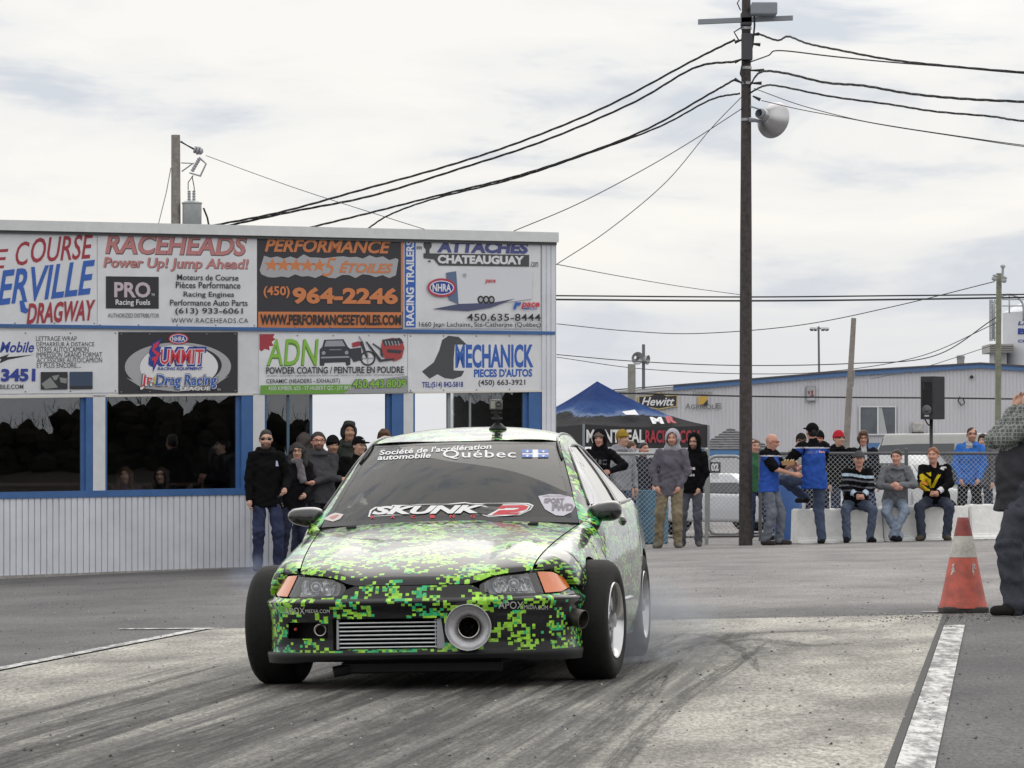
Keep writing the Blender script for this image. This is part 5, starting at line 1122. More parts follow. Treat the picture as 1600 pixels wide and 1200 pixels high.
# intercooler
alu = mat('brushed_aluminium', (.58, .59, .61), .42, .75, var=.1, vscale=20)
mb = MB(); n_ = 7; z0, z1 = .209, .353
for k in range(n_):
    a = lerp(z0, z1, k / n_); mb.hull_box((-.372, -.815, a + .002), (.128, -.76, a + .0105), .003)
ic = mb.build('intercooler', alu, car, local=True, smooth=True, angle=35)
mb = MB()
for k in range(n_):
    a = lerp(z0, z1, k / n_) + .0115
    for q in range(70):
        x = lerp(-.37, .126, q / 70); mb.add([(x, -.797, a), (x + .0035, -.797, a + .009), (x + .0035, -.76, a + .009), (x, -.76, a)], [(0, 1, 2, 3)])
mb.build('cooling_fin', mat('dark_fin', (.05, .05, .055), .5, .6), ic, local=True)
mb = MB(); mb.prism([(.128, .206), (.172, .206), (.150, .358), (.128, .355)], lambda x, z, d: Vector((x, d, z)), -.818, -.74); mb.build('end_tank', mat('cast_aluminium', (.36, .37, .39), .45, .7), ic, local=True); mb = MB(); mb.prism([(-.385, .207), (-.372, .207), (-.372, .355), (-.382, .355)], lambda x, z, d: Vector((x, d, z)), -.818, -.74); mb.build('end_tank', mat('cast_aluminium', (.36, .37, .39), .45, .7), ic, local=True)
mb = MB()
for k in range(18): mb.lathe([(.004, 0), (.003, .004), (0, .005)], (.121, -.816, lerp(.212, .35, k / 17)), (0, -1, 0), 6)
mb.build('weld_bead', alu, ic, local=True)
# turbo intake trumpet
mb = MB(); mb.lathe([(.057, -.16), (.058, .035), (.064, .046), (.078, .056), (.096, .066), (.107, .078), (.112, .092), (.1145, .096), (.117, .094), (.116, .082), (.110, .068), (.095, .05), (.07, .03)], (.295, -.80, .312), (.03, -1, .0), 48); tr_ = mb.build('intake_trumpet', mat('worn_cast_metal', (.50, .50, .52), .42, .55, var=.22, vscale=14), car, smooth=True, local=True)
mb = MB(); mb.lathe([(.057, .0), (.0575, .062), (.054, .070), (.050, .068), (.047, .05), (.046, -.14)], (.295, -.80, .312), (.03, -1, 0), 40); mb.build('inner_ring', mat('polished_ring', (.35, .33, .31), .2, 1.0), tr_, smooth=True, local=True, angle=50)
mb = MB(); mb.lathe([(.046, -.10), (.03, -.09), (.012, -.06), (0, -.05)], (.295, -.80, .312), (.03, -1, 0), 24)
for k in range(9):
    a = 2 * math.pi * k / 9; c, s_ = math.cos(a), math.sin(a); c2, s2 = math.cos(a + .5), math.sin(a + .5)
    mb.add([(.295 + .012 * c, -.745, .312 + .012 * s_), (.295 + .044 * c, -.73, .312 + .044 * s_), (.295 + .044 * c2, -.70, .312 + .044 * s2), (.295 + .012 * c2, -.72, .312 + .012 * s2)], [(0, 1, 2, 3)])
mb.build('compressor_wheel', mat('wheel_dark', (.08, .08, .085), .35, .9), tr_, local=True)
# fog recess, side exhaust
mb = MB(); mb.lathe([(.030, .0), (.034, .012), (.030, .016), (.024, .012), (.022, -.03)], (-.475, -.765, .305), (.05, -1, 0), 24); mb.build('fog_ring', mat('polished_ring', ()), car, smooth=True, local=True)
mb = MB(); mb.lathe([(.010, 0), (.007, .008), (0, .01)], (-.615, -.70, .308), (-.3, -1, 0), 10); mb.build('marker_bulb', mat('red_bulb', (.35, .03, .02), .3), car, local=True)
ex0 = Vector((.775, -.50, .345)); exd = Vector((.86, -.42, -.20)).normalized()
mb = MB(); mb.lathe([(.046, -.12), (.047, .055), (.048, .07), (.044, .07), (.043, -.10)], ex0, exd, 28); mb.build('side_exhaust', mat('heat_stained_steel', (.12, .105, .10), .45, .9, var=.3, vscale=18), car, smooth=True, local=True, angle=40)
# underside
mb = MB(); mb.hull_box((-.40, -.62, .075), (.42, -.52, .135), .01); mb.tube([(-.36, -.60, .10), (-.44, -.62, .085)], .03, 10); mb.build('crossmember', mat('undertray_dark', (.010, .009, .010), .6, var=.3), car, local=True)
mb = MB(); mb.box((-.62, -.50, .15), (.62, 3.1, .19)); mb.build('floor_pan', cgap, car, local=True)
# ---- headlights
def lamp(sg):
    side = 'headlight'
    def patch(mb, x0, x1, inset, g=0.0, n=26, nv=8):
        def fn(u, v):
            x = lerp(x0, x1, u); zl, zh = zlo_(x) + g, zhi_(x) - g
            if zh < zl: zl = zh = (zl + zh) / 2
            return nose(sg * s_of_x(x), lerp(zl, zh, v), inset)
        return mb.grid(fn, n, nv)
    mb = MB(); patch(mb, .350, .795, .016, -.012); root_ = mb.build('headlight', rub_, car, smooth=True, local=True)
    mb = MB(); patch(mb, .40, .665, .075, .0); mb.build('housing', mat('lamp_housing_grey', (.38, .38, .40), .3), root_, smooth=True, local=True)
    # open the trim: the black border stays only as a rim
    bm = bmesh.new(); bm.from_mesh(root_.data); dead = []
    for f_ in bm.faces:
        c = f_.calc_center_median(); x = abs(c.x) 
        ss = f_.calc_center_median()
        if .395 < s_x(c) < .775 and zlo_(min(max(s_x(c), .36), .79)) + .006 < c.z < zhi_(min(max(s_x(c), .36), .79)) - .006: dead.append(f_)
    bmesh.ops.delete(bm, geom=dead, context='FACES'); bm.to_mesh(root_.data); bm.free()
    mb = MB(); c = nose(sg * s_of_x(.535), .520, .045)
    d_ = Vector((sg * .16, -1, .05)).normalized()
    mb.lathe([(.040, .012), (.036, .0), (.026, -.018), (.012, -.028), (0, -.03)], c, d_, 28)
    for (x, zz, rx) in ((.465, .515, .030), (.60, .520, .030)):
        c2 = nose(sg * s_of_x(x), zz, .06); mb.lathe([(rx * 1.35, .018), (rx, .0), (rx * .5, -.012), (0, -.016)], c2, d_, 20)
    mb.build('reflector', mat('lamp_chrome', (.62, .63, .65), .16, 1.0), root_, smooth=True, local=True)
    mb = MB(); mb.lathe([(.026, .004), (.028, .014), (.023, .018), (.021, .006)], c, d_, 24); mb.lathe([(.018, 0), (.016, .012), (.008, .020), (0, .022)], c, d_, 16); mb.build('bulb', mat('bulb_glass', (.45, .46, .48), .12, .3), root_, smooth=True, local=True)
    mb = MB()
    for k in range(9):
        x = lerp(.44, .63, k / 8); a, b = nose(sg * s_of_x(x), .484, .046), nose(sg * s_of_x(x), .556, .062); mb.tube([a, b], .0025, 5)
    mb.build('lens_flute', mat('lamp_chrome', ()), root_, local=True)
    mb = MB(); patch(mb, .375, .668, .008, .006, 30, 10); mb.build('lens', glass('lamp_lens', (.90, .91, .92), 1.3), root_, smooth=True, local=True)
    mb = MB(); patch(mb, .674, .790, .004, .005, 18, 8); mb.build('turn_signal', amber, root_, smooth=True, local=True)
def s_x(c):
    return abs(c.x) / .97 if abs(c.x) < .6 else abs(c.x) * 1.0 + .03
amber = mat('amber_plastic', (.62, .15, .025), .22, coat=1, var=.12, vscale=10, coatr=.05)
for sg in (-1, 1): lamp(sg)
# ---- hood
def Hd(u):
    x = .645 * u; ax = abs(x); z = .527 if ax < .30 else interp([.29, .345, .375, .41, .48, .58, .65], [.527, .537, .550, .563, .575, .583, .590], ax)
    p = nose(math.copysign(s_of_x(x), u), z, -.004); return p
def Cw(u): return Vector((.692 * u, .355 + .115 * u * u, .838 - .036 * u * u))
def hoodf(u, v):
    U = lerp(-1, 1, u); a, b = Hd(U), Cw(U); g_ = v ** .62 if v > 0 else 0
    p = a.lerp(b, v); p.z = lerp(a.z, b.z, g_) + .006 * math.exp(-((abs(U) - .72) / .10) ** 2) * math.sin(math.pi * min(1, v * 1.1)); p.x = lerp(a.x, b.x, v)
    return p
mb = MB(); mb.grid(hoodf, 70, 50, 0, lambda u, v: (hoodf(u, v).x + 7, hoodf(u, v).y * 1.03 + 5)); mb.build('hood', CAMO, car, smooth=True, local=True)
mb = MB()
for x, y in ((-.50, .24), (.47, .26)):
    u = .5 + x / 1.36; p = hoodf(u, .93); mb.lathe([(.03, .001), (.028, .008), (.018, .012), (0, .012)], p, (0, -.2, 1), 16)
mb.build('hood_pin', cgap, car, local=True, smooth=True)
# ---- sides: fender, door, quarter
ARC, ARR = .300, .340
xm_ = cr_interp([-.62, -.47, -.35, 0, .4, .9, 1.7, 2.5, 3.0, 3.35], [.735, .788, .812, .838, .847, .852, .850, .838, .80, .70])
belt_z = cr_interp([.47, .56, .7, 1.0, 1.7, 2.5, 2.9, 3.4], [.802, .832, .853, .870, .898, .925, .925, .90]); belt_x = cr_interp([.47, .56, .7, 1.0, 1.7, 2.5, 2.9, 3.4], [.705, .742, .762, .775, .782, .768, .70, .62])
hood_edge = [hoodf(1, k / 60) for k in range(61)]; he_y = [p.y for p in hood_edge]; he_x = [p.x for p in hood_edge]; he_z = [p.z for p in hood_edge]
def top_edge(y): return (interp(he_y, he_x, y) + .007, interp(he_y, he_z, y) - .002) if y < .47 else (belt_x(y), belt_z(y))
def side_bottom(y):
    if y < -.43: return interp([-.62, -.56, -.50, -.455, -.43], [.588, .584, .568, .535, .502], y)
    if y < -ARR: return .50
    for yc in (0, 2.57):
        if abs(y - yc) <= ARR: return ARC + math.sqrt(max(0, ARR ** 2 - (y - yc) ** 2))
    return .165
def side_pt(y, t):
    xe, ze = top_edge(y); zb = side_bottom(y); xm = xm_(y); zm = .50; xm = max(xm, xe + .004)
    c0 = (zb - zm) / (ze - zm)
    if c0 > 0:
        th = lerp(0, math.acos(min(1, c0)), t); z = zm + (ze - zm) * math.cos(th); x = xe + (xm - xe) * math.sin(th) ** 1.0
    else:
        if t < .6: th = t / .6 * math.pi / 2; z = zm + (ze - zm) * math.cos(th); x = xe + (xm - xe) * math.sin(th)
        else: k = (t - .6) / .4; z = lerp(zm, zb, k); x = xm - .05 * k * k
    return Vector((x, y, z))
def panel(name, ys_, sg, parent=car, m=CAMO):
    nt_ = 22; mb = MB(); v = []; f = []; uv = []
    for y in ys_:
        fix = None
        if y < -.425:
            x_ = interp([-.60, -.425], [.648, .792], y); zz = max(zhi_(min(x_, .79)) + .006, .503) if x_ < .788 else .505; fix = nose(s_of_x(x_), zz, .002) - side_pt(y, 1)
        for j in range(nt_ + 1):
            p = side_pt(y, j / nt_)
            if fix: p += fix * (j / nt_) ** 1.5
            pass; v.append((sg * p.x, p.y, p.z)); uv.append((p.y + 11 + (.5 if sg > 0 else 0), p.z + .5 * max(0, p.z - .5)))
    for i in range(len(ys_) - 1):
        for j in range(nt_): a = i * (nt_ + 1) + j; f.append((a, a + 1, a + nt_ + 2, a + nt_ + 1))
    mb.add(v, f, 0, uv)
    return mb.build(name, m, parent, smooth=True, local=True)
arch = lambda yc: [yc - ARR * math.cos(math.pi * k / 28) for k in range(29)]
for sg in (-1, 1):
    panel('front_fender', list(np.linspace(-.60, -.345, 14)) + arch(0) + [ARR + .001, .40, .46, .515], sg)
    dr = panel('door', list(np.linspace(.521, 1.70, 24)), sg)
    mb = MB(); hp = side_pt(1.50, .25); 
    mb.lathe([(.0, -.03), (.022, -.025), (.03, 0), (.022, .025), (0, .03)], (sg * (hp.x - .005), 1.50, hp.z), (0, 1, .05), 14); h_ = mb.build('door_handle', rub_, dr, smooth=True, local=True)
    for v_ in h_.data.vertices: v_.co.y = 1.50 + (v_.co.y - 1.50) * 2.0
    panel('rear_quarter', list(np.linspace(1.706, 2.57 - ARR - .001, 10)) + arch(2.57) + [2.57 + ARR + .001] + list(np.linspace(2.93, 3.36, 8)), sg)
    # wheel arches' inner lips and wells
    for yc in (0, 2.57):
        mb = MB()
        pts = [side_pt(min(max(y, -.34), 3.3), 1.0) for y in arch(yc)]
        mb.grid(lambda u, v: (sg * (pts[int(round(u * 28))].x - .012 * 0 - v * .30), pts[int(round(u * 28))].y, pts[int(round(u * 28))].z + .001), 28, 1); mb.build('wheel_well', cgap, car, local=True)
        mb = MB(); mb.add([(sg * .50, yc - ARR - .03, .14), (sg * .50, yc + ARR + .03, .14), (sg * .50, yc + ARR + .03, .68), (sg * .50, yc - ARR - .03, .68)], [(0, 1, 2, 3)]); mb.build('inner_well', cgap, car, local=True)
# side sill trim streak and rocker
for sg in (-1, 1):
    mb = MB(); mb.grid(lambda u, v: (sg * (side_pt(lerp(.42, 2.15, u), 1.0).x + .004), lerp(.42, 2.15, u), lerp(.165, .205, v)), 20, 2); mb.build('rocker_panel', cblk, car, local=True)
for sg in (1,):
    mb = MB(); mb.tube([(sg * (side_pt(y, .72).x + .004), y, side_pt(y, .72).z - .02) for y in np.linspace(.55, 1.69, 12)], .010, 6); mb.build('side_molding', mat('bright_molding', (.60, .61, .62), .25, .6), car, local=True, smooth=True)
# ---- glasshouse
rail_z = cr_interp([.47, .8, 1.12, 1.3, 1.6, 1.9, 2.2, 2.5, 2.75, 2.9], [.806, 1.035, 1.257, 1.287, 1.297, 1.275, 1.20, 1.075, .960, .927]); rail_x = cr_interp([.47, .8, 1.12, 1.3, 1.6, 1.9, 2.2, 2.5, 2.75, 2.9], [.706, .620, .528, .514, .510, .512, .530, .580, .650, .698])
def gh(y, w_):
    xb, zb = belt_x(y), belt_z(y); xr, zr = rail_x(y), rail_z(y); p = Vector((lerp(xb, xr, w_), y, lerp(zb, zr, w_))); p.x += .018 * 4 * w_ * (1 - w_) * min(1, (zr - zb) * 3); return p
def wtop(y): h_ = rail_z(y) - belt_z(y); mg = interp([.5, 1.0, 1.25, 1.9, 2.2, 2.6], [.085, .085, .055, .055, .075, .10], y); return max(.05, 1 - mg / max(h_, .001)) if h_ > .09 else .05
ysg = list(np.linspace(.475, 2.88, 150))
tint = glass('side_glass', (.22, .23, .23), 1.5); 
for sg in (-1, 1):
    fr_, gl_, bp_l = MB(), MB(), MB()
    for i in range(len(ysg) - 1):
        a, b = ysg[i], ysg[i + 1]; ym = (a + b) / 2; has = .74 < ym < 1.66 or 1.76 < ym < 2.36; isb = 1.66 <= ym <= 1.76
        def cell(mbx, w0a, w0b, w1a, w1b, n=3, off=0):
            for k in range(n):
                q = [gh(a, lerp(w0a, w1a, k / n)), gh(b, lerp(w0b, w1b, k / n)), gh(b, lerp(w0b, w1b, (k + 1) / n)), gh(a, lerp(w0a, w1a, (k + 1) / n))]
                mbx.add([(sg * (p.x - off), p.y, p.z) for p in q], [(0, 1, 2, 3)], 0, [(p.y + 13, p.z * 1.1) for p in q])
        wa, wb = wtop(a), wtop(b)
        if has: cell(fr_, 0, 0, .025, .025, 1); cell(gl_, .025, .025, wa, wb, 4, .006); cell(fr_, wa, wb, 1, 1, 2)
        elif isb: cell(fr_, 0, 0, .025, .025, 1); cell(bp_l, .025, .025, wa, wb, 4, -.002); cell(fr_, wa, wb, 1, 1, 2)
        else: cell(fr_, 0, 0, 1, 1, 4)
    def weld(o): bm = bmesh.new(); bm.from_mesh(o.data); bmesh.ops.remove_doubles(bm, verts=bm.verts[:], dist=.0004); bmesh.ops.recalc_face_normals(bm, faces=bm.faces[:]); bm.to_mesh(o.data); bm.free()
    weld(fr_.build('roof_pillar', CAMO, car, smooth=True, local=True, recalc=False)); weld(gl_.build('side_window', tint, car, smooth=True, local=True)); weld(bp_l.build('centre_pillar', rub_, car, smooth=True, local=True))
    # black weather strips round the door window
    mb = MB(); mb.tube([(sg * (gh(y, wtop(y)).x + .002), y, gh(y, wtop(y)).z) for y in np.linspace(.74, 2.36, 40)], .008, 6); mb.tube([(sg * (gh(y, .025).x + .003), y, gh(y, .025).z) for y in np.linspace(.70, 2.36, 30)], .009, 6); mb.build('weather_strip', rub_, car, smooth=True, local=True)
    mb = MB(); mb.tube([(sg * (rail_x(y) - .012), y, rail_z(y) + .008) for y in np.linspace(.95, 2.5, 40)], .007, 6); mb.build('roof_gutter', rub_, car, smooth=True, local=True)
def W0(u): return Vector((.700 * u, .372 + .118 * u * u, .830 - .018 * u * u))
def W1(u): return Vector((.518 * u, 1.005 + .115 * abs(u) ** 2.4, 1.263 - .008 * u * u))
def wind(u, v, o=0.0):
    """Windscreen: u across -1..1, v up 0..1, o metres outwards."""
    a, b = W0(u), W1(u); p = a.lerp(b, v); bul = .022 * 4 * v * (1 - v) * (1 - .3 * u * u) + o; return p + Vector((.18 * u, -.54, .84)) * bul
def wmat(u, v): return abs(2 * u - 1) > .955 or v < .05 or v > .965
mb = MB(); mb.grid(lambda u, v: wind(2 * u - 1, v), 90, 60, 0, None, lambda u, v: not wmat(u, v)); ws = mb.build('windscreen', glass('windscreen_glass', (.30, .32, .32), 1.0, wav=.02, wscale=2), car, smooth=True, local=True)
mb = MB(); mb.grid(lambda u, v: wind(2 * u - 1, v, .001), 90, 60, 0, None, lambda u, v: wmat(u, v)); mb.build('windscreen_border', rub_, ws, smooth=True, local=True)
mb = MB(); mb.grid(lambda u, v: (lambda U, a, b: a.lerp(b, v) - Vector((0, 0, .012 * math.sin(math.pi * v) + .006)))(2 * u - 1, Cw(2 * u - 1), W0(2 * u - 1)), 50, 3); mb.build('cowl', cblk, car, smooth=True, local=True)
zc_ = cr_interp([1.0, 1.12, 1.3, 1.6, 1.9, 2.2], [1.266, 1.297, 1.330, 1.355, 1.338, 1.265])
def roof(u, v):
    U = 2 * u - 1; yf = W1(U).y + .006; y = lerp(yf, 2.2, v); zr = rail_z(max(y, 1.12)); return Vector((rail_x(max(y, 1.06)) * U, y, zr + (zc_(y) - zr) * (1 - abs(U) ** 2.6) if y > 1.12 or True else 0))
mb = MB(); mb.grid(roof, 60, 40, 0, lambda u, v: (roof(u, v).x + 17, roof(u, v).y)); mb.build('roof', CAMO, car, smooth=True, local=True)
mb = MB(); mb.grid(lambda u, v: (lambda U, y: Vector((rail_x(y) * U * .99, y, lerp(1.262, .94, v) * (1 - abs(U) ** 4) + rail_z(y) * abs(U) ** 4)))(2 * u - 1, lerp(2.2, 2.88, v)), 24, 16); mb.build('rear_window', tint, car, smooth=True, local=True)
mb = MB(); mb.grid(lambda u, v: Vector((lerp(.695, .62, v) * (2 * u - 1), lerp(2.88, 3.38, v), lerp(.935, .90, v))), 16, 8, 0, lambda u, v: (u * 1.4 + 19, v * .5)); mb.build('trunk_lid', CAMO, car, smooth=True, local=True)
mb = MB(); mb.grid(lambda u, v: Vector((lerp(.62, .70, min(1, v * 2)) * (2 * u - 1), 3.38 + .08 * math.sin(math.pi * v) * (1 - (2 * u - 1) ** 4), lerp(.90, .20, v))), 16, 8, 0, lambda u, v: (u * 1.4 + 21, v * .7)); mb.build('rear_bumper', CAMO, car, smooth=True, local=True)
# interior
mb = MB(); mb.prism([(-.70, .3), (.70, .3), (.72, .88), (.485, 1.19), (.3, 1.26), (-.3, 1.26), (-.485, 1.19), (-.72, .88)], lambda x, z, d: (x, d, z), 2.0, 2.03); mb.box((-.66, .50, .45), (.66, .72, .80), bev=.04); mb.box((-.7, .45, .30), (.7, 2.0, .32)); mb.build('trim_and_sky_blocker', mat('cabin_black', (.02, .02, .021), .8), car, local=True)  # upright black panel added to block bright sky from the rear window
for sx in (-.36, .36):
    mb = MB(); mb.hull_box((sx - .24, 1.42, .45), (sx + .24, 1.56, 1.0), .06); mb.hull_box((sx - .13, 1.46, 1.0), (sx + .13, 1.56, 1.16), .04); mb.build('seat', mat('seat_cloth', (.035, .035, .04), .9), car, local=True, smooth=True)
mb = MB(); mb.tube([(-.56, 1.32, .35), (-.52, 1.35, 1.1), (-.42, 1.38, 1.22), (.42, 1.38, 1.22), (.52, 1.35, 1.1), (.56, 1.32, .35)], .022, 8); mb.tube([(-.5, 1.36, .5), (.46, 1.38, 1.18)], .022, 8); mb.build('roll_cage', mat('cage_grey', (.12, .12, .13), .5), car, local=True, smooth=True)
mb = MB(); c = Vector((.36, .88, .86)); mb.tube([c + Vector((.17 * math.cos(t_), .05 * math.sin(t_), .16 * math.sin(t_))) for t_ in np.linspace(0, 2 * math.pi, 24)], .014, 6, cap=False); mb.build('steering_wheel', cblk, car, local=True, smooth=True)
# mirrors
def mirror(sg):
    mb = MB(); c = Vector((sg * .815, .70, .876))
    def fn(u, v):
        th = 2 * math.pi * u; ph = math.pi * v; cx = math.copysign(abs(math.cos(th)) ** .75, math.cos(th)); sz = math.copysign(abs(math.sin(th)) ** .8, math.sin(th)); r = math.sin(ph) ** .6
        x = cx * r; z = sz * r; y = -math.cos(ph); y = y * (.075 if y < 0 else .03)
        hz = .058 * (.92 + .16 * x * sg) ; zz = z * hz - .012 * (1 - x) * .5
        return c + Vector((sg * x * .098, y + .03 * -x, zz))
    mb.grid(fn, 36, 18); o = mb.build('wing_mirror', mat('mirror_black', (.013, .013, .015), .22, coat=.8), car, smooth=True, local=True)
    mb = MB(); mb.tube([c + Vector((-sg * .10, .0, -.02)), c + Vector((-sg * .055, .0, -.03))], [.028, .034], 10); mb.build('mirror_arm', cblk, o, smooth=True, local=True)
    mb = MB(); mb.add([c + Vector((sg * x, .032 - .03 * (x / .098), z)) for x, z in ((-.08, -.04), (.08, -.045), (.085, .045), (-.08, .035))], [(0, 1, 2, 3)]); mb.build('mirror_glass', mat('mirror_silver', (.7, .7, .7), .03, 1), o, local=True)
for sg in (-1, 1): mirror(sg)
# ---- wheels
tyre_m = mat('slick_rubber', (.011, .0105, .0105), .7, spec=.25, var=.35, vscale=5, bump=.15, bscale=40); chrome = mat('polished_rim', (.50, .50, .51), .18, 1.0); rimd = mat('rim_dark', (.05, .05, .055), .45, .6)
def wheel(x, y, wd, rot, poke=0):
    sg = 1 if x > 0 else -1; RT = .316; w_ = wd / 2
    root_ = bpy.data.objects.new('wheel', None); COL.objects.link(root_); root_.parent = car; root_.location = (x, y, .308); root_.rotation_euler = (0, 0, rot)
    ax_ = (sg, 0, 0)
    mb = MB(); prof = [(.192, w_ - .012), (.200, w_ - .004), (.225, w_ + .004), (.255, w_ + .005), (.282, w_ - .002), (.300, w_ - .018), (.313, w_ - .04), (RT, w_ - .08), (RT, -w_ + .08), (.313, -w_ + .04), (.300, -w_ + .018), (.282, -w_ + .002), (.225, -w_ - .004), (.192, -w_ + .012)]
    mb.lathe(prof, (0, 0, 0), ax_, 72); mb.build('tyre', tyre_m, root_, smooth=True, local=True)
    mb = MB(); mb.lathe([(.196, w_ - .012), (.200, w_ - .004), (.196, w_ + .002), (.188, w_ - .004), (.178, w_ - .02), (.168, w_ - .05), (.166, -w_ + .02), (.19, -w_ + .01)], (0, 0, 0), ax_, 64); mb.build('rim', chrome, root_, smooth=True, local=True, angle=45)
    mb = MB(); mb.lathe([(.17, w_ - .075), (.11, w_ - .06), (.06, w_ - .045), (.04, w_ - .03), (.038, w_ - .005), (0, w_ - .003)], (0, 0, 0), ax_, 40)
    hub = mb.build('wheel_disc', mat('disc_alloy', (.40, .40, .42), .28, .95, var=.1), root_, smooth=True, local=True, angle=40)
    mb = MB()
    for k in range(8):
        a = 2 * math.pi * k / 8; c = Vector((sg * (w_ - .0635), .125 * math.cos(a), .125 * math.sin(a))); mb.lathe([(.024, .0), (.020, .004), (0, .003)], c, ax_, 12)
    mb.build('vent_hole', cgap, hub, local=True)
    mb = MB()
    for k in range(4):
        a = 2 * math.pi * k / 4 + .4; c = Vector((sg * (w_ - .045), .055 * math.cos(a), .055 * math.sin(a))); mb.lathe([(.009, 0), (.009, .018), (0, .02)], c, ax_, 6)
    mb.build('lug_nut', chrome, hub, local=True)
    return root_
wheel(-.828, 0, .235, R(-5)); wheel(.828, 0, .235, R(-5)); wheel(-.735, 2.57, .20, 0); wheel(.735, 2.57, .20, 0)
# ---- decals on glass and bumper
def invert(fn, px, py, u, v, box=((-1.1, 1.1), (-.1, 1.1))):
    for _ in range(7):
        a = cproj(fn(u, v)); e = 1e-3; b = cproj(fn(u + e, v)); c = cproj(fn(u, v + e))
        J = [[(b[0] - a[0]) / e, (c[0] - a[0]) / e], [(b[1] - a[1]) / e, (c[1] - a[1]) / e]]; det = J[0][0] * J[1][1] - J[0][1] * J[1][0]
        rx, ry = px - a[0], py - a[1]; u += (rx * J[1][1] - ry * J[0][1]) / det; v += (ry * J[0][0] - rx * J[1][0]) / det
        u = min(max(u, box[0][0]), box[0][1]); v = min(max(v, box[1][0]), box[1][1])
    return u, v
def on_wind(o):
    def f(x, y):
        u, v = invert(lambda a, b: wind(a, b, o), x, y, (x - 720) / 170, (815 - y) / 125); return wind(u, v, o)
    return f
def decal(mb_fn, name, m, o, surf=on_wind, parent=ws):
    mb = MB(); mb_fn(mb, surf(o)); bm = bmesh.new()
    ob = mb.build(name, m, parent, local=True, recalc=False); return ob
dw = mat('decal_white', (.72, .72, .73), .4); dred = mat('decal_red', (.52, .035, .05), .4); dblk = mat('decal_black', (.012, .012, .014), .4); dlav = mat('decal_lavender', (.50, .48, .54), .45); dblu = mat('decal_blue', (.09, .17, .50), .4); dgr = mat('decal_grey', (.20, .18, .21), .45)
decal(lambda m, f: (text(m, "Société de l'accélération", (593, 703, 768, 711), f, bold=.02, shear=.15, rise=10), text(m, 'automobile', (590, 711, 673, 719), f, bold=.02, shear=.15, rise=4), text(m, 'Québec', (692, 703, 806, 717), f, bold=.01, space=1.1)), 'lettering', dw, .003)
decal(lambda m, f: [m.add([f(x, y) for x, y in ((a, b), (c, b), (c, d), (a, d))], [(0, 1, 2, 3)]) for a, b, c, d in ((816, 702.5, 857, 714.5),)], 'flag', dw, .003)
decal(lambda m, f: [m.add([f(x, y) for x, y in ((a, b), (c, b), (c, d), (a, d))], [(0, 1, 2, 3)]) for a, b, c, d in ((816, 702.5, 832, 707.2), (816, 709.8, 832, 714.5), (841, 702.5, 857, 707.2), (841, 709.8, 857, 714.5))], 'flag', dblu, .0045)
decal(lambda m, f: [m.add([f(cx + dx, cy + dy) for dx, dy in ((0, -2), (1.2, -.4), (3, -.8), (2, .6), (.8, .6), (1, 1.8), (-1, 1.8), (-.8, .6), (-2, .6), (-3, -.8), (-1.2, -.4))], [tuple(range(11))]) for cx in (824, 849) for cy in (705, 712)], 'flag', dw, .006)
def skew(pts): return pts
out_sk = [(575, 807.5), (578, 797), (586, 792), (610, 792), (613, 789), (640, 789), (655, 787.5), (700, 787), (726, 784.5), (738, 786.5), (800, 785.5), (826, 786), (834, 789.5), (829, 797), (812, 805), (764, 808), (752, 804), (620, 805)]
decal(lambda m, f: m.add([f(*p) for p in out_sk], [tuple(range(len(out_sk)))]), 'emblem', dw, .003)
in_sk = [(578, 806), (581, 798), (588, 793.5), (612, 793.5), (614, 790.5), (641, 790.5), (700, 788.6), (727, 786), (737, 788), (800, 787), (824, 787.5), (831, 790.2), (827, 796), (811, 803.5), (765, 806.5), (753, 802.5), (620, 803.5)]
decal(lambda m, f: m.add([f(*p) for p in in_sk], [tuple(range(len(in_sk)))]), 'emblem', dblk, .0045)
decal(lambda m, f: text(m, 'SKUNK', (581, 791, 757, 804), f, bold=.05, shear=.35, rise=2.5), 'lettering', dw, .006)
two = [(768, 804.5), (780, 797), (803, 796.5), (810, 795), (812, 793), (790, 793), (787, 794.5), (776, 794.5), (784, 789.5), (818, 789), (826, 791), (822, 796), (808, 799.5), (796, 800), (793, 801), (814, 800.5), (808, 803.5)]
decal(lambda m, f: m.add([f(*p) for p in ((760, 805.5), (778, 796), (786, 788), (822, 788), (829, 790.5), (824, 797), (811, 803.8), (790, 806))], [tuple(range(8))]), 'emblem', dw, .006)
decal(lambda m, f: m.add([f(*p) for p in two], [tuple(range(len(two)))]), 'emblem', dred, .0075)
decal(lambda m, f: [text(m, ch, (x, 805.2 - .008 * (x - 578), x + 7, 810.2 - .008 * (x - 578)), f, bold=.03) for ch, x in zip('RACING', (579, 610, 642, 672, 703, 735))], 'lettering', dred, .004)
shd = [(841, 775), (858, 772), (875, 772.5), (895, 777), (899, 790), (893, 800), (880, 806), (868, 805), (852, 796), (846, 786)]
decal(lambda m, f: m.add([f(*p) for p in shd], [tuple(range(len(shd)))]), 'emblem', dlav, .003)
decal(lambda m, f: (text(m, 'SPORT', (850, 778, 882, 786), f, bold=.05, shear=.1), text(m, 'FWD', (862, 786.5, 896, 798), f, bold=.06, shear=.1), text(m, 'NAPIERVILLE DRAGWAY', (848, 773.6, 886, 776), f)), 'lettering', dgr, .0045)
decal(lambda m, f: m.add([f(*p) for p in ((505, 811), (516, 804), (524, 801), (537, 803.5), (531, 811), (520, 815))], [tuple(range(6))]), 'paper', mat('paper_pink_white', (.62, .56, .55), .6), .003)
decal(lambda m, f: m.add([f(*p) for p in ((514, 808), (526, 804), (530, 805), (520, 811))], [tuple(range(4))]), 'paper', mat('paper_red', (.5, .25, .22), .6), .0045)
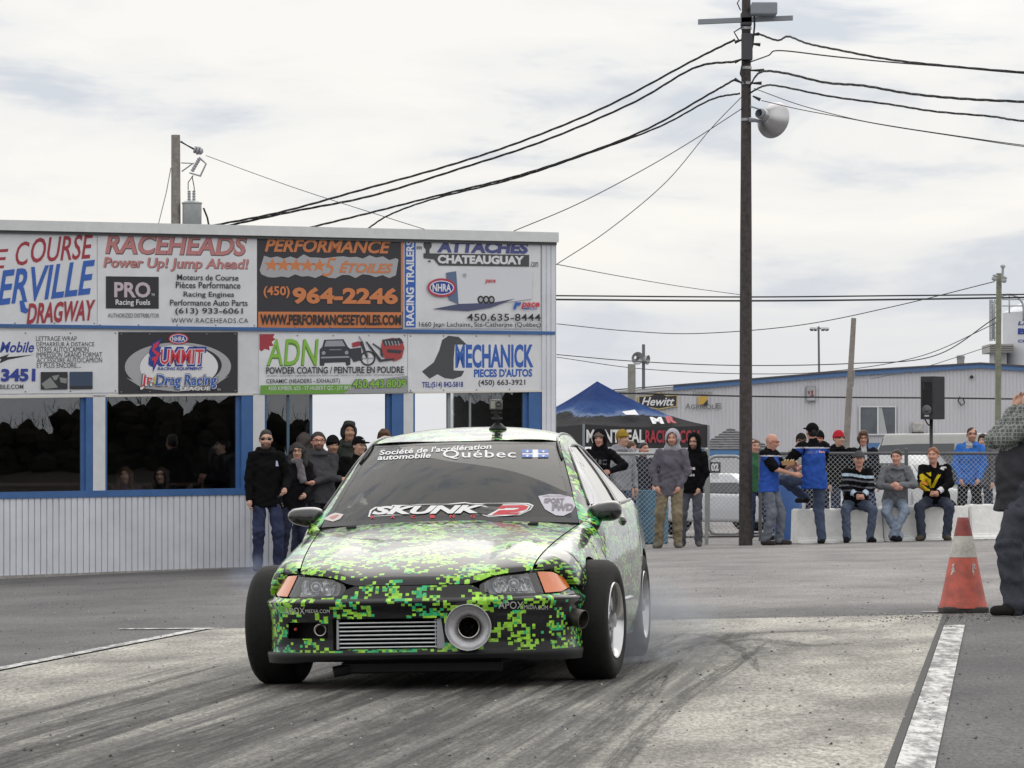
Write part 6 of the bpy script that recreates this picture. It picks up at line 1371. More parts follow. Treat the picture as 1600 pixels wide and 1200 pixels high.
def on_bump(o):
    def f(x, y):
        u, v = invert(lambda a, b: nose(a, b, -o), x, y, (x - 655) / 260, .40, ((-1, 1), (.15, .52))); return nose(u, v, -o)
    return f
dsil = mat('decal_silver', (.55, .56, .55), .35)
decal(lambda m, f: (text(m, 'APOX', (444, 950, 476, 960.5), f, bold=.0, rise=1), text(m, 'MEDIA.COM', (477, 952, 515, 957.5), f, rise=-.5)), 'lettering', dsil, .003, on_bump, bumper)
decal(lambda m, f: (text(m, 'APOX', (779, 939.5, 818, 951), f, bold=.0, rise=-.5), text(m, 'MEDIA.COM', (819, 945, 856, 951.5), f, rise=-1)), 'lettering', dsil, .003, on_bump, bumper)
decal(lambda m, f: text(m, '1-1.2', (703, 1003, 718, 1008), f, bold=.03), 'lettering', dw, .003, on_bump, bumper)
# ---- action camera stuck on the roof
rp = CM @ (roof(.5 + .16 / 1.07, .28)); pxr = (824, 684)
ac = thing('action_camera', 'small action camera on a suction mount stuck to the car roof', 'camera', rp)
Ya = rp.y; A = lambda x, y, o=0: P(x, y, Ya - o)
b0 = rp.copy(); px0_, py0_ = 800 + rp.x / rp.y * F, HOR - (rp.z - CAMZ) / rp.y * F
mb = MB(); mb.lathe([(.048, -.006), (.05, .004), (.042, .014), (.028, .026), (.018, .034), (0, .036)], b0, (0, 0, 1), 24); mb.build('suction_cup', cblk, ac, smooth=True, angle=40)
mb = MB(); mb.tube([b0 + Vector((0, 0, .03)), b0 + Vector((-.004, 0, .06)), b0 + Vector((-.012, 0, .085)), b0 + Vector((-.008, 0, .108))], [.016, .02, .014, .017], 10); mb.tube([b0 + Vector((-.035, -.01, .055)), b0 + Vector((.025, -.01, .055))], .012, 8); mb.tube([b0 + Vector((-.038, 0, .088)), b0 + Vector((.022, 0, .088))], .010, 8); mb.build('mount_arm', cblk, ac, smooth=True, angle=40)
mb = MB(); cc = b0 + Vector((-.010, 0, .138)); mb.hull_box((cc.x - .036, cc.y - .02, cc.z - .028), (cc.x + .036, cc.y + .02, cc.z + .028), .006); bo = mb.build('camera_body', mat('camera_grey', (.10, .10, .105), .4), ac, smooth=True, angle=40)
mb = MB(); mb.lathe([(.016, 0), (.016, .010), (.012, .012), (0, .009)], cc + Vector((.014, -.02, .006)), (0, -1, 0), 20); mb.build('camera_lens', mat('lens_black', (.01, .01, .012), .1, coat=1), bo, smooth=True, angle=40)
mb = MB(); mb.box((cc.x - .03, cc.y - .0208, cc.z - .022), (cc.x - .004, cc.y - .0202, cc.z + .018)); mb.build('camera_panel', mat('panel_pale', (.30, .29, .25), .4), bo)
# ================================================================== people
from mathutils.bvhtree import BVHTree
def smin(a, b, k):
    if k <= 0: return np.minimum(a, b)
    h = np.clip(.5 + .5 * (b - a) / k, 0, 1); return b * (1 - h) + a * h - k * h * (1 - h)
class SDF:
    """Blended capsules and ellipsoids turned into one continuous surface."""
    def __init__(s): s.p = []
    def cap(s, a, b, ra, rb, k=.03, sy=1.0): s.p.append(('cap', np.array(a, float), np.array(b, float), ra, rb, k, sy)); return s
    def ell(s, c, r, k=.03): s.p.append(('ell', np.array(c, float), np.array(r, float), k)); return s
    def cut(s, c, r, k=.0): s.p.append(('cut', np.array(c, float), np.array(r, float), k)); return s
    def plane(s, c, n): s.p.append(('pl', np.array(c, float), np.array(n, float) / np.linalg.norm(n))); return s
    def mesh(s, vox, wrinkle=0.0, seed=0):
        los, his = [], []
        for q in s.p:
            if q[0] == 'cap': r = max(q[3], q[4]); los.append(np.minimum(q[1], q[2]) - r); his.append(np.maximum(q[1], q[2]) + r)
            elif q[0] == 'ell': los.append(q[1] - q[2]); his.append(q[1] + q[2])
        lo = np.min(los, 0) - vox * 3; hi = np.max(his, 0) + vox * 3
        n = np.ceil((hi - lo) / vox).astype(int) + 1
        ax = [lo[i] + vox * np.arange(n[i]) for i in range(3)]
        D = np.full(n, .25)
        for q in s.p:
            if q[0] == 'pl':
                X, Y, Z = np.meshgrid(*ax, indexing='ij', sparse=True); D = np.maximum(D, (X - q[1][0]) * q[2][0] + (Y - q[1][1]) * q[2][1] + (Z - q[1][2]) * q[2][2]); continue
            if q[0] == 'cap': r = max(q[3], q[4]) + .09; a_, b_ = np.minimum(q[1], q[2]) - r, np.maximum(q[1], q[2]) + r
            else: a_, b_ = q[1] - q[2] - .09, q[1] + q[2] + .09
            i0 = np.clip(np.floor((a_ - lo) / vox).astype(int), 0, n); i1 = np.clip(np.ceil((b_ - lo) / vox).astype(int) + 1, 0, n)
            if (i1 <= i0).any(): continue
            sl = tuple(slice(i0[i], i1[i]) for i in range(3)); X, Y, Z = np.meshgrid(*[ax[i][sl[i]] for i in range(3)], indexing='ij', sparse=True)
            if q[0] == 'cap':
                a, b, ra, rb, k, sy = q[1:]; ab = b - a; l2 = max(ab @ ab, 1e-9)
                t = np.clip(((X - a[0]) * ab[0] + (Y - a[1]) * ab[1] + (Z - a[2]) * ab[2]) / l2, 0, 1)
                d = np.sqrt((X - a[0] - t * ab[0]) ** 2 + ((Y - a[1] - t * ab[1]) / sy) ** 2 + (Z - a[2] - t * ab[2]) ** 2) - (ra + (rb - ra) * t); d = d * min(1, sy ** .5)
                D[sl] = smin(D[sl], d, k)
            else:
                c, r = q[1], q[2]; x, y, z = (X - c[0]) / r[0], (Y - c[1]) / r[1], (Z - c[2]) / r[2]; k0 = np.sqrt(x * x + y * y + z * z) + 1e-9; k1 = np.sqrt((x / r[0]) ** 2 + (y / r[1]) ** 2 + (z / r[2]) ** 2) + 1e-9; d = k0 * (k0 - 1) / k1
                if q[0] == 'ell': D[sl] = smin(D[sl], d, q[3])
                else: D[sl] = np.maximum(D[sl], -d)
        if wrinkle:
            X, Y, Z = np.meshgrid(*ax, indexing='ij', sparse=True); ph = seed * 1.7
            D = D + wrinkle * (np.sin(38 * Z + 9 * np.sin(7 * X + ph) + 6 * np.sin(9 * Y + ph)) * .5 + np.sin(23 * Z - 31 * X + 5 * np.sin(13 * Z + ph) + 11 * Y) * .5 + .5 * np.sin(61 * X + 17 * Z + ph) * np.sin(47 * Z + 20 * Y))
        # surface nets
        neg = D < 0; shp = np.array(n) - 1
        cnt = np.zeros(shp); acc = [np.zeros(shp) for _ in range(3)]
        cor = [(i, j, k) for i in (0, 1) for j in (0, 1) for k in (0, 1)]
        sub = lambda A, c: A[c[0]:c[0] + shp[0], c[1]:c[1] + shp[1], c[2]:c[2] + shp[2]]
        for c in cor:
            for axi in range(3):
                if c[axi] == 1: continue
                c2 = list(c); c2[axi] = 1; A, B = sub(D, c), sub(D, c2); m = sub(neg, c) != sub(neg, c2)
                t = np.where(m, A / np.where(m, A - B, 1), 0); cnt += m
                for i in range(3): acc[i] += np.where(m, c[i] + (t if i == axi else 0), 0)
        act = cnt > 0; idx = -np.ones(shp, int); idx[act] = np.arange(act.sum()); ijk = np.argwhere(act)
        V = np.stack([acc[i][act] / cnt[act] for i in range(3)], 1) + ijk; V = V * vox + lo
        Q = []
        for axi in range(3):
            o = [a for a in range(3) if a != axi]; s0 = [slice(1, None) if a in o else slice(None) for a in range(3)]
            s_a = [slice(None)] * 3; s_a[axi] = slice(0, -1); s_b = [slice(None)] * 3; s_b[axi] = slice(1, None)
            m = neg[tuple(s_a)] != neg[tuple(s_b)]; e = np.argwhere(m)
            for a in o: e = e[(e[:, a] > 0) & (e[:, a] < n[a] - 1)]
            if not len(e): continue
            fl = neg[tuple(e.T)]
            def g(da, db): q = e.copy(); q[:, o[0]] -= da; q[:, o[1]] -= db; return idx[tuple(q.T)]
            quad_ = np.stack([g(1, 1), g(0, 1), g(0, 0), g(1, 0)], 1)
            if axi == 1: fl = ~fl
            quad_[~fl] = quad_[~fl][:, ::-1]; Q.append(quad_)
        Q = np.concatenate(Q); Q = Q[(Q >= 0).all(1)]
        return V, Q
def sdf_obj(name, s, vox, mats, parent, wrinkle=0, seed=0, paint=None):
    V, Q = s.mesh(vox, wrinkle, seed)
    me = bpy.data.meshes.new(name); me.from_pydata(V.tolist(), [], Q.tolist())
    if not isinstance(mats, (list, tuple)): mats = [mats]
    for m in mats: me.materials.append(m)
    if paint:
        c = V[Q].mean(1); me.polygons.foreach_set('material_index', np.asarray(paint(c), dtype=np.int32))
    me.polygons.foreach_set('use_smooth', [True] * len(me.polygons)); me.update()
    o = bpy.data.objects.new(name, me); COL.objects.link(o); o.parent = parent; return o
def ik(a, c, l1, l2, hint):
    a, c, hint = Vector(a), Vector(c), Vector(hint); d = c - a; L_ = d.length
    if L_ > l1 + l2 - .004: c = a + d.normalized() * (l1 + l2 - .004); d = c - a; L_ = d.length
    x = (l1 * l1 - l2 * l2 + L_ * L_) / (2 * L_); h = math.sqrt(max(0, l1 * l1 - x * x)); dn = d.normalized(); p = hint - dn * hint.dot(dn); p.normalize()
    return a + dn * x + p * h, c
SKIN = [mat('skin_light', (.52, .31, .23), .55, spec=.35, var=.08), mat('skin_rosy', (.55, .29, .22), .55, spec=.35, var=.1), mat('skin_tan', (.42, .24, .16), .55, spec=.35, var=.08)]
EYE = mat('eye_dark', (.10, .065, .055), .4); LIP = mat('lip_red', (.36, .13, .11), .5)
HAIRC = {'black': (.013, .011, .011), 'brown': (.085, .045, .025), 'dark': (.03, .02, .016), 'ginger': (.20, .075, .03), 'grey': (.16, .14, .13)}
def hairm(k): return mat('hair_' + k, HAIRC[k], .55, spec=.4, var=.35, vscale=60)
def jean(c): return cloth(c, .35)
pid = [0]
def person(label, px, Y, H=1.75, yaw=0, group='spectators', hands=None, elbow=None, feet=None, knee=None, pelvis=None, lean=(0, 0), head=(0, 0, 0), hyaw=0, hpitch=0, skin=0,
           hair='dark', hairstyle='short', hat=None, glasses=None, beard=None, top=(.02, .02, .02), top2=None, paint=None, hood=None, hem=.84, sleeves='long', trousers=(.03, .035, .06), shoes=(.03, .03, .03),
           vox=.0105, wide=1.0, z=None, decals=(), scarf=None, footdir=None, mats=None, X=None, wr=1.0, fat=1.0, baggy=1.0, bulge=()):
    """One spectator. Joints are in metres for a 1.75 m figure that faces -Y; yaw turns it (positive: to the right of the picture)."""
    k_ = H / 1.75; pid[0] += 1; sd_ = pid[0]
    g_ = G(px, Y)
    if X is not None: g_.x = X; g_.z = GZ(X)
    if z is not None: g_.z = z
    jr = random.Random(pid[0] * 7 + 1)
    if hands is None: hands = [(-.26 + jr.uniform(-.03, .02), -.06 + jr.uniform(-.10, .03), .81 + jr.uniform(-.02, .05)), (.26 + jr.uniform(-.02, .03), -.06 + jr.uniform(-.10, .03), .81 + jr.uniform(-.02, .05))]
    if feet is None: feet = [(-.12 - jr.uniform(0, .05), jr.uniform(-.10, .08), .09), (.12 + jr.uniform(0, .05), jr.uniform(-.10, .08), .09)]
    if pelvis is None: pelvis = (jr.uniform(-.035, .035), 0, .945)
    hyaw += jr.uniform(-14, 14); hpitch += jr.uniform(-5, 5); head = (head[0] + jr.uniform(-.012, .012), head[1] + jr.uniform(-.012, .004), head[2]); lean = (lean[0] + jr.uniform(-.07, .07), lean[1])
    root_ = thing('person', label, 'person', g_, group, rot=(0, 0, R(yaw))); root_.scale = (k_ * wide, k_ * wide, k_)
    pel = Vector(pelvis or (0, 0, .95)); ch = pel + Vector((lean[0] * .33, lean[1] * .33, .33 - .06 * abs(lean[1]))); nb = ch + Vector((lean[0] * .2, .01 + lean[1] * .2, .195 - .05 * abs(lean[1]))); hc = nb + Vector((head[0], -.02 + head[1] + lean[1] * .08, .165 + head[2]))
    sh = [ch + Vector((s * .172, .0, .150)) for s in (-1, 1)]; hp = [pel + Vector((s * .088, 0, -.03)) for s in (-1, 1)]
    hands = hands or [(-.27, -.06, .80), (.27, -.06, .80)]; feet = feet or [(-.13, .02, .09), (.13, .0, .09)]
    elbow = elbow or [(-.6, .8, -.2), (.6, .8, -.2)]; knee = knee or [(-.1, -1, 0), (.1, -1, 0)]; footdir = footdir or [(-.3, -1), (.3, -1)]
    arm = []; leg = []
    for i in (0, 1):
        if hands[i] is None: arm.append(None); continue
        e, w_ = ik(sh[i], hands[i], .285, .255, elbow[i]); arm.append((sh[i], e, w_))
    for i in (0, 1):
        kn, an = ik(hp[i], feet[i], .43, .42, knee[i]); leg.append((hp[i], kn, an))
    hm = Matrix.Rotation(R(hyaw), 3, 'Z') @ Matrix.Rotation(R(hpitch), 3, 'X')
    HP = lambda x, y, z_: hc + hm @ Vector((x, y, z_))
    # --- body: one continuous skin
    S = SDF()
    S.ell(hc + Vector((0, .008, .022)), (.076, .093, .098), .02); S.ell(HP(0, -.022, -.045), (.057, .066, .072), .035); S.cap(HP(0, -.045, -.088), HP(0, -.06, -.092), .024, .02, .03)
    S.cap(HP(0, -.085, .012), HP(0, -.106, -.028), .009, .014, .014); S.ell(HP(0, -.082, .03), (.05, .018, .012), .015)
    for s_ in (-1, 1): S.ell(HP(s_ * .077, .012, -.005), (.012, .022, .032), .008); S.ell(HP(s_ * .036, -.076, -.025), (.022, .018, .018), .02)
    S.cap(nb - Vector((0, 0, .05)), HP(0, .012, -.07), .058, .052, .03)
    S.cap(pel, ch, .10, .10, .05, .70); S.cap(ch + Vector((-.13, .01, .105)), ch + Vector((.13, .01, .105)), .038, .038, .05)
    for i in (0, 1):
        if arm[i]:
            a, e, w_ = arm[i]; S.cap(a, e, .043 if sleeves != 'long' else .036, .038 if sleeves != 'long' else .032, .02); S.cap(e, w_, .040 if sleeves != 'long' else .030, .028, .02)
            d = (w_ - e).normalized(); inn = Vector((-(1 if i else -1), -.4, 0)); inn = (inn - d * inn.dot(d)).normalized(); sd2 = d.cross(inn).normalized()
            if sd2.y > 0: sd2 = -sd2
            S.ell(w_ + d * .055, (.032, .032, .032), .02); S.cap(w_ + d * .02, w_ + d * .075, .027, .030, .015)
            for f_ in range(4):
                b = w_ + d * .085 + sd2 * ((f_ - 1.5) * .019); ln = (.034, .042, .040, .030)[f_]; m1 = b + d * ln + inn * .010; m2 = m1 + d * ln * .5 + inn * .026; S.cap(b, m1, .0105, .0100, .004); S.cap(m1, m2, .0100, .0090, .004)
            t0 = w_ + d * .035 + sd2 * .026; S.cap(t0, t0 + d * .035 + sd2 * .018 + inn * .012, .013, .011, .006); S.cap(t0 + d * .035 + sd2 * .018 + inn * .012, t0 + d * .062 + sd2 * .016 + inn * .022, .011, .0095, .004)
        h_, kn, an = leg[i]; S.cap(h_, kn, .058, .042, .03); S.cap(kn, an, .042, .032, .02)
    inv = hm.inverted()
    def face_paint(c):
        q = (c - np.array(hc)) @ np.array(inv).T; x, y, z_ = q[:, 0], q[:, 1], q[:, 2]; r_ = np.zeros(len(c), int)
        fr = y < -.05
        eye = fr & (np.abs(np.abs(x) - .032) < .012) & (np.abs(z_ - .008) < .006); brow = fr & (np.abs(np.abs(x) - .033) < .021) & (np.abs(z_ - .031) < .0065)
        lip = (y < -.06) & (np.abs(x) < .024) & (np.abs(z_ + .064) < .0085)
        if beard: r_[(z_ < -.048) & (z_ > -.13) & (y < -.02) & (np.abs(x) < .058)] = 4
        r_[lip] = 2; r_[eye] = 1; r_[brow] = 3; return r_
    bm_ = mat('stubble_' + (beard or 'none'), {None: (.4, .25, .2), 'dark': (.12, .075, .058), 'light': (.30, .18, .12)}[beard], .7)
    sdf_obj('body', S, vox, [SKIN[skin], EYE, LIP, mat('brow_soft', (.20, .115, .08), .7), bm_], root_, paint=face_paint)
    # --- top
    J = SDF(); tm = mats or [cloth(top)] + ([cloth(q) for q in (top2 if isinstance(top2, list) else [top2])] if top2 else [])
    lowp = pel + (pel - ch) * .62 if not pelvis or pelvis[2] > .9 else pel + Vector((0, 0, -.04)); J.cap(lowp + Vector((-.062, 0, 0)), ch + Vector((-.03, 0, 0)), .142 * fat, .132 * fat, .03, .90); J.cap(lowp + Vector((.062, 0, 0)), ch + Vector((.03, 0, 0)), .142 * fat, .132 * fat, .03, .86); [J.ell(q_[0], q_[1], .08) for q_ in bulge]; J.cap(ch, ch + Vector((0, .01, .10)), .150, .105, .06, .80); J.cap(ch + Vector((-.125, .01, .125)), ch + Vector((.125, .01, .125)), .060, .060, .05); J.cap(nb - Vector((0, -.01, .05)), nb + Vector((0, .0, .025)), .072, .070, .03)
    for i in (0, 1):
        if arm[i]:
            a, e, w_ = arm[i]
            if sleeves == 'long': J.cap(a, e, .068, .060, .025); J.cap(e, e.lerp(w_, .97), .060, .046, .02); J.ell(e, (.064, .064, .064), .02)
            else: J.cap(a, a.lerp(e, .85), .078, .074, .045)
    if hood == 'down': J.ell(nb + Vector((0, .075, .01)), (.135, .075, .075), .05); J.ell(nb + Vector((0, -.03, -.005)), (.105, .075, .035), .03)
    hz = pel.z - .95 + hem
    J.plane((0, 0, hz), (0, 0, -1))
    J.cut(HP(0, -.055, -.025), (.052, .075, .10)) if hood != 'down' else None
    jo = sdf_obj('jacket' if sleeves == 'long' else 'shirt', J, vox * 1.1, tm, root_, .0068 * wr, sd_, (lambda c: paint(c, dict(pel=pel, ch=ch, nb=nb, sh=sh, arm=arm))) if paint else None)
    if hood == 'up' or isinstance(hood, tuple):
        Hs = SDF(); Hs.ell(hc + Vector((0, .022, .012)), (.112, .128, .150), .02); Hs.ell(nb + Vector((0, .03, .02)), (.125, .105, .085), .05)
        Hs.cut(HP(0, -.125, -.012), (.074, .105, .108)); Hs.cut(HP(0, -.01, -.0), (.088, .10, .125))
        sdf_obj('hood', Hs, vox, cloth(hood if isinstance(hood, tuple) else top), root_, .002, sd_)
    if scarf:
        Sc = SDF(); Sc.ell(nb + Vector((0, -.015, .03)), (.10, .095, .055), .03); Sc.cap(nb + Vector((.02, -.10, .01)), nb + Vector((.05, -.155, -.22)), .05, .06, .03, .6); sdf_obj('scarf', Sc, vox, cloth(scarf, .6), root_, .006, sd_)
    # --- trousers, shoes
    T = SDF(); T.cap(pel + Vector((-.05, 0, -.01)), pel + Vector((.05, 0, -.01)), .118, .118, .05, .85); T.cap(pel, pel + Vector((0, 0, .10)), .135, .135, .04, .76)
    for i in (0, 1):
        h_, kn, an = leg[i]; T.cap(h_, kn, .092 * baggy, .074 * baggy, .04); T.cap(kn, an + (an - kn).normalized() * .015, .072 * baggy, .064 * baggy, .03)
    sdf_obj('trousers', T, vox * 1.1, jean(trousers), root_, .0075 * wr, sd_ + 3)
    for i in (0, 1):
        h_, kn, an = leg[i]; fd = Vector((footdir[i][0], footdir[i][1], footdir[i][2] if len(footdir[i]) > 2 else 0)).normalized(); Z = SDF(); base = an - Vector((0, 0, .05)); Z.cap(base - fd * .045, base + fd * .145 - Vector((0, 0, .006)), .042, .040, .02); Z.cap(an - Vector((0, 0, .02)), an + fd * .03 - Vector((0, 0, .03)), .045, .046, .03); Z.plane((0, 0, an.z - .09), (0, 0, -1)); sdf_obj('shoe', Z, .010, cloth(shoes, .2), root_)
    # --- hair and hats
    if hair and hairstyle != 'bald' and hood != 'up' and not isinstance(hood, tuple):
        A = SDF(); A.ell(hc + Vector((0, .014, .020)), (.087, .106, .108), .02)
        if hairstyle == 'short': A.plane(HP(0, -.085, .084), -(hm @ Vector((0, .60, .55))))
        elif hairstyle == 'medium': A.ell(HP(0, .03, -.02), (.100, .09, .105), .03); A.ell(HP(0, -.02, .085), (.072, .085, .05), .03); A.cut(HP(0, -.115, -.03), (.070, .085, .095))
        elif hairstyle == 'crop': A = SDF(); A.ell(hc + Vector((0, .012, .024)), (.080, .100, .100), .02); A.plane(HP(0, -.088, .084), -(hm @ Vector((0, .60, .55))))
        elif hairstyle == 'long':
            for s_ in (-1, 1): A.cap(HP(s_ * .075, .01, .03), HP(s_ * .10, -.015, -.20), .042, .050, .03)
            A.cap(HP(0, .06, .02), HP(0, .075, -.22), .085, .085, .03); A.cut(HP(0, -.115, -.03), (.066, .09, .098))
        sdf_obj('hair', A, .0105, hairm(hair), root_, .006, sd_)
    if hat:
        kind, hcol = hat[0], hat[1]; B = SDF()
        if kind == 'beanie': B.ell(hc + Vector((0, .012, .030)), (.094, .112, .118), .02); B.ell(HP(0, 0.004, .042), (.098, .116, .03), .01); B.plane(HP(0, -.09, .022), -(hm @ Vector((0, .28, 1))))
        else: B.ell(hc + Vector((0, .010, .030)), (.090, .110, .108), .02); B.plane(HP(0, -.09, .045), -(hm @ Vector((0, .30, 1)))); 
        sdf_obj('hat', B, .0100, cloth(hcol), root_, .001, sd_)
        if kind == 'cap':
            V_ = SDF(); V_.ell(HP(0, -.135, .045), (.070, .075, .014), .01); sdf_obj('visor', V_, .009, cloth(hcol), root_)
            if len(hat) > 2:
                mb = MB(); [mb.add([tuple(HP(x, -.103 + .3 * abs(x), z_)) for x, z_ in ((-.02, .082), (.024, .080), (.02, .094), (-.018, .096))], [(0, 1, 2, 3)])]; mb.build('badge', WH2, root_, local=True)
    if glasses:
        mb = MB()
        for s_ in (-1, 1):
            if glasses[0] == 'sun': mb.prism([(-.027, -.014), (.024, -.017), (.028, .010), (-.026, .014)], lambda x, z_, d: tuple(HP(s_ * .034 + x * -s_, -.094 + .25 * abs(x + .0) + d, .008 + z_)), 0, .006)
            else:
                ring_ = [(.024 * math.cos(t_), .016 * math.sin(t_)) for t_ in np.linspace(0, 2 * math.pi, 14)]; mb.tube([HP(s_ * .034 + x, -.096 + .2 * abs(x), .006 + z_) for x, z_ in ring_], .0022, 5)
            mb.tube([HP(s_ * .060, -.088, .012), HP(s_ * .083, -.02, .012), HP(s_ * .083, .02, .01)], .005, 5)
        mb.tube([HP(-.012, -.103, .012), HP(.012, -.103, .012)], .005, 5)
        mb.build('sunglasses' if glasses[0] == 'sun' else 'glasses', mat('shades_' + glasses[1], {'black': (.01, .01, .012), 'red': (.30, .03, .02), 'brown': (.09, .04, .03)}[glasses[1]], .2), root_, local=True)
    # --- prints on the clothes
    if decals:
        bv = BVHTree.FromPolygons([v_.co[:] for v_ in jo.data.vertices], [p_.vertices[:] for p_ in jo.data.polygons])
        for (nm, shapes, dm, back) in decals:
            sy = 1 if back else -1; mb = MB()
            def at(x, z_):
                h_ = bv.ray_cast(Vector((x, sy * 1.2, z_)), Vector((0, -sy, 0))); y = h_[0].y if h_[0] else sy * .15; return (x, y + sy * .012, z_)
            for sp in shapes:
                if sp[0] == 't': text(mb, sp[1], (sp[2], -sp[5], sp[4], -sp[3]), lambda x, y: at(x if not back else -x, -y), bold=.04, shear=sp[6] if len(sp) > 6 else 0)
                else: mb.add([at(*q) for q in sp[1]], [tuple(range(len(sp[1])))])
            mb.build(nm, dm, root_, local=True, recalc=False)
    return root_
PK = 'people watching from the booth'
BLACKC, JEAN1, JEANG = (.014, .014, .016), (.032, .042, .085), (.12, .135, .165)
pocket = [(-.16, -.13, .93), (.16, -.13, .93)]; pe = [(-1, .5, 0), (1, .5, 0)]
# --- group at the booth
person('man in black hoodie and dark sunglasses standing in front of the booth post', 420, 47.2, 1.73, 12, PK, hands=[(-.26, -.08, .82), (.17, -.22, 1.02)], glasses=('sun', 'black'), hair='black', hairstyle='crop', beard='dark', hood='down', top=BLACKC, trousers=(.035, .042, .085), hem=.80, shoes=(.03, .03, .04),
       decals=[('print', [('p', [(.07, 1.30), (.11, 1.30), (.10, 1.36), (.08, 1.37)])], mat('print_bluewhite', (.35, .38, .55), .7), False)])
person('woman with glasses, grey scarf and bright pink glove beside the man in sunglasses', 456, 47.7, 1.57, 14, PK, hands=[(-.22, -.16, .98), (.14, -.24, 1.04)], hair='black', hairstyle='long', glasses=('eye', 'black'), scarf=(.16, .15, .16), top=(.022, .02, .024), trousers=(.03, .035, .06), skin=0)
mbp = MB()
person('broad man in dark grey jacket with arms crossed and glasses', 503, 48.0, 1.70, 20, PK, hands=[(.15, -.20, 1.15), (-.15, -.22, 1.11)], elbow=[(-1, -.1, -.9), (1, -.1, -.9)], hair='black', hairstyle='short', glasses=('eye', 'brown'), beard='dark', top=(.055, .055, .062), trousers=(.03, .03, .035), hood='down', wide=1.12, skin=1)
person('woman with wavy dark brown hair turned away behind the woman with scarf', 473, 48.7, 1.70, 160, PK, hair='dark', hairstyle='long', top=(.02, .018, .02), vox=.013)
person('tall person with thick black hair and dark green jacket against the see-through window', 541, 49.1, 1.84, 10, PK, hair='black', hairstyle='medium', top=(.045, .05, .045), hood='down', vox=.012, skin=2)
person('man in black cap with white badge just behind the windscreen edge', 563, 48.4, 1.63, 30, PK, hair='black', hat=('cap', (.015, .015, .018), 1), top=BLACKC, vox=.012, skin=0)
person('person in black knit hat partly hidden behind the broad man', 519, 48.9, 1.65, 10, PK, hair=None, hairstyle='bald', hat=('beanie', (.018, .017, .02)), top=BLACKC, vox=.013, skin=2)
person('person whose brown hair just shows above the car roof edge', 598, 48.9, 1.72, 0, PK, hair='brown', hairstyle='medium', top=BLACKC, vox=.013)
person('woman with long light brown hair looking out of the booth window', 199, bY(199) + .46, 1.62, 5, PK, pelvis=(0, .1, .52), knee=[(-1, -.3, .2), (1, -.3, .2)], feet=[(-.13, .1, .09), (.13, .1, .09)], hands=[(-.15, -.14, .62), (.15, -.14, .62)], hair='brown', hairstyle='long', top=(.10, .06, .09), vox=.012, z=0)
person('woman with curly dark hair and glasses looking out of the booth window', 248, bY(248) + .46, 1.62, -8, PK, pelvis=(0, .1, .52), knee=[(-1, -.3, .2), (1, -.3, .2)], feet=[(-.13, .1, .09), (.13, .1, .09)], hands=[(-.15, -.14, .62), (.15, -.14, .62)], hair='dark', hairstyle='long', glasses=('eye', 'black'), top=(.03, .03, .035), vox=.012, z=0)
person('dark figure standing inside the booth near the window post', 348, bY(348) + 1.0, 1.60, -70, PK, hands=[(-.12, -.25, 1.15), (.12, -.25, 1.2)], hair='black', top=(.03, .03, .036), vox=.013, z=0)
# --- group by the left fence
PF = 'people at the chain link fence'
person('man in black hoodie with hood up over a grey knit hat behind the car', 937, 56.0, 1.75, -12, PF, hands=[(-.2, -.1, .9), (.20, -.24, 1.16)], elbow=pe, hair=None, hood='up', hat=('beanie', (.16, .12, .11)), top=(.018, .018, .022), trousers=JEAN1, skin=1, decals=[('print', [('p', [(-0.12, 1.26), (-0.08, 1.26), (-0.08, 1.33), (-0.12, 1.33)]), ('p', [(-0.05, 1.25), (-0.02, 1.25), (-0.02, 1.34), (-0.05, 1.34)]), ('p', [(0.01, 1.26), (0.05, 1.26), (0.05, 1.33), (0.01, 1.33)]), ('p', [(0.07, 1.25), (0.12, 1.25), (0.12, 1.33), (0.07, 1.33)])], mat('print_grey', (.09, .09, .10), .7), False)])
person('man in mustard knit hat and light grey hoodie behind the fence rail', 967, 60.7, 1.80, 30, PF, hair='brown', hairstyle='bald', hat=('beanie', (.26, .17, .03)), top=(.27, .275, .30), hood='down', trousers=(.05, .08, .14), skin=0, hyaw=8)
person('man in faded denim jacket, pale hood up and khaki trousers', 1045, 57.2, 1.74, -6, PF, hands=pocket, elbow=pe, hair='brown', hood=(.36, .36, .40), beard='light', top=(.125, .118, .145), trousers=(.22, .185, .125), shoes=(.16, .15, .13), hem=.78, wide=1.06, skin=1)
person('man in black hooded sweatshirt with red and white print and glasses', 1079, 57.9, 1.69, -14, PF, hands=[(-.17, -.12, .92), (.17, -.12, .92)], elbow=pe, hair='dark', hood='up', glasses=('eye', 'black'), beard='dark', top=(.016, .016, .019), trousers=(.10, .105, .13), shoes=(.12, .11, .11), wide=.96,
       decals=[('print', [('p', [(-0.05, 1.2), (-0.02, 1.2), (-0.02, 1.245), (-0.05, 1.245)]), ('p', [(-0.005, 1.2), (0.045, 1.2), (0.045, 1.245), (-0.005, 1.245)]), ('p', [(0.06, 1.2), (0.1, 1.2), (0.1, 1.24), (0.06, 1.24)]), ('p', [(0.01, 1.1), (0.05, 1.1), (0.05, 1.135), (0.01, 1.135)]), ('p', [(0.06, 1.1), (0.09, 1.1), (0.09, 1.135), (0.06, 1.135)])], mat('print_white', (.55, .55, .57), .7), False), ('print', [('p', [(-.05, 1.26), (-.02, 1.26), (-.02, 1.29), (-.05, 1.29)]), ('p', [(0, 1.155), (0.05, 1.155), (0.05, 1.185), (0, 1.185)])], mat('print_red', (.45, .04, .05), .7), False)])
person('person with close cropped brown hair seen from behind beyond the fence', 986, 63.0, 1.66, 120, PF, hair='brown', hairstyle='crop', top=(.04, .04, .06), vox=.013, skin=1)
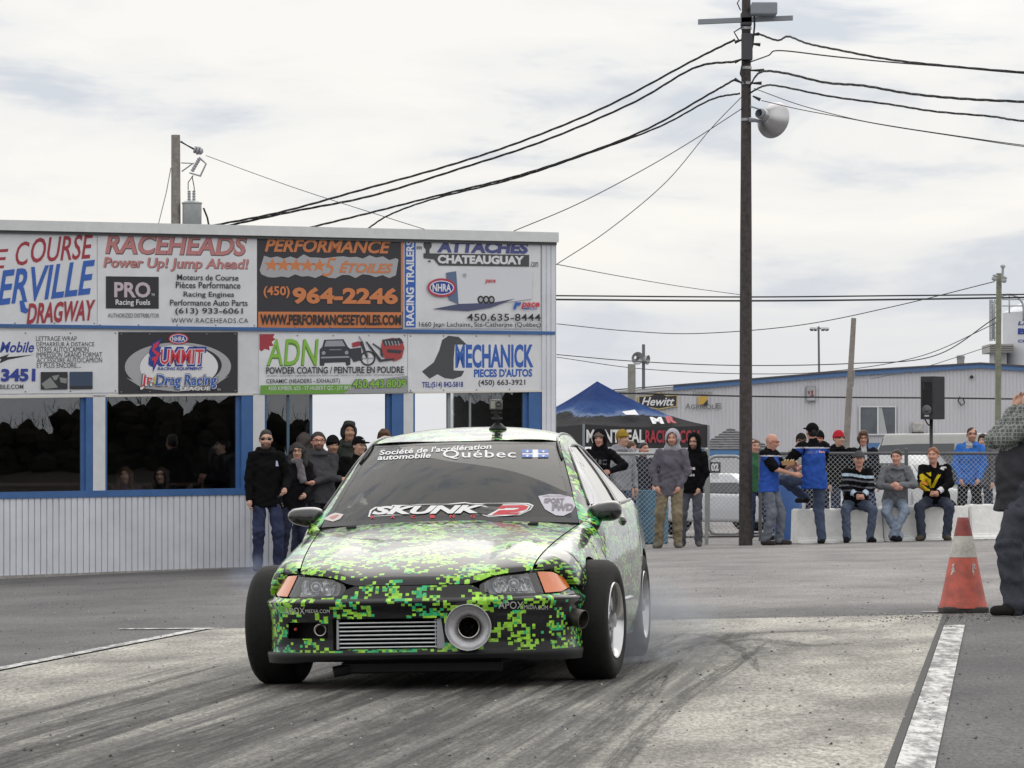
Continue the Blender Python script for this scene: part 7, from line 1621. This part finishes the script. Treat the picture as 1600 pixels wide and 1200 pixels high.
person('person in dark shirt with bare forearm beside the teal drum', 1006, 62.0, 1.62, 20, PF, hands=[(-.24, -.1, .82), (.10, -.22, .96)], sleeves='short', hair='black', top=(.03, .03, .045), trousers=(.02, .02, .03), vox=.012, skin=1)
# --- group at the white barrier
PB = 'people at the white barrier'
BLUEC, BLKC = (.030, .085, .36), (.014, .014, .018)
def two_tone(c, j):
    """Black yoke, shoulders and sleeve caps over a royal blue shirt."""
    z_ = c[:, 2]; x = c[:, 0]; r_ = np.zeros(len(c), int); r_[z_ > j['ch'].z + .13] = 1
    for a in j['arm']:
        for t_ in (.45, .6, .75, .9): r_[np.linalg.norm(c - np.array(a[0].lerp(a[1], t_)), axis=1) < .088] = 1
    pass; r_[(np.abs(z_ - (j['ch'].z + .125)) < .008)] = 2; return r_
rl = person('bald man in glasses and blue black shirt eating from a cardboard tray', 1203, 57.9, 1.68, 62, PB, hands=[(-.05, -.38, 1.12), (.10, -.33, 1.26)], elbow=[(-.7, .6, -.8), (.7, .3, -1)], sleeves='short', top=BLUEC, top2=[BLKC, (.5, .5, .55)], paint=two_tone, trousers=(.14, .155, .19), shoes=(.05, .04, .04), hair='brown', hairstyle='bald', glasses=('sun', 'red'), hpitch=18, head=(0, -.03, -.01), skin=1, wide=1.08)
tt_ = G(1232, 57.75); tp_ = thing('food_tray', 'small brown cardboard food tray held by the bald man', 'tray', (tt_.x, 57.75, tt_.z + 1.04))
c_ = Vector(P(1231, 727, 57.7)); mb = MB(); mb.prism([(-.085, 0), (.085, 0), (.105, .06), (-.105, .06)], lambda x, z_, d: (c_.x + x, c_.y + d, c_.z + z_), -.07, .07); mb.build('tray', mat('cardboard', (.34, .20, .09), .8), tp_)
mb = MB(); [mb.tube([c_ + Vector((x, y, .055)), c_ + Vector((x + .03, y + .02, .085))], .012, 5) for x in (-.06, -.02, .03, .06) for y in (-.03, .03)]; mb.build('fries', mat('fried_food', (.42, .30, .16), .7), tp_)
person('man in blue racing shirt and black cap seen from behind, foot up on the barrier', 1272, 58.2, 1.80, -158, PB, hands=[(-.02, -.31, 1.14), (.17, -.26, 1.10)], elbow=[(-1, .1, -.3), (1, .1, -.3)], feet=[(-.10, .04, .09), (-.03, -.36, .69)], knee=[(0, -1, 0), (1.2, -1, .5)], pelvis=(0, 0, .96), sleeves='short', top=BLUEC, top2=[BLKC, (.5, .5, .55)], paint=two_tone, trousers=(.065, .085, .135), hair='black', hat=('cap', (.014, .014, .016)), skin=1, hem=.80, wide=1.05,
       decals=[('print', [('p', [(-.19, 1.30), (.19, 1.30), (.20, 1.40), (-.20, 1.40)])], cloth((.013, .013, .016)), True), ('lettering', [('t', 'SELLIP', -.15, 1.33, .0, 1.37, .3)], mat('print_blue', (.12, .16, .45), .6), True), ('lettering', [('t', 'Racing', .01, 1.33, .14, 1.375, .3)], mat('print_pink', (.55, .30, .36), .6), True)])
person('man in dark cap and pale jacket looking over from behind the blue shirted man', 1254, 63.0, 1.72, 10, PB, glasses=('sun', 'black'), hair='dark', hat=('cap', (.025, .025, .022)), top=(.30, .30, .29), hood='down', vox=.0115, skin=1)
person('man in black hat and red sunglasses half hidden behind the blue shirted man', 1281, 63.4, 1.76, -20, PB, glasses=('sun', 'red'), hair='dark', hat=('beanie', (.015, .015, .017)), top=BLACKC, vox=.0115, skin=1)
person('man in red knit hat and sunglasses with black hoodie behind the fence', 1315, 62.6, 1.74, 20, PB, glasses=('sun', 'black'), hair='brown', hairstyle='bald', hat=('beanie', (.42, .025, .04)), top=(.016, .015, .018), hood='down', trousers=JEAN1, skin=0)
person('man with wavy brown hair and thin glasses in a dark jacket behind the fence', 1349, 62.8, 1.74, 4, PB, glasses=('eye', 'brown'), hair='brown', hairstyle='medium', top=(.022, .025, .036), top2=(.45, .45, .47), paint=lambda c, j: ((np.abs(c[:, 0]) < .045) & (c[:, 1] < 0) & (c[:, 2] > 1.28)).astype(int), trousers=JEAN1, skin=1)
def stripes(c, j):
    z_ = c[:, 2] + .02 * np.sin(c[:, 0] * 9); r_ = np.zeros(len(c), int); b = j['ch'].z
    r_[np.abs(z_ - (b + .085)) < .022] = 1; r_[(np.abs(z_ - (b + .01)) < .014) | (np.abs(z_ - (b - .08)) < .012) | (np.abs(z_ - (b - .16)) < .012)] = 2
    for a in j['arm']:
        if a: r_[np.linalg.norm(c - np.array(a[1].lerp(a[2], .8)), axis=1) < .062] = 1
    return r_
sit = dict(feet=[(-.20, -.30, .0), (.17, -.30, .0)])
def seated(label, px, Y, H, yaw, seat, **k):
    g_ = G(px, Y); k_ = H / 1.75; pz = (seat - g_.z) / k_ + .105
    d = dict(pelvis=(0, .02, pz), feet=[(-.19, -.34, .09), (.17, -.34, .09)], knee=[(-.35, -1, .4), (.35, -1, .4)], hem=.86, lean=(0, -.32), hands=[(-.055, -.40, pz + .10), (.055, -.40, pz + .10)], elbow=[(-1, .4, -.2), (1, .4, -.2)])
    d.update(k); return person(label, px, Y, H, yaw, PB, **d)
SEAT = .63
seated('seated man in grey cap and dark sweater with white and pale blue stripes', 1337, 58.78, 1.72, 4, SEAT, hair='dark', hat=('cap', (.075, .07, .078)), top=(.016, .016, .02), top2=[(.42, .52, .62), (.13, .13, .16)], paint=stripes, trousers=(.085, .105, .155), shoes=(.02, .02, .025), skin=1)
seated('seated man in plain grey hoodie with crossed ankles', 1398, 58.95, 1.72, -4, .66, hair='dark', hairstyle='short', hood='down', top=(.155, .16, .175), trousers=(.20, .24, .31), shoes=(.02, .02, .025), skin=1, hands=[(-.03, -.34, .84), (.07, -.34, .88)], feet=[(.06, -.36, .09), (-.04, -.42, .10)], knee=[(-.6, -1, .4), (.6, -1, .4)],
       decals=[('print', [('p', [(-.10, 1.02), (-.075, .985), (-.03, .98), (-.03, .995), (-.07, 1.0), (-.09, 1.035)]), ('p', [(.10, 1.02), (.075, .985), (.03, .98), (.03, .995), (.07, 1.0), (.09, 1.035)]), ('p', [(-.06, .95), (-.02, .93), (.02, .93), (.06, .95), (.03, .90), (-.03, .90)])], mat('print_charcoal', (.05, .05, .055), .7), False)])
def motoj(c, j):
    x, z_ = c[:, 0], c[:, 2]; b = j['ch'].z; r_ = np.zeros(len(c), int)
    r_[(x < -.06) & (x > -.22) & (z_ < b + .10 + .2 * x) & (z_ > b - .20) & (np.sin(40 * z_ + 30 * x) > -.6)] = 1
    r_[(np.abs(x - .03 - (z_ - b) * .5) < .022) & (np.abs(z_ - b + .05) < .10) & (c[:, 1] < 0)] = 1
    a = j['arm'][0]; d0 = np.linalg.norm(c - np.array(a[1].lerp(a[2], .4)), axis=1); r_[(d0 < .10) & (np.sin(55 * z_ + 20 * x) > .1)] = 2
    a = j['arm'][1]; r_[np.linalg.norm(c - np.array(a[1].lerp(a[2], .85)), axis=1) < .06] = 3; return r_
seated('seated ginger man in black and yellow motocross jacket with clasped hands', 1463, 59.15, 1.76, -10, .675, hair='ginger', hairstyle='short', top=(.016, .016, .018), top2=[(.55, .42, .02), (.55, .22, .04), (.6, .6, .62)], paint=motoj, trousers=(.05, .058, .085), shoes=(.08, .07, .05), skin=1, wide=1.06,
       decals=[('emblem', [('p', [(.06, 1.10), (.09, 1.13), (.15, 1.13), (.16, 1.10), (.13, 1.11), (.12, 1.07), (.09, 1.08)])], mat('print_white', ()), False)])
person('man in bright blue jacket and brown sunglasses standing behind the barrier fence', 1514, 62.4, 1.76, -4, PB, glasses=('sun', 'brown'), hair='dark', hairstyle='crop', beard='light', top=(.045, .16, .50), hood='down', top2=(.40, .40, .42), paint=lambda c, j: ((np.abs(c[:, 0] + .0) < .05) & (c[:, 1] < .05) & (c[:, 2] > 1.42)).astype(int), hands=[(-.15, -.15, .93), (.15, -.15, .93)], elbow=pe, trousers=(.02, .02, .025), skin=1)
person('woman with dark hair and sunglasses pushed up, behind the blue jacket man', 1534, 66.0, 1.68, -25, PB, hair='dark', hairstyle='medium', top=(.10, .10, .11), vox=.0115, skin=0)
person('person in green top half hidden by the tall pole', 1184, 62.6, 1.64, 10, PB, hair='brown', hairstyle='crop', top=(.04, .12, .06), trousers=JEAN1, vox=.012, skin=1)
# --- photographer at the right edge
def plaid():
    m = bpy.data.materials.new('plaid_flannel'); m.use_nodes = True; t = m.node_tree; p = t.nodes['Principled BSDF']; L = t.links
    c = t.nodes.new('ShaderNodeTexCoord'); last = None
    for ax, sc, w_ in ((0, 42, .82), (1, 42, .82), (2, 36, .80)):
        s = t.nodes.new('ShaderNodeSeparateXYZ'); L.new(c.outputs['Object'], s.inputs[0]); a = t.nodes.new('ShaderNodeMath'); a.operation = 'MULTIPLY'; a.inputs[1].default_value = sc; L.new(s.outputs[ax], a.inputs[0])
        f = t.nodes.new('ShaderNodeMath'); f.operation = 'FRACT'; L.new(a.outputs[0], f.inputs[0]); g_ = t.nodes.new('ShaderNodeMath'); g_.operation = 'GREATER_THAN'; g_.inputs[1].default_value = w_; L.new(f.outputs[0], g_.inputs[0])
        if last is None: last = g_.outputs[0]
        else: q = t.nodes.new('ShaderNodeMath'); q.operation = 'MAXIMUM'; L.new(last, q.inputs[0]); L.new(g_.outputs[0], q.inputs[1]); last = q.outputs[0]
    x = t.nodes.new('ShaderNodeMix'); x.data_type = 'RGBA'; x.inputs['A'].default_value = (.085, .095, .088, 1); x.inputs['B'].default_value = (.24, .255, .245, 1); L.new(last, x.inputs[0]); L.new(x.outputs['Result'], p.inputs['Base Color']); p.inputs['Roughness'].default_value = .9; return m
def vest(c, j):
    r_ = np.zeros(len(c), int); 
    for a in j['arm']:
        if a: 
            for (p, q) in ((a[0], a[1]), (a[1], a[2])):
                for t_ in np.linspace(.1, 1, 6): r_[np.linalg.norm(c - np.array(p.lerp(q, t_)), axis=1) < .085] = 1
    return r_
ph = person('photographer at the right edge in plaid sleeves, dark waistcoat and loose dark trousers', 1604, 27.8, 1.73, -80, None, hands=[(-.10, -.05, 1.50), (.10, -.05, 1.50)], elbow=[(0, -.5, -1), (0, -.5, -1)], feet=[(-.12, .16, .09), (.12, -.12, .09)], pelvis=(0, -.03, .95), lean=(0, .25), head=(0, .06, 0), fat=.95, baggy=1.18, bulge=[((.03, -.12, 1.04), (.12, .10, .23))], hair='dark', hairstyle='short', mats=[cloth((.04, .04, .047)), plaid()], paint=vest, trousers=(.055, .058, .072), shoes=(.03, .027, .025), wide=1.12, hem=.76, vox=.009, footdir=[(-.1, -1), (.3, -1)])

cm = Vector((ph.location.x + .16, ph.location.y, ph.location.z + 1.68)); t = thing('photo_camera', 'black camera raised to the face of the photographer at the right edge', 'camera', cm)
mb = MB(); mb.hull_box((cm.x - .04, cm.y - .07, cm.z - .05), (cm.x + .03, cm.y + .07, cm.z + .04), .01); mb.build('camera_body', cblk, t, smooth=True, angle=40)
mb = MB(); mb.lathe([(.035, 0), (.037, .10), (.04, .11), (.036, .13), (0, .12)], (cm.x - .04, cm.y, cm.z), (-1, 0, 0), 20); mb.build('lens', cblk, t, smooth=True, angle=40)
# ================================================================== vehicles parked beyond the fence
def parked(name, label, px, Y, L_, W_, H_, head, m, hoodz=.85, cab=(-.20, -.06, .22, .40), stripe=None):
    g_ = G(px, Y); root_ = thing(name, label, 'car', g_, 'vehicles parked beyond the fence', rot=(0, 0, R(head)))
    def solid(poly, w0, bev, top=None):
        bm = bmesh.new(); n = len(poly); a = [bm.verts.new((-w0, y, z)) for y, z in poly]; b = [bm.verts.new((w0, y, z)) for y, z in poly]
        bm.faces.new(a); bm.faces.new(b[::-1])
        for i in range(n): bm.faces.new((a[i], b[i], b[(i + 1) % n], a[(i + 1) % n]))
        if top:
            for v_ in bm.verts:
                if v_.co.z > top[0]: v_.co.x *= top[1]
        bmesh.ops.recalc_face_normals(bm, faces=bm.faces[:]); bmesh.ops.bevel(bm, geom=bm.edges[:], offset=bev, segments=3, affect='EDGES', profile=.6); return bm
    def mk(bm, nm, mm):
        me = bpy.data.meshes.new(nm); bm.to_mesh(me); bm.free(); me.materials.append(mm); me.polygons.foreach_set('use_smooth', [True] * len(me.polygons)); me.set_sharp_from_angle(angle=R(40)); o = bpy.data.objects.new(nm, me); COL.objects.link(o); o.parent = root_; return o
    l = L_ / 2
    mk(solid([(-l, .25), (-l, .58), (-l + .12, .70), (cab[0] * L_, hoodz), (cab[3] * L_, hoodz + .05), (l - .05, hoodz - .02), (l, .55), (l, .28)], W_ / 2, .07), 'body', m)
    mk(solid([(cab[0] * L_, hoodz - .06), (cab[1] * L_, H_), (cab[2] * L_, H_), (cab[3] * L_, hoodz - .03)], W_ / 2 - .07, .05, (H_ - .1, .80)), 'cabin', m)
    wm = mat('vehicle_glass', (.03, .033, .038), .08, coat=.5)
    def lp(t, u): return lerp(t[0], t[1], u)
    for sg in (-1, 1):
        mb = MB(); x0 = W_ / 2 - .062; xt = (W_ / 2 - .07) * .80 + .012
        def q(y, k): return (sg * lerp(x0, xt, k), y, lerp(hoodz + .03, H_ - .08, k))
        ya0, ya1 = lerp(cab[0], cab[1], .15) * L_, lerp(cab[0], cab[1], .85) * L_ + .06; yb0, yb1 = lerp(cab[3], cab[2], .2) * L_, lerp(cab[3], cab[2], .8) * L_ - .04; mid = .08 * L_
        mb.add([q(ya0 + .1, 0), q(mid - .03, 0), q(mid - .03, 1), q(ya1, 1)], [(0, 1, 2, 3)]); mb.add([q(mid + .03, 0), q(yb0 - .1, 0), q(yb1, 1), q(mid + .03, 1)], [(0, 1, 2, 3)]); mb.build('side_window', wm, root_, local=True)
    mb = MB(); yo = .02
    mb.add([(-W_ / 2 + .16, cab[0] * L_ + .03 - yo, hoodz + .02), (W_ / 2 - .16, cab[0] * L_ + .03 - yo, hoodz + .02), ((W_ / 2 - .12) * .78, cab[1] * L_ - .02 - yo, H_ - .07), (-(W_ / 2 - .12) * .78, cab[1] * L_ - .02 - yo, H_ - .07)], [(0, 1, 2, 3)]); mb.build('windscreen', wm, root_, local=True)
    for sx in (-1, 1):
        for sy in (-.31, .31):
            mb = MB(); mb.lathe([(0, .10), (.16, .10), (.19, .08), (.20, .10), (.29, .10), (.315, .06), (.315, -.06), (.29, -.10), (0, -.10)], (sx * (W_ / 2 - .09), sy * L_, .315), (sx, 0, 0), 28); mb.build('wheel', tyre_m, root_, smooth=True, local=True, angle=40)
        mb = MB(); mb.hull_box((sx * (W_ / 2 - .22) - .14, -l - .012, .58), (sx * (W_ / 2 - .22) + .14, -l + .10, .70), .02); mb.build('headlight', mat('vehicle_lamp', (.50, .50, .52), .15, coat=1), root_, local=True, smooth=True, angle=40)
    mb = MB(); mb.hull_box((-.35, -l - .015, .40), (.35, -l + .05, .54), .01); mb.build('grille', cblk, root_, local=True)
    if stripe:
        mb = MB(); mb.add([(-.4, -l + .2, .735), (.4, -l + .2, .735), (.5, cab[0] * L_ - .1, hoodz + .012), (-.5, cab[0] * L_ - .1, hoodz + .012)], [(0, 1, 2, 3)]); mb.build('hood_stripe', stripe, root_, local=True)
    return root_
parked('parked_van', 'pale grey van behind the man in bright blue jacket', 1545, 68.5, 4.3, 1.8, 1.72, 62, mat('pale_grey_paint', (.33, .33, .32), .4, coat=.6, var=.06), hoodz=1.0, cab=(-.30, -.17, .40, .49))
parked('parked_car', 'white sedan parked behind the seated men in grey hoodie and motocross jacket', 1424, 68.0, 4.4, 1.75, 1.40, 48, mat('white_car_paint', (.55, .56, .58), .3, coat=1))
parked('parked_car', 'low white and purple race car parked beyond the chain link gate', 1140, 67.0, 4.3, 1.75, 1.10, 66, mat('race_white_paint', (.52, .53, .57), .3, coat=1), hoodz=.74, stripe=mat('purple_stripe', (.16, .09, .30), .3, coat=1))
parked('parked_car', 'dark grey car parked behind the man in red knit hat', 1296, 70.0, 4.5, 1.8, 1.45, 80, mat('dark_car_paint', (.035, .037, .042), .25, coat=1))
# ================================================================== bank and bare trees across the strip (seen in the booth windows)
mb = MB(); rb = random.Random(11)
def bank(u, v):
    a = R(lerp(-62, 118, u)); r_ = lerp(62, 84, v); x, y = 6 + r_ * math.cos(a), -14 + r_ * math.sin(a) * .55
    x, y = lerp(-70, 72, u), -62 + max(0, u - .5) * 2 * 88 - v * 8; x += v * 14 * max(0, u - .5) * 2; return (x, y, GZ(min(x, 30)) + 1.5 * math.sin(min(v * 1.9, 1.57)) + .25 * math.sin(u * 40))
mb.grid(bank, 80, 8); struct(mb.build('hill', mat('reddish_bank', (.022, .015, .013), .95, var=.5, vscale=.6), smooth=True))
mb = MB()
for k in range(300):
    u = (k + rb.random()) / 300; b = Vector(bank(u, rb.uniform(.3, 1))); hgt = (.75 + 1.75 * abs(math.sin(u * 47 + .6)) ** 1.5) * rb.uniform(.8, 1.2)
    for q in range(16):
        c = b + Vector((rb.gauss(0, .7), rb.gauss(0, .5), hgt * rb.uniform(-.05, .70))); rx = rb.uniform(.22, .55); rz = rx * rb.uniform(.7, 1.2)
        bl = [(c.x + rx * math.cos(t_) * math.cos(f_) * rb.uniform(.7, 1.15), c.y + rx * math.sin(t_) * math.cos(f_), c.z + rz * math.sin(f_) * rb.uniform(.8, 1.2)) for f_ in (-1.2, -.4, .4, 1.2) for t_ in np.linspace(0, 2 * math.pi, 8)[:-1]]
        mb.add(bl, [(r_ * 7 + i, r_ * 7 + (i + 1) % 7, r_ * 7 + 7 + (i + 1) % 7, r_ * 7 + 7 + i) for r_ in range(3) for i in range(7)] + [tuple(21 + i for i in range(7))])
    for j in range(40):
        x0 = b + Vector((rb.gauss(0, .6), rb.gauss(0, .5), hgt * rb.uniform(.4, .9))); x1 = x0 + Vector((rb.gauss(0, .16), rb.gauss(0, .16), rb.uniform(.25, .75))); w_ = Vector((rb.uniform(-.014, .014), .010, 0)); mb.add([x0 - w_, x0 + w_, x1], [(0, 1, 2)])
        for q in range(2):
            m_ = x0.lerp(x1, rb.uniform(.2, .8)); e_ = m_ + Vector((rb.gauss(0, .18), rb.gauss(0, .18), rb.uniform(.05, .25))); mb.add([m_ - w_ * .7, m_ + w_ * .7, e_], [(0, 1, 2)])
tag(mb.build('treeline', mat('bare_tree_dark', (.014, .013, .010), .95, spec=.05, var=.4, vscale=1.5)), 'dark scrubby wood on the bank across the strip, mirrored in the booth windows', 'wood', kind='stuff')
# ================================================================== tyre smoke
def smoke(label, c, r_, dens, col=(.80, .85, .95)):
    bm = bmesh.new(); bmesh.ops.create_icosphere(bm, subdivisions=3, radius=1); me = bpy.data.meshes.new('tyre_smoke'); bm.to_mesh(me); bm.free()
    o = bpy.data.objects.new('tyre_smoke', me); COL.objects.link(o); o.location = c; o.scale = r_
    m = bpy.data.materials.new('tyre_smoke_air'); m.use_nodes = True; t = m.node_tree; t.nodes.clear(); L = t.links; N = t.nodes.new
    out_ = N('ShaderNodeOutputMaterial'); v_ = N('ShaderNodeVolumePrincipled'); v_.inputs['Color'].default_value = (*col, 1); v_.inputs['Anisotropy'].default_value = .2
    c_ = N('ShaderNodeTexCoord'); ln = N('ShaderNodeVectorMath'); ln.operation = 'LENGTH'; L.new(c_.outputs['Object'], ln.inputs[0])
    f_ = N('ShaderNodeMapRange'); f_.interpolation_type = 'SMOOTHSTEP'; f_.inputs['From Min'].default_value = 1.0; f_.inputs['From Max'].default_value = .15; f_.inputs['To Min'].default_value = 0; f_.inputs['To Max'].default_value = 1; L.new(ln.outputs['Value'], f_.inputs['Value'])
    n = N('ShaderNodeTexNoise'); n.inputs['Scale'].default_value = 2.2; n.inputs['Detail'].default_value = 4; L.new(c_.outputs['Object'], n.inputs['Vector'])
    q = N('ShaderNodeMapRange'); q.inputs['From Min'].default_value = .40; q.inputs['From Max'].default_value = .68; L.new(n.outputs['Fac'], q.inputs['Value'])
    a = N('ShaderNodeMath'); a.operation = 'MULTIPLY'; L.new(f_.outputs[0], a.inputs[0]); L.new(q.outputs[0], a.inputs[1]); b = N('ShaderNodeMath'); b.operation = 'MULTIPLY'; b.inputs[1].default_value = dens; L.new(a.outputs[0], b.inputs[0]); L.new(b.outputs[0], v_.inputs['Density']); L.new(v_.outputs[0], out_.inputs['Volume'])
    me.materials.append(m); return tag(o, label, 'smoke', kind='stuff')
smoke('thin bluish tyre smoke curling round the rear wheel of the drag car', P(1000, 975, 21.6), (.55, .9, .42), 2.1)
smoke('thin bluish haze of tyre smoke beside the front wheel under the mirror', P(392, 893, 22.3), (.22, .6, .17), .9, (.62, .72, 1.0))
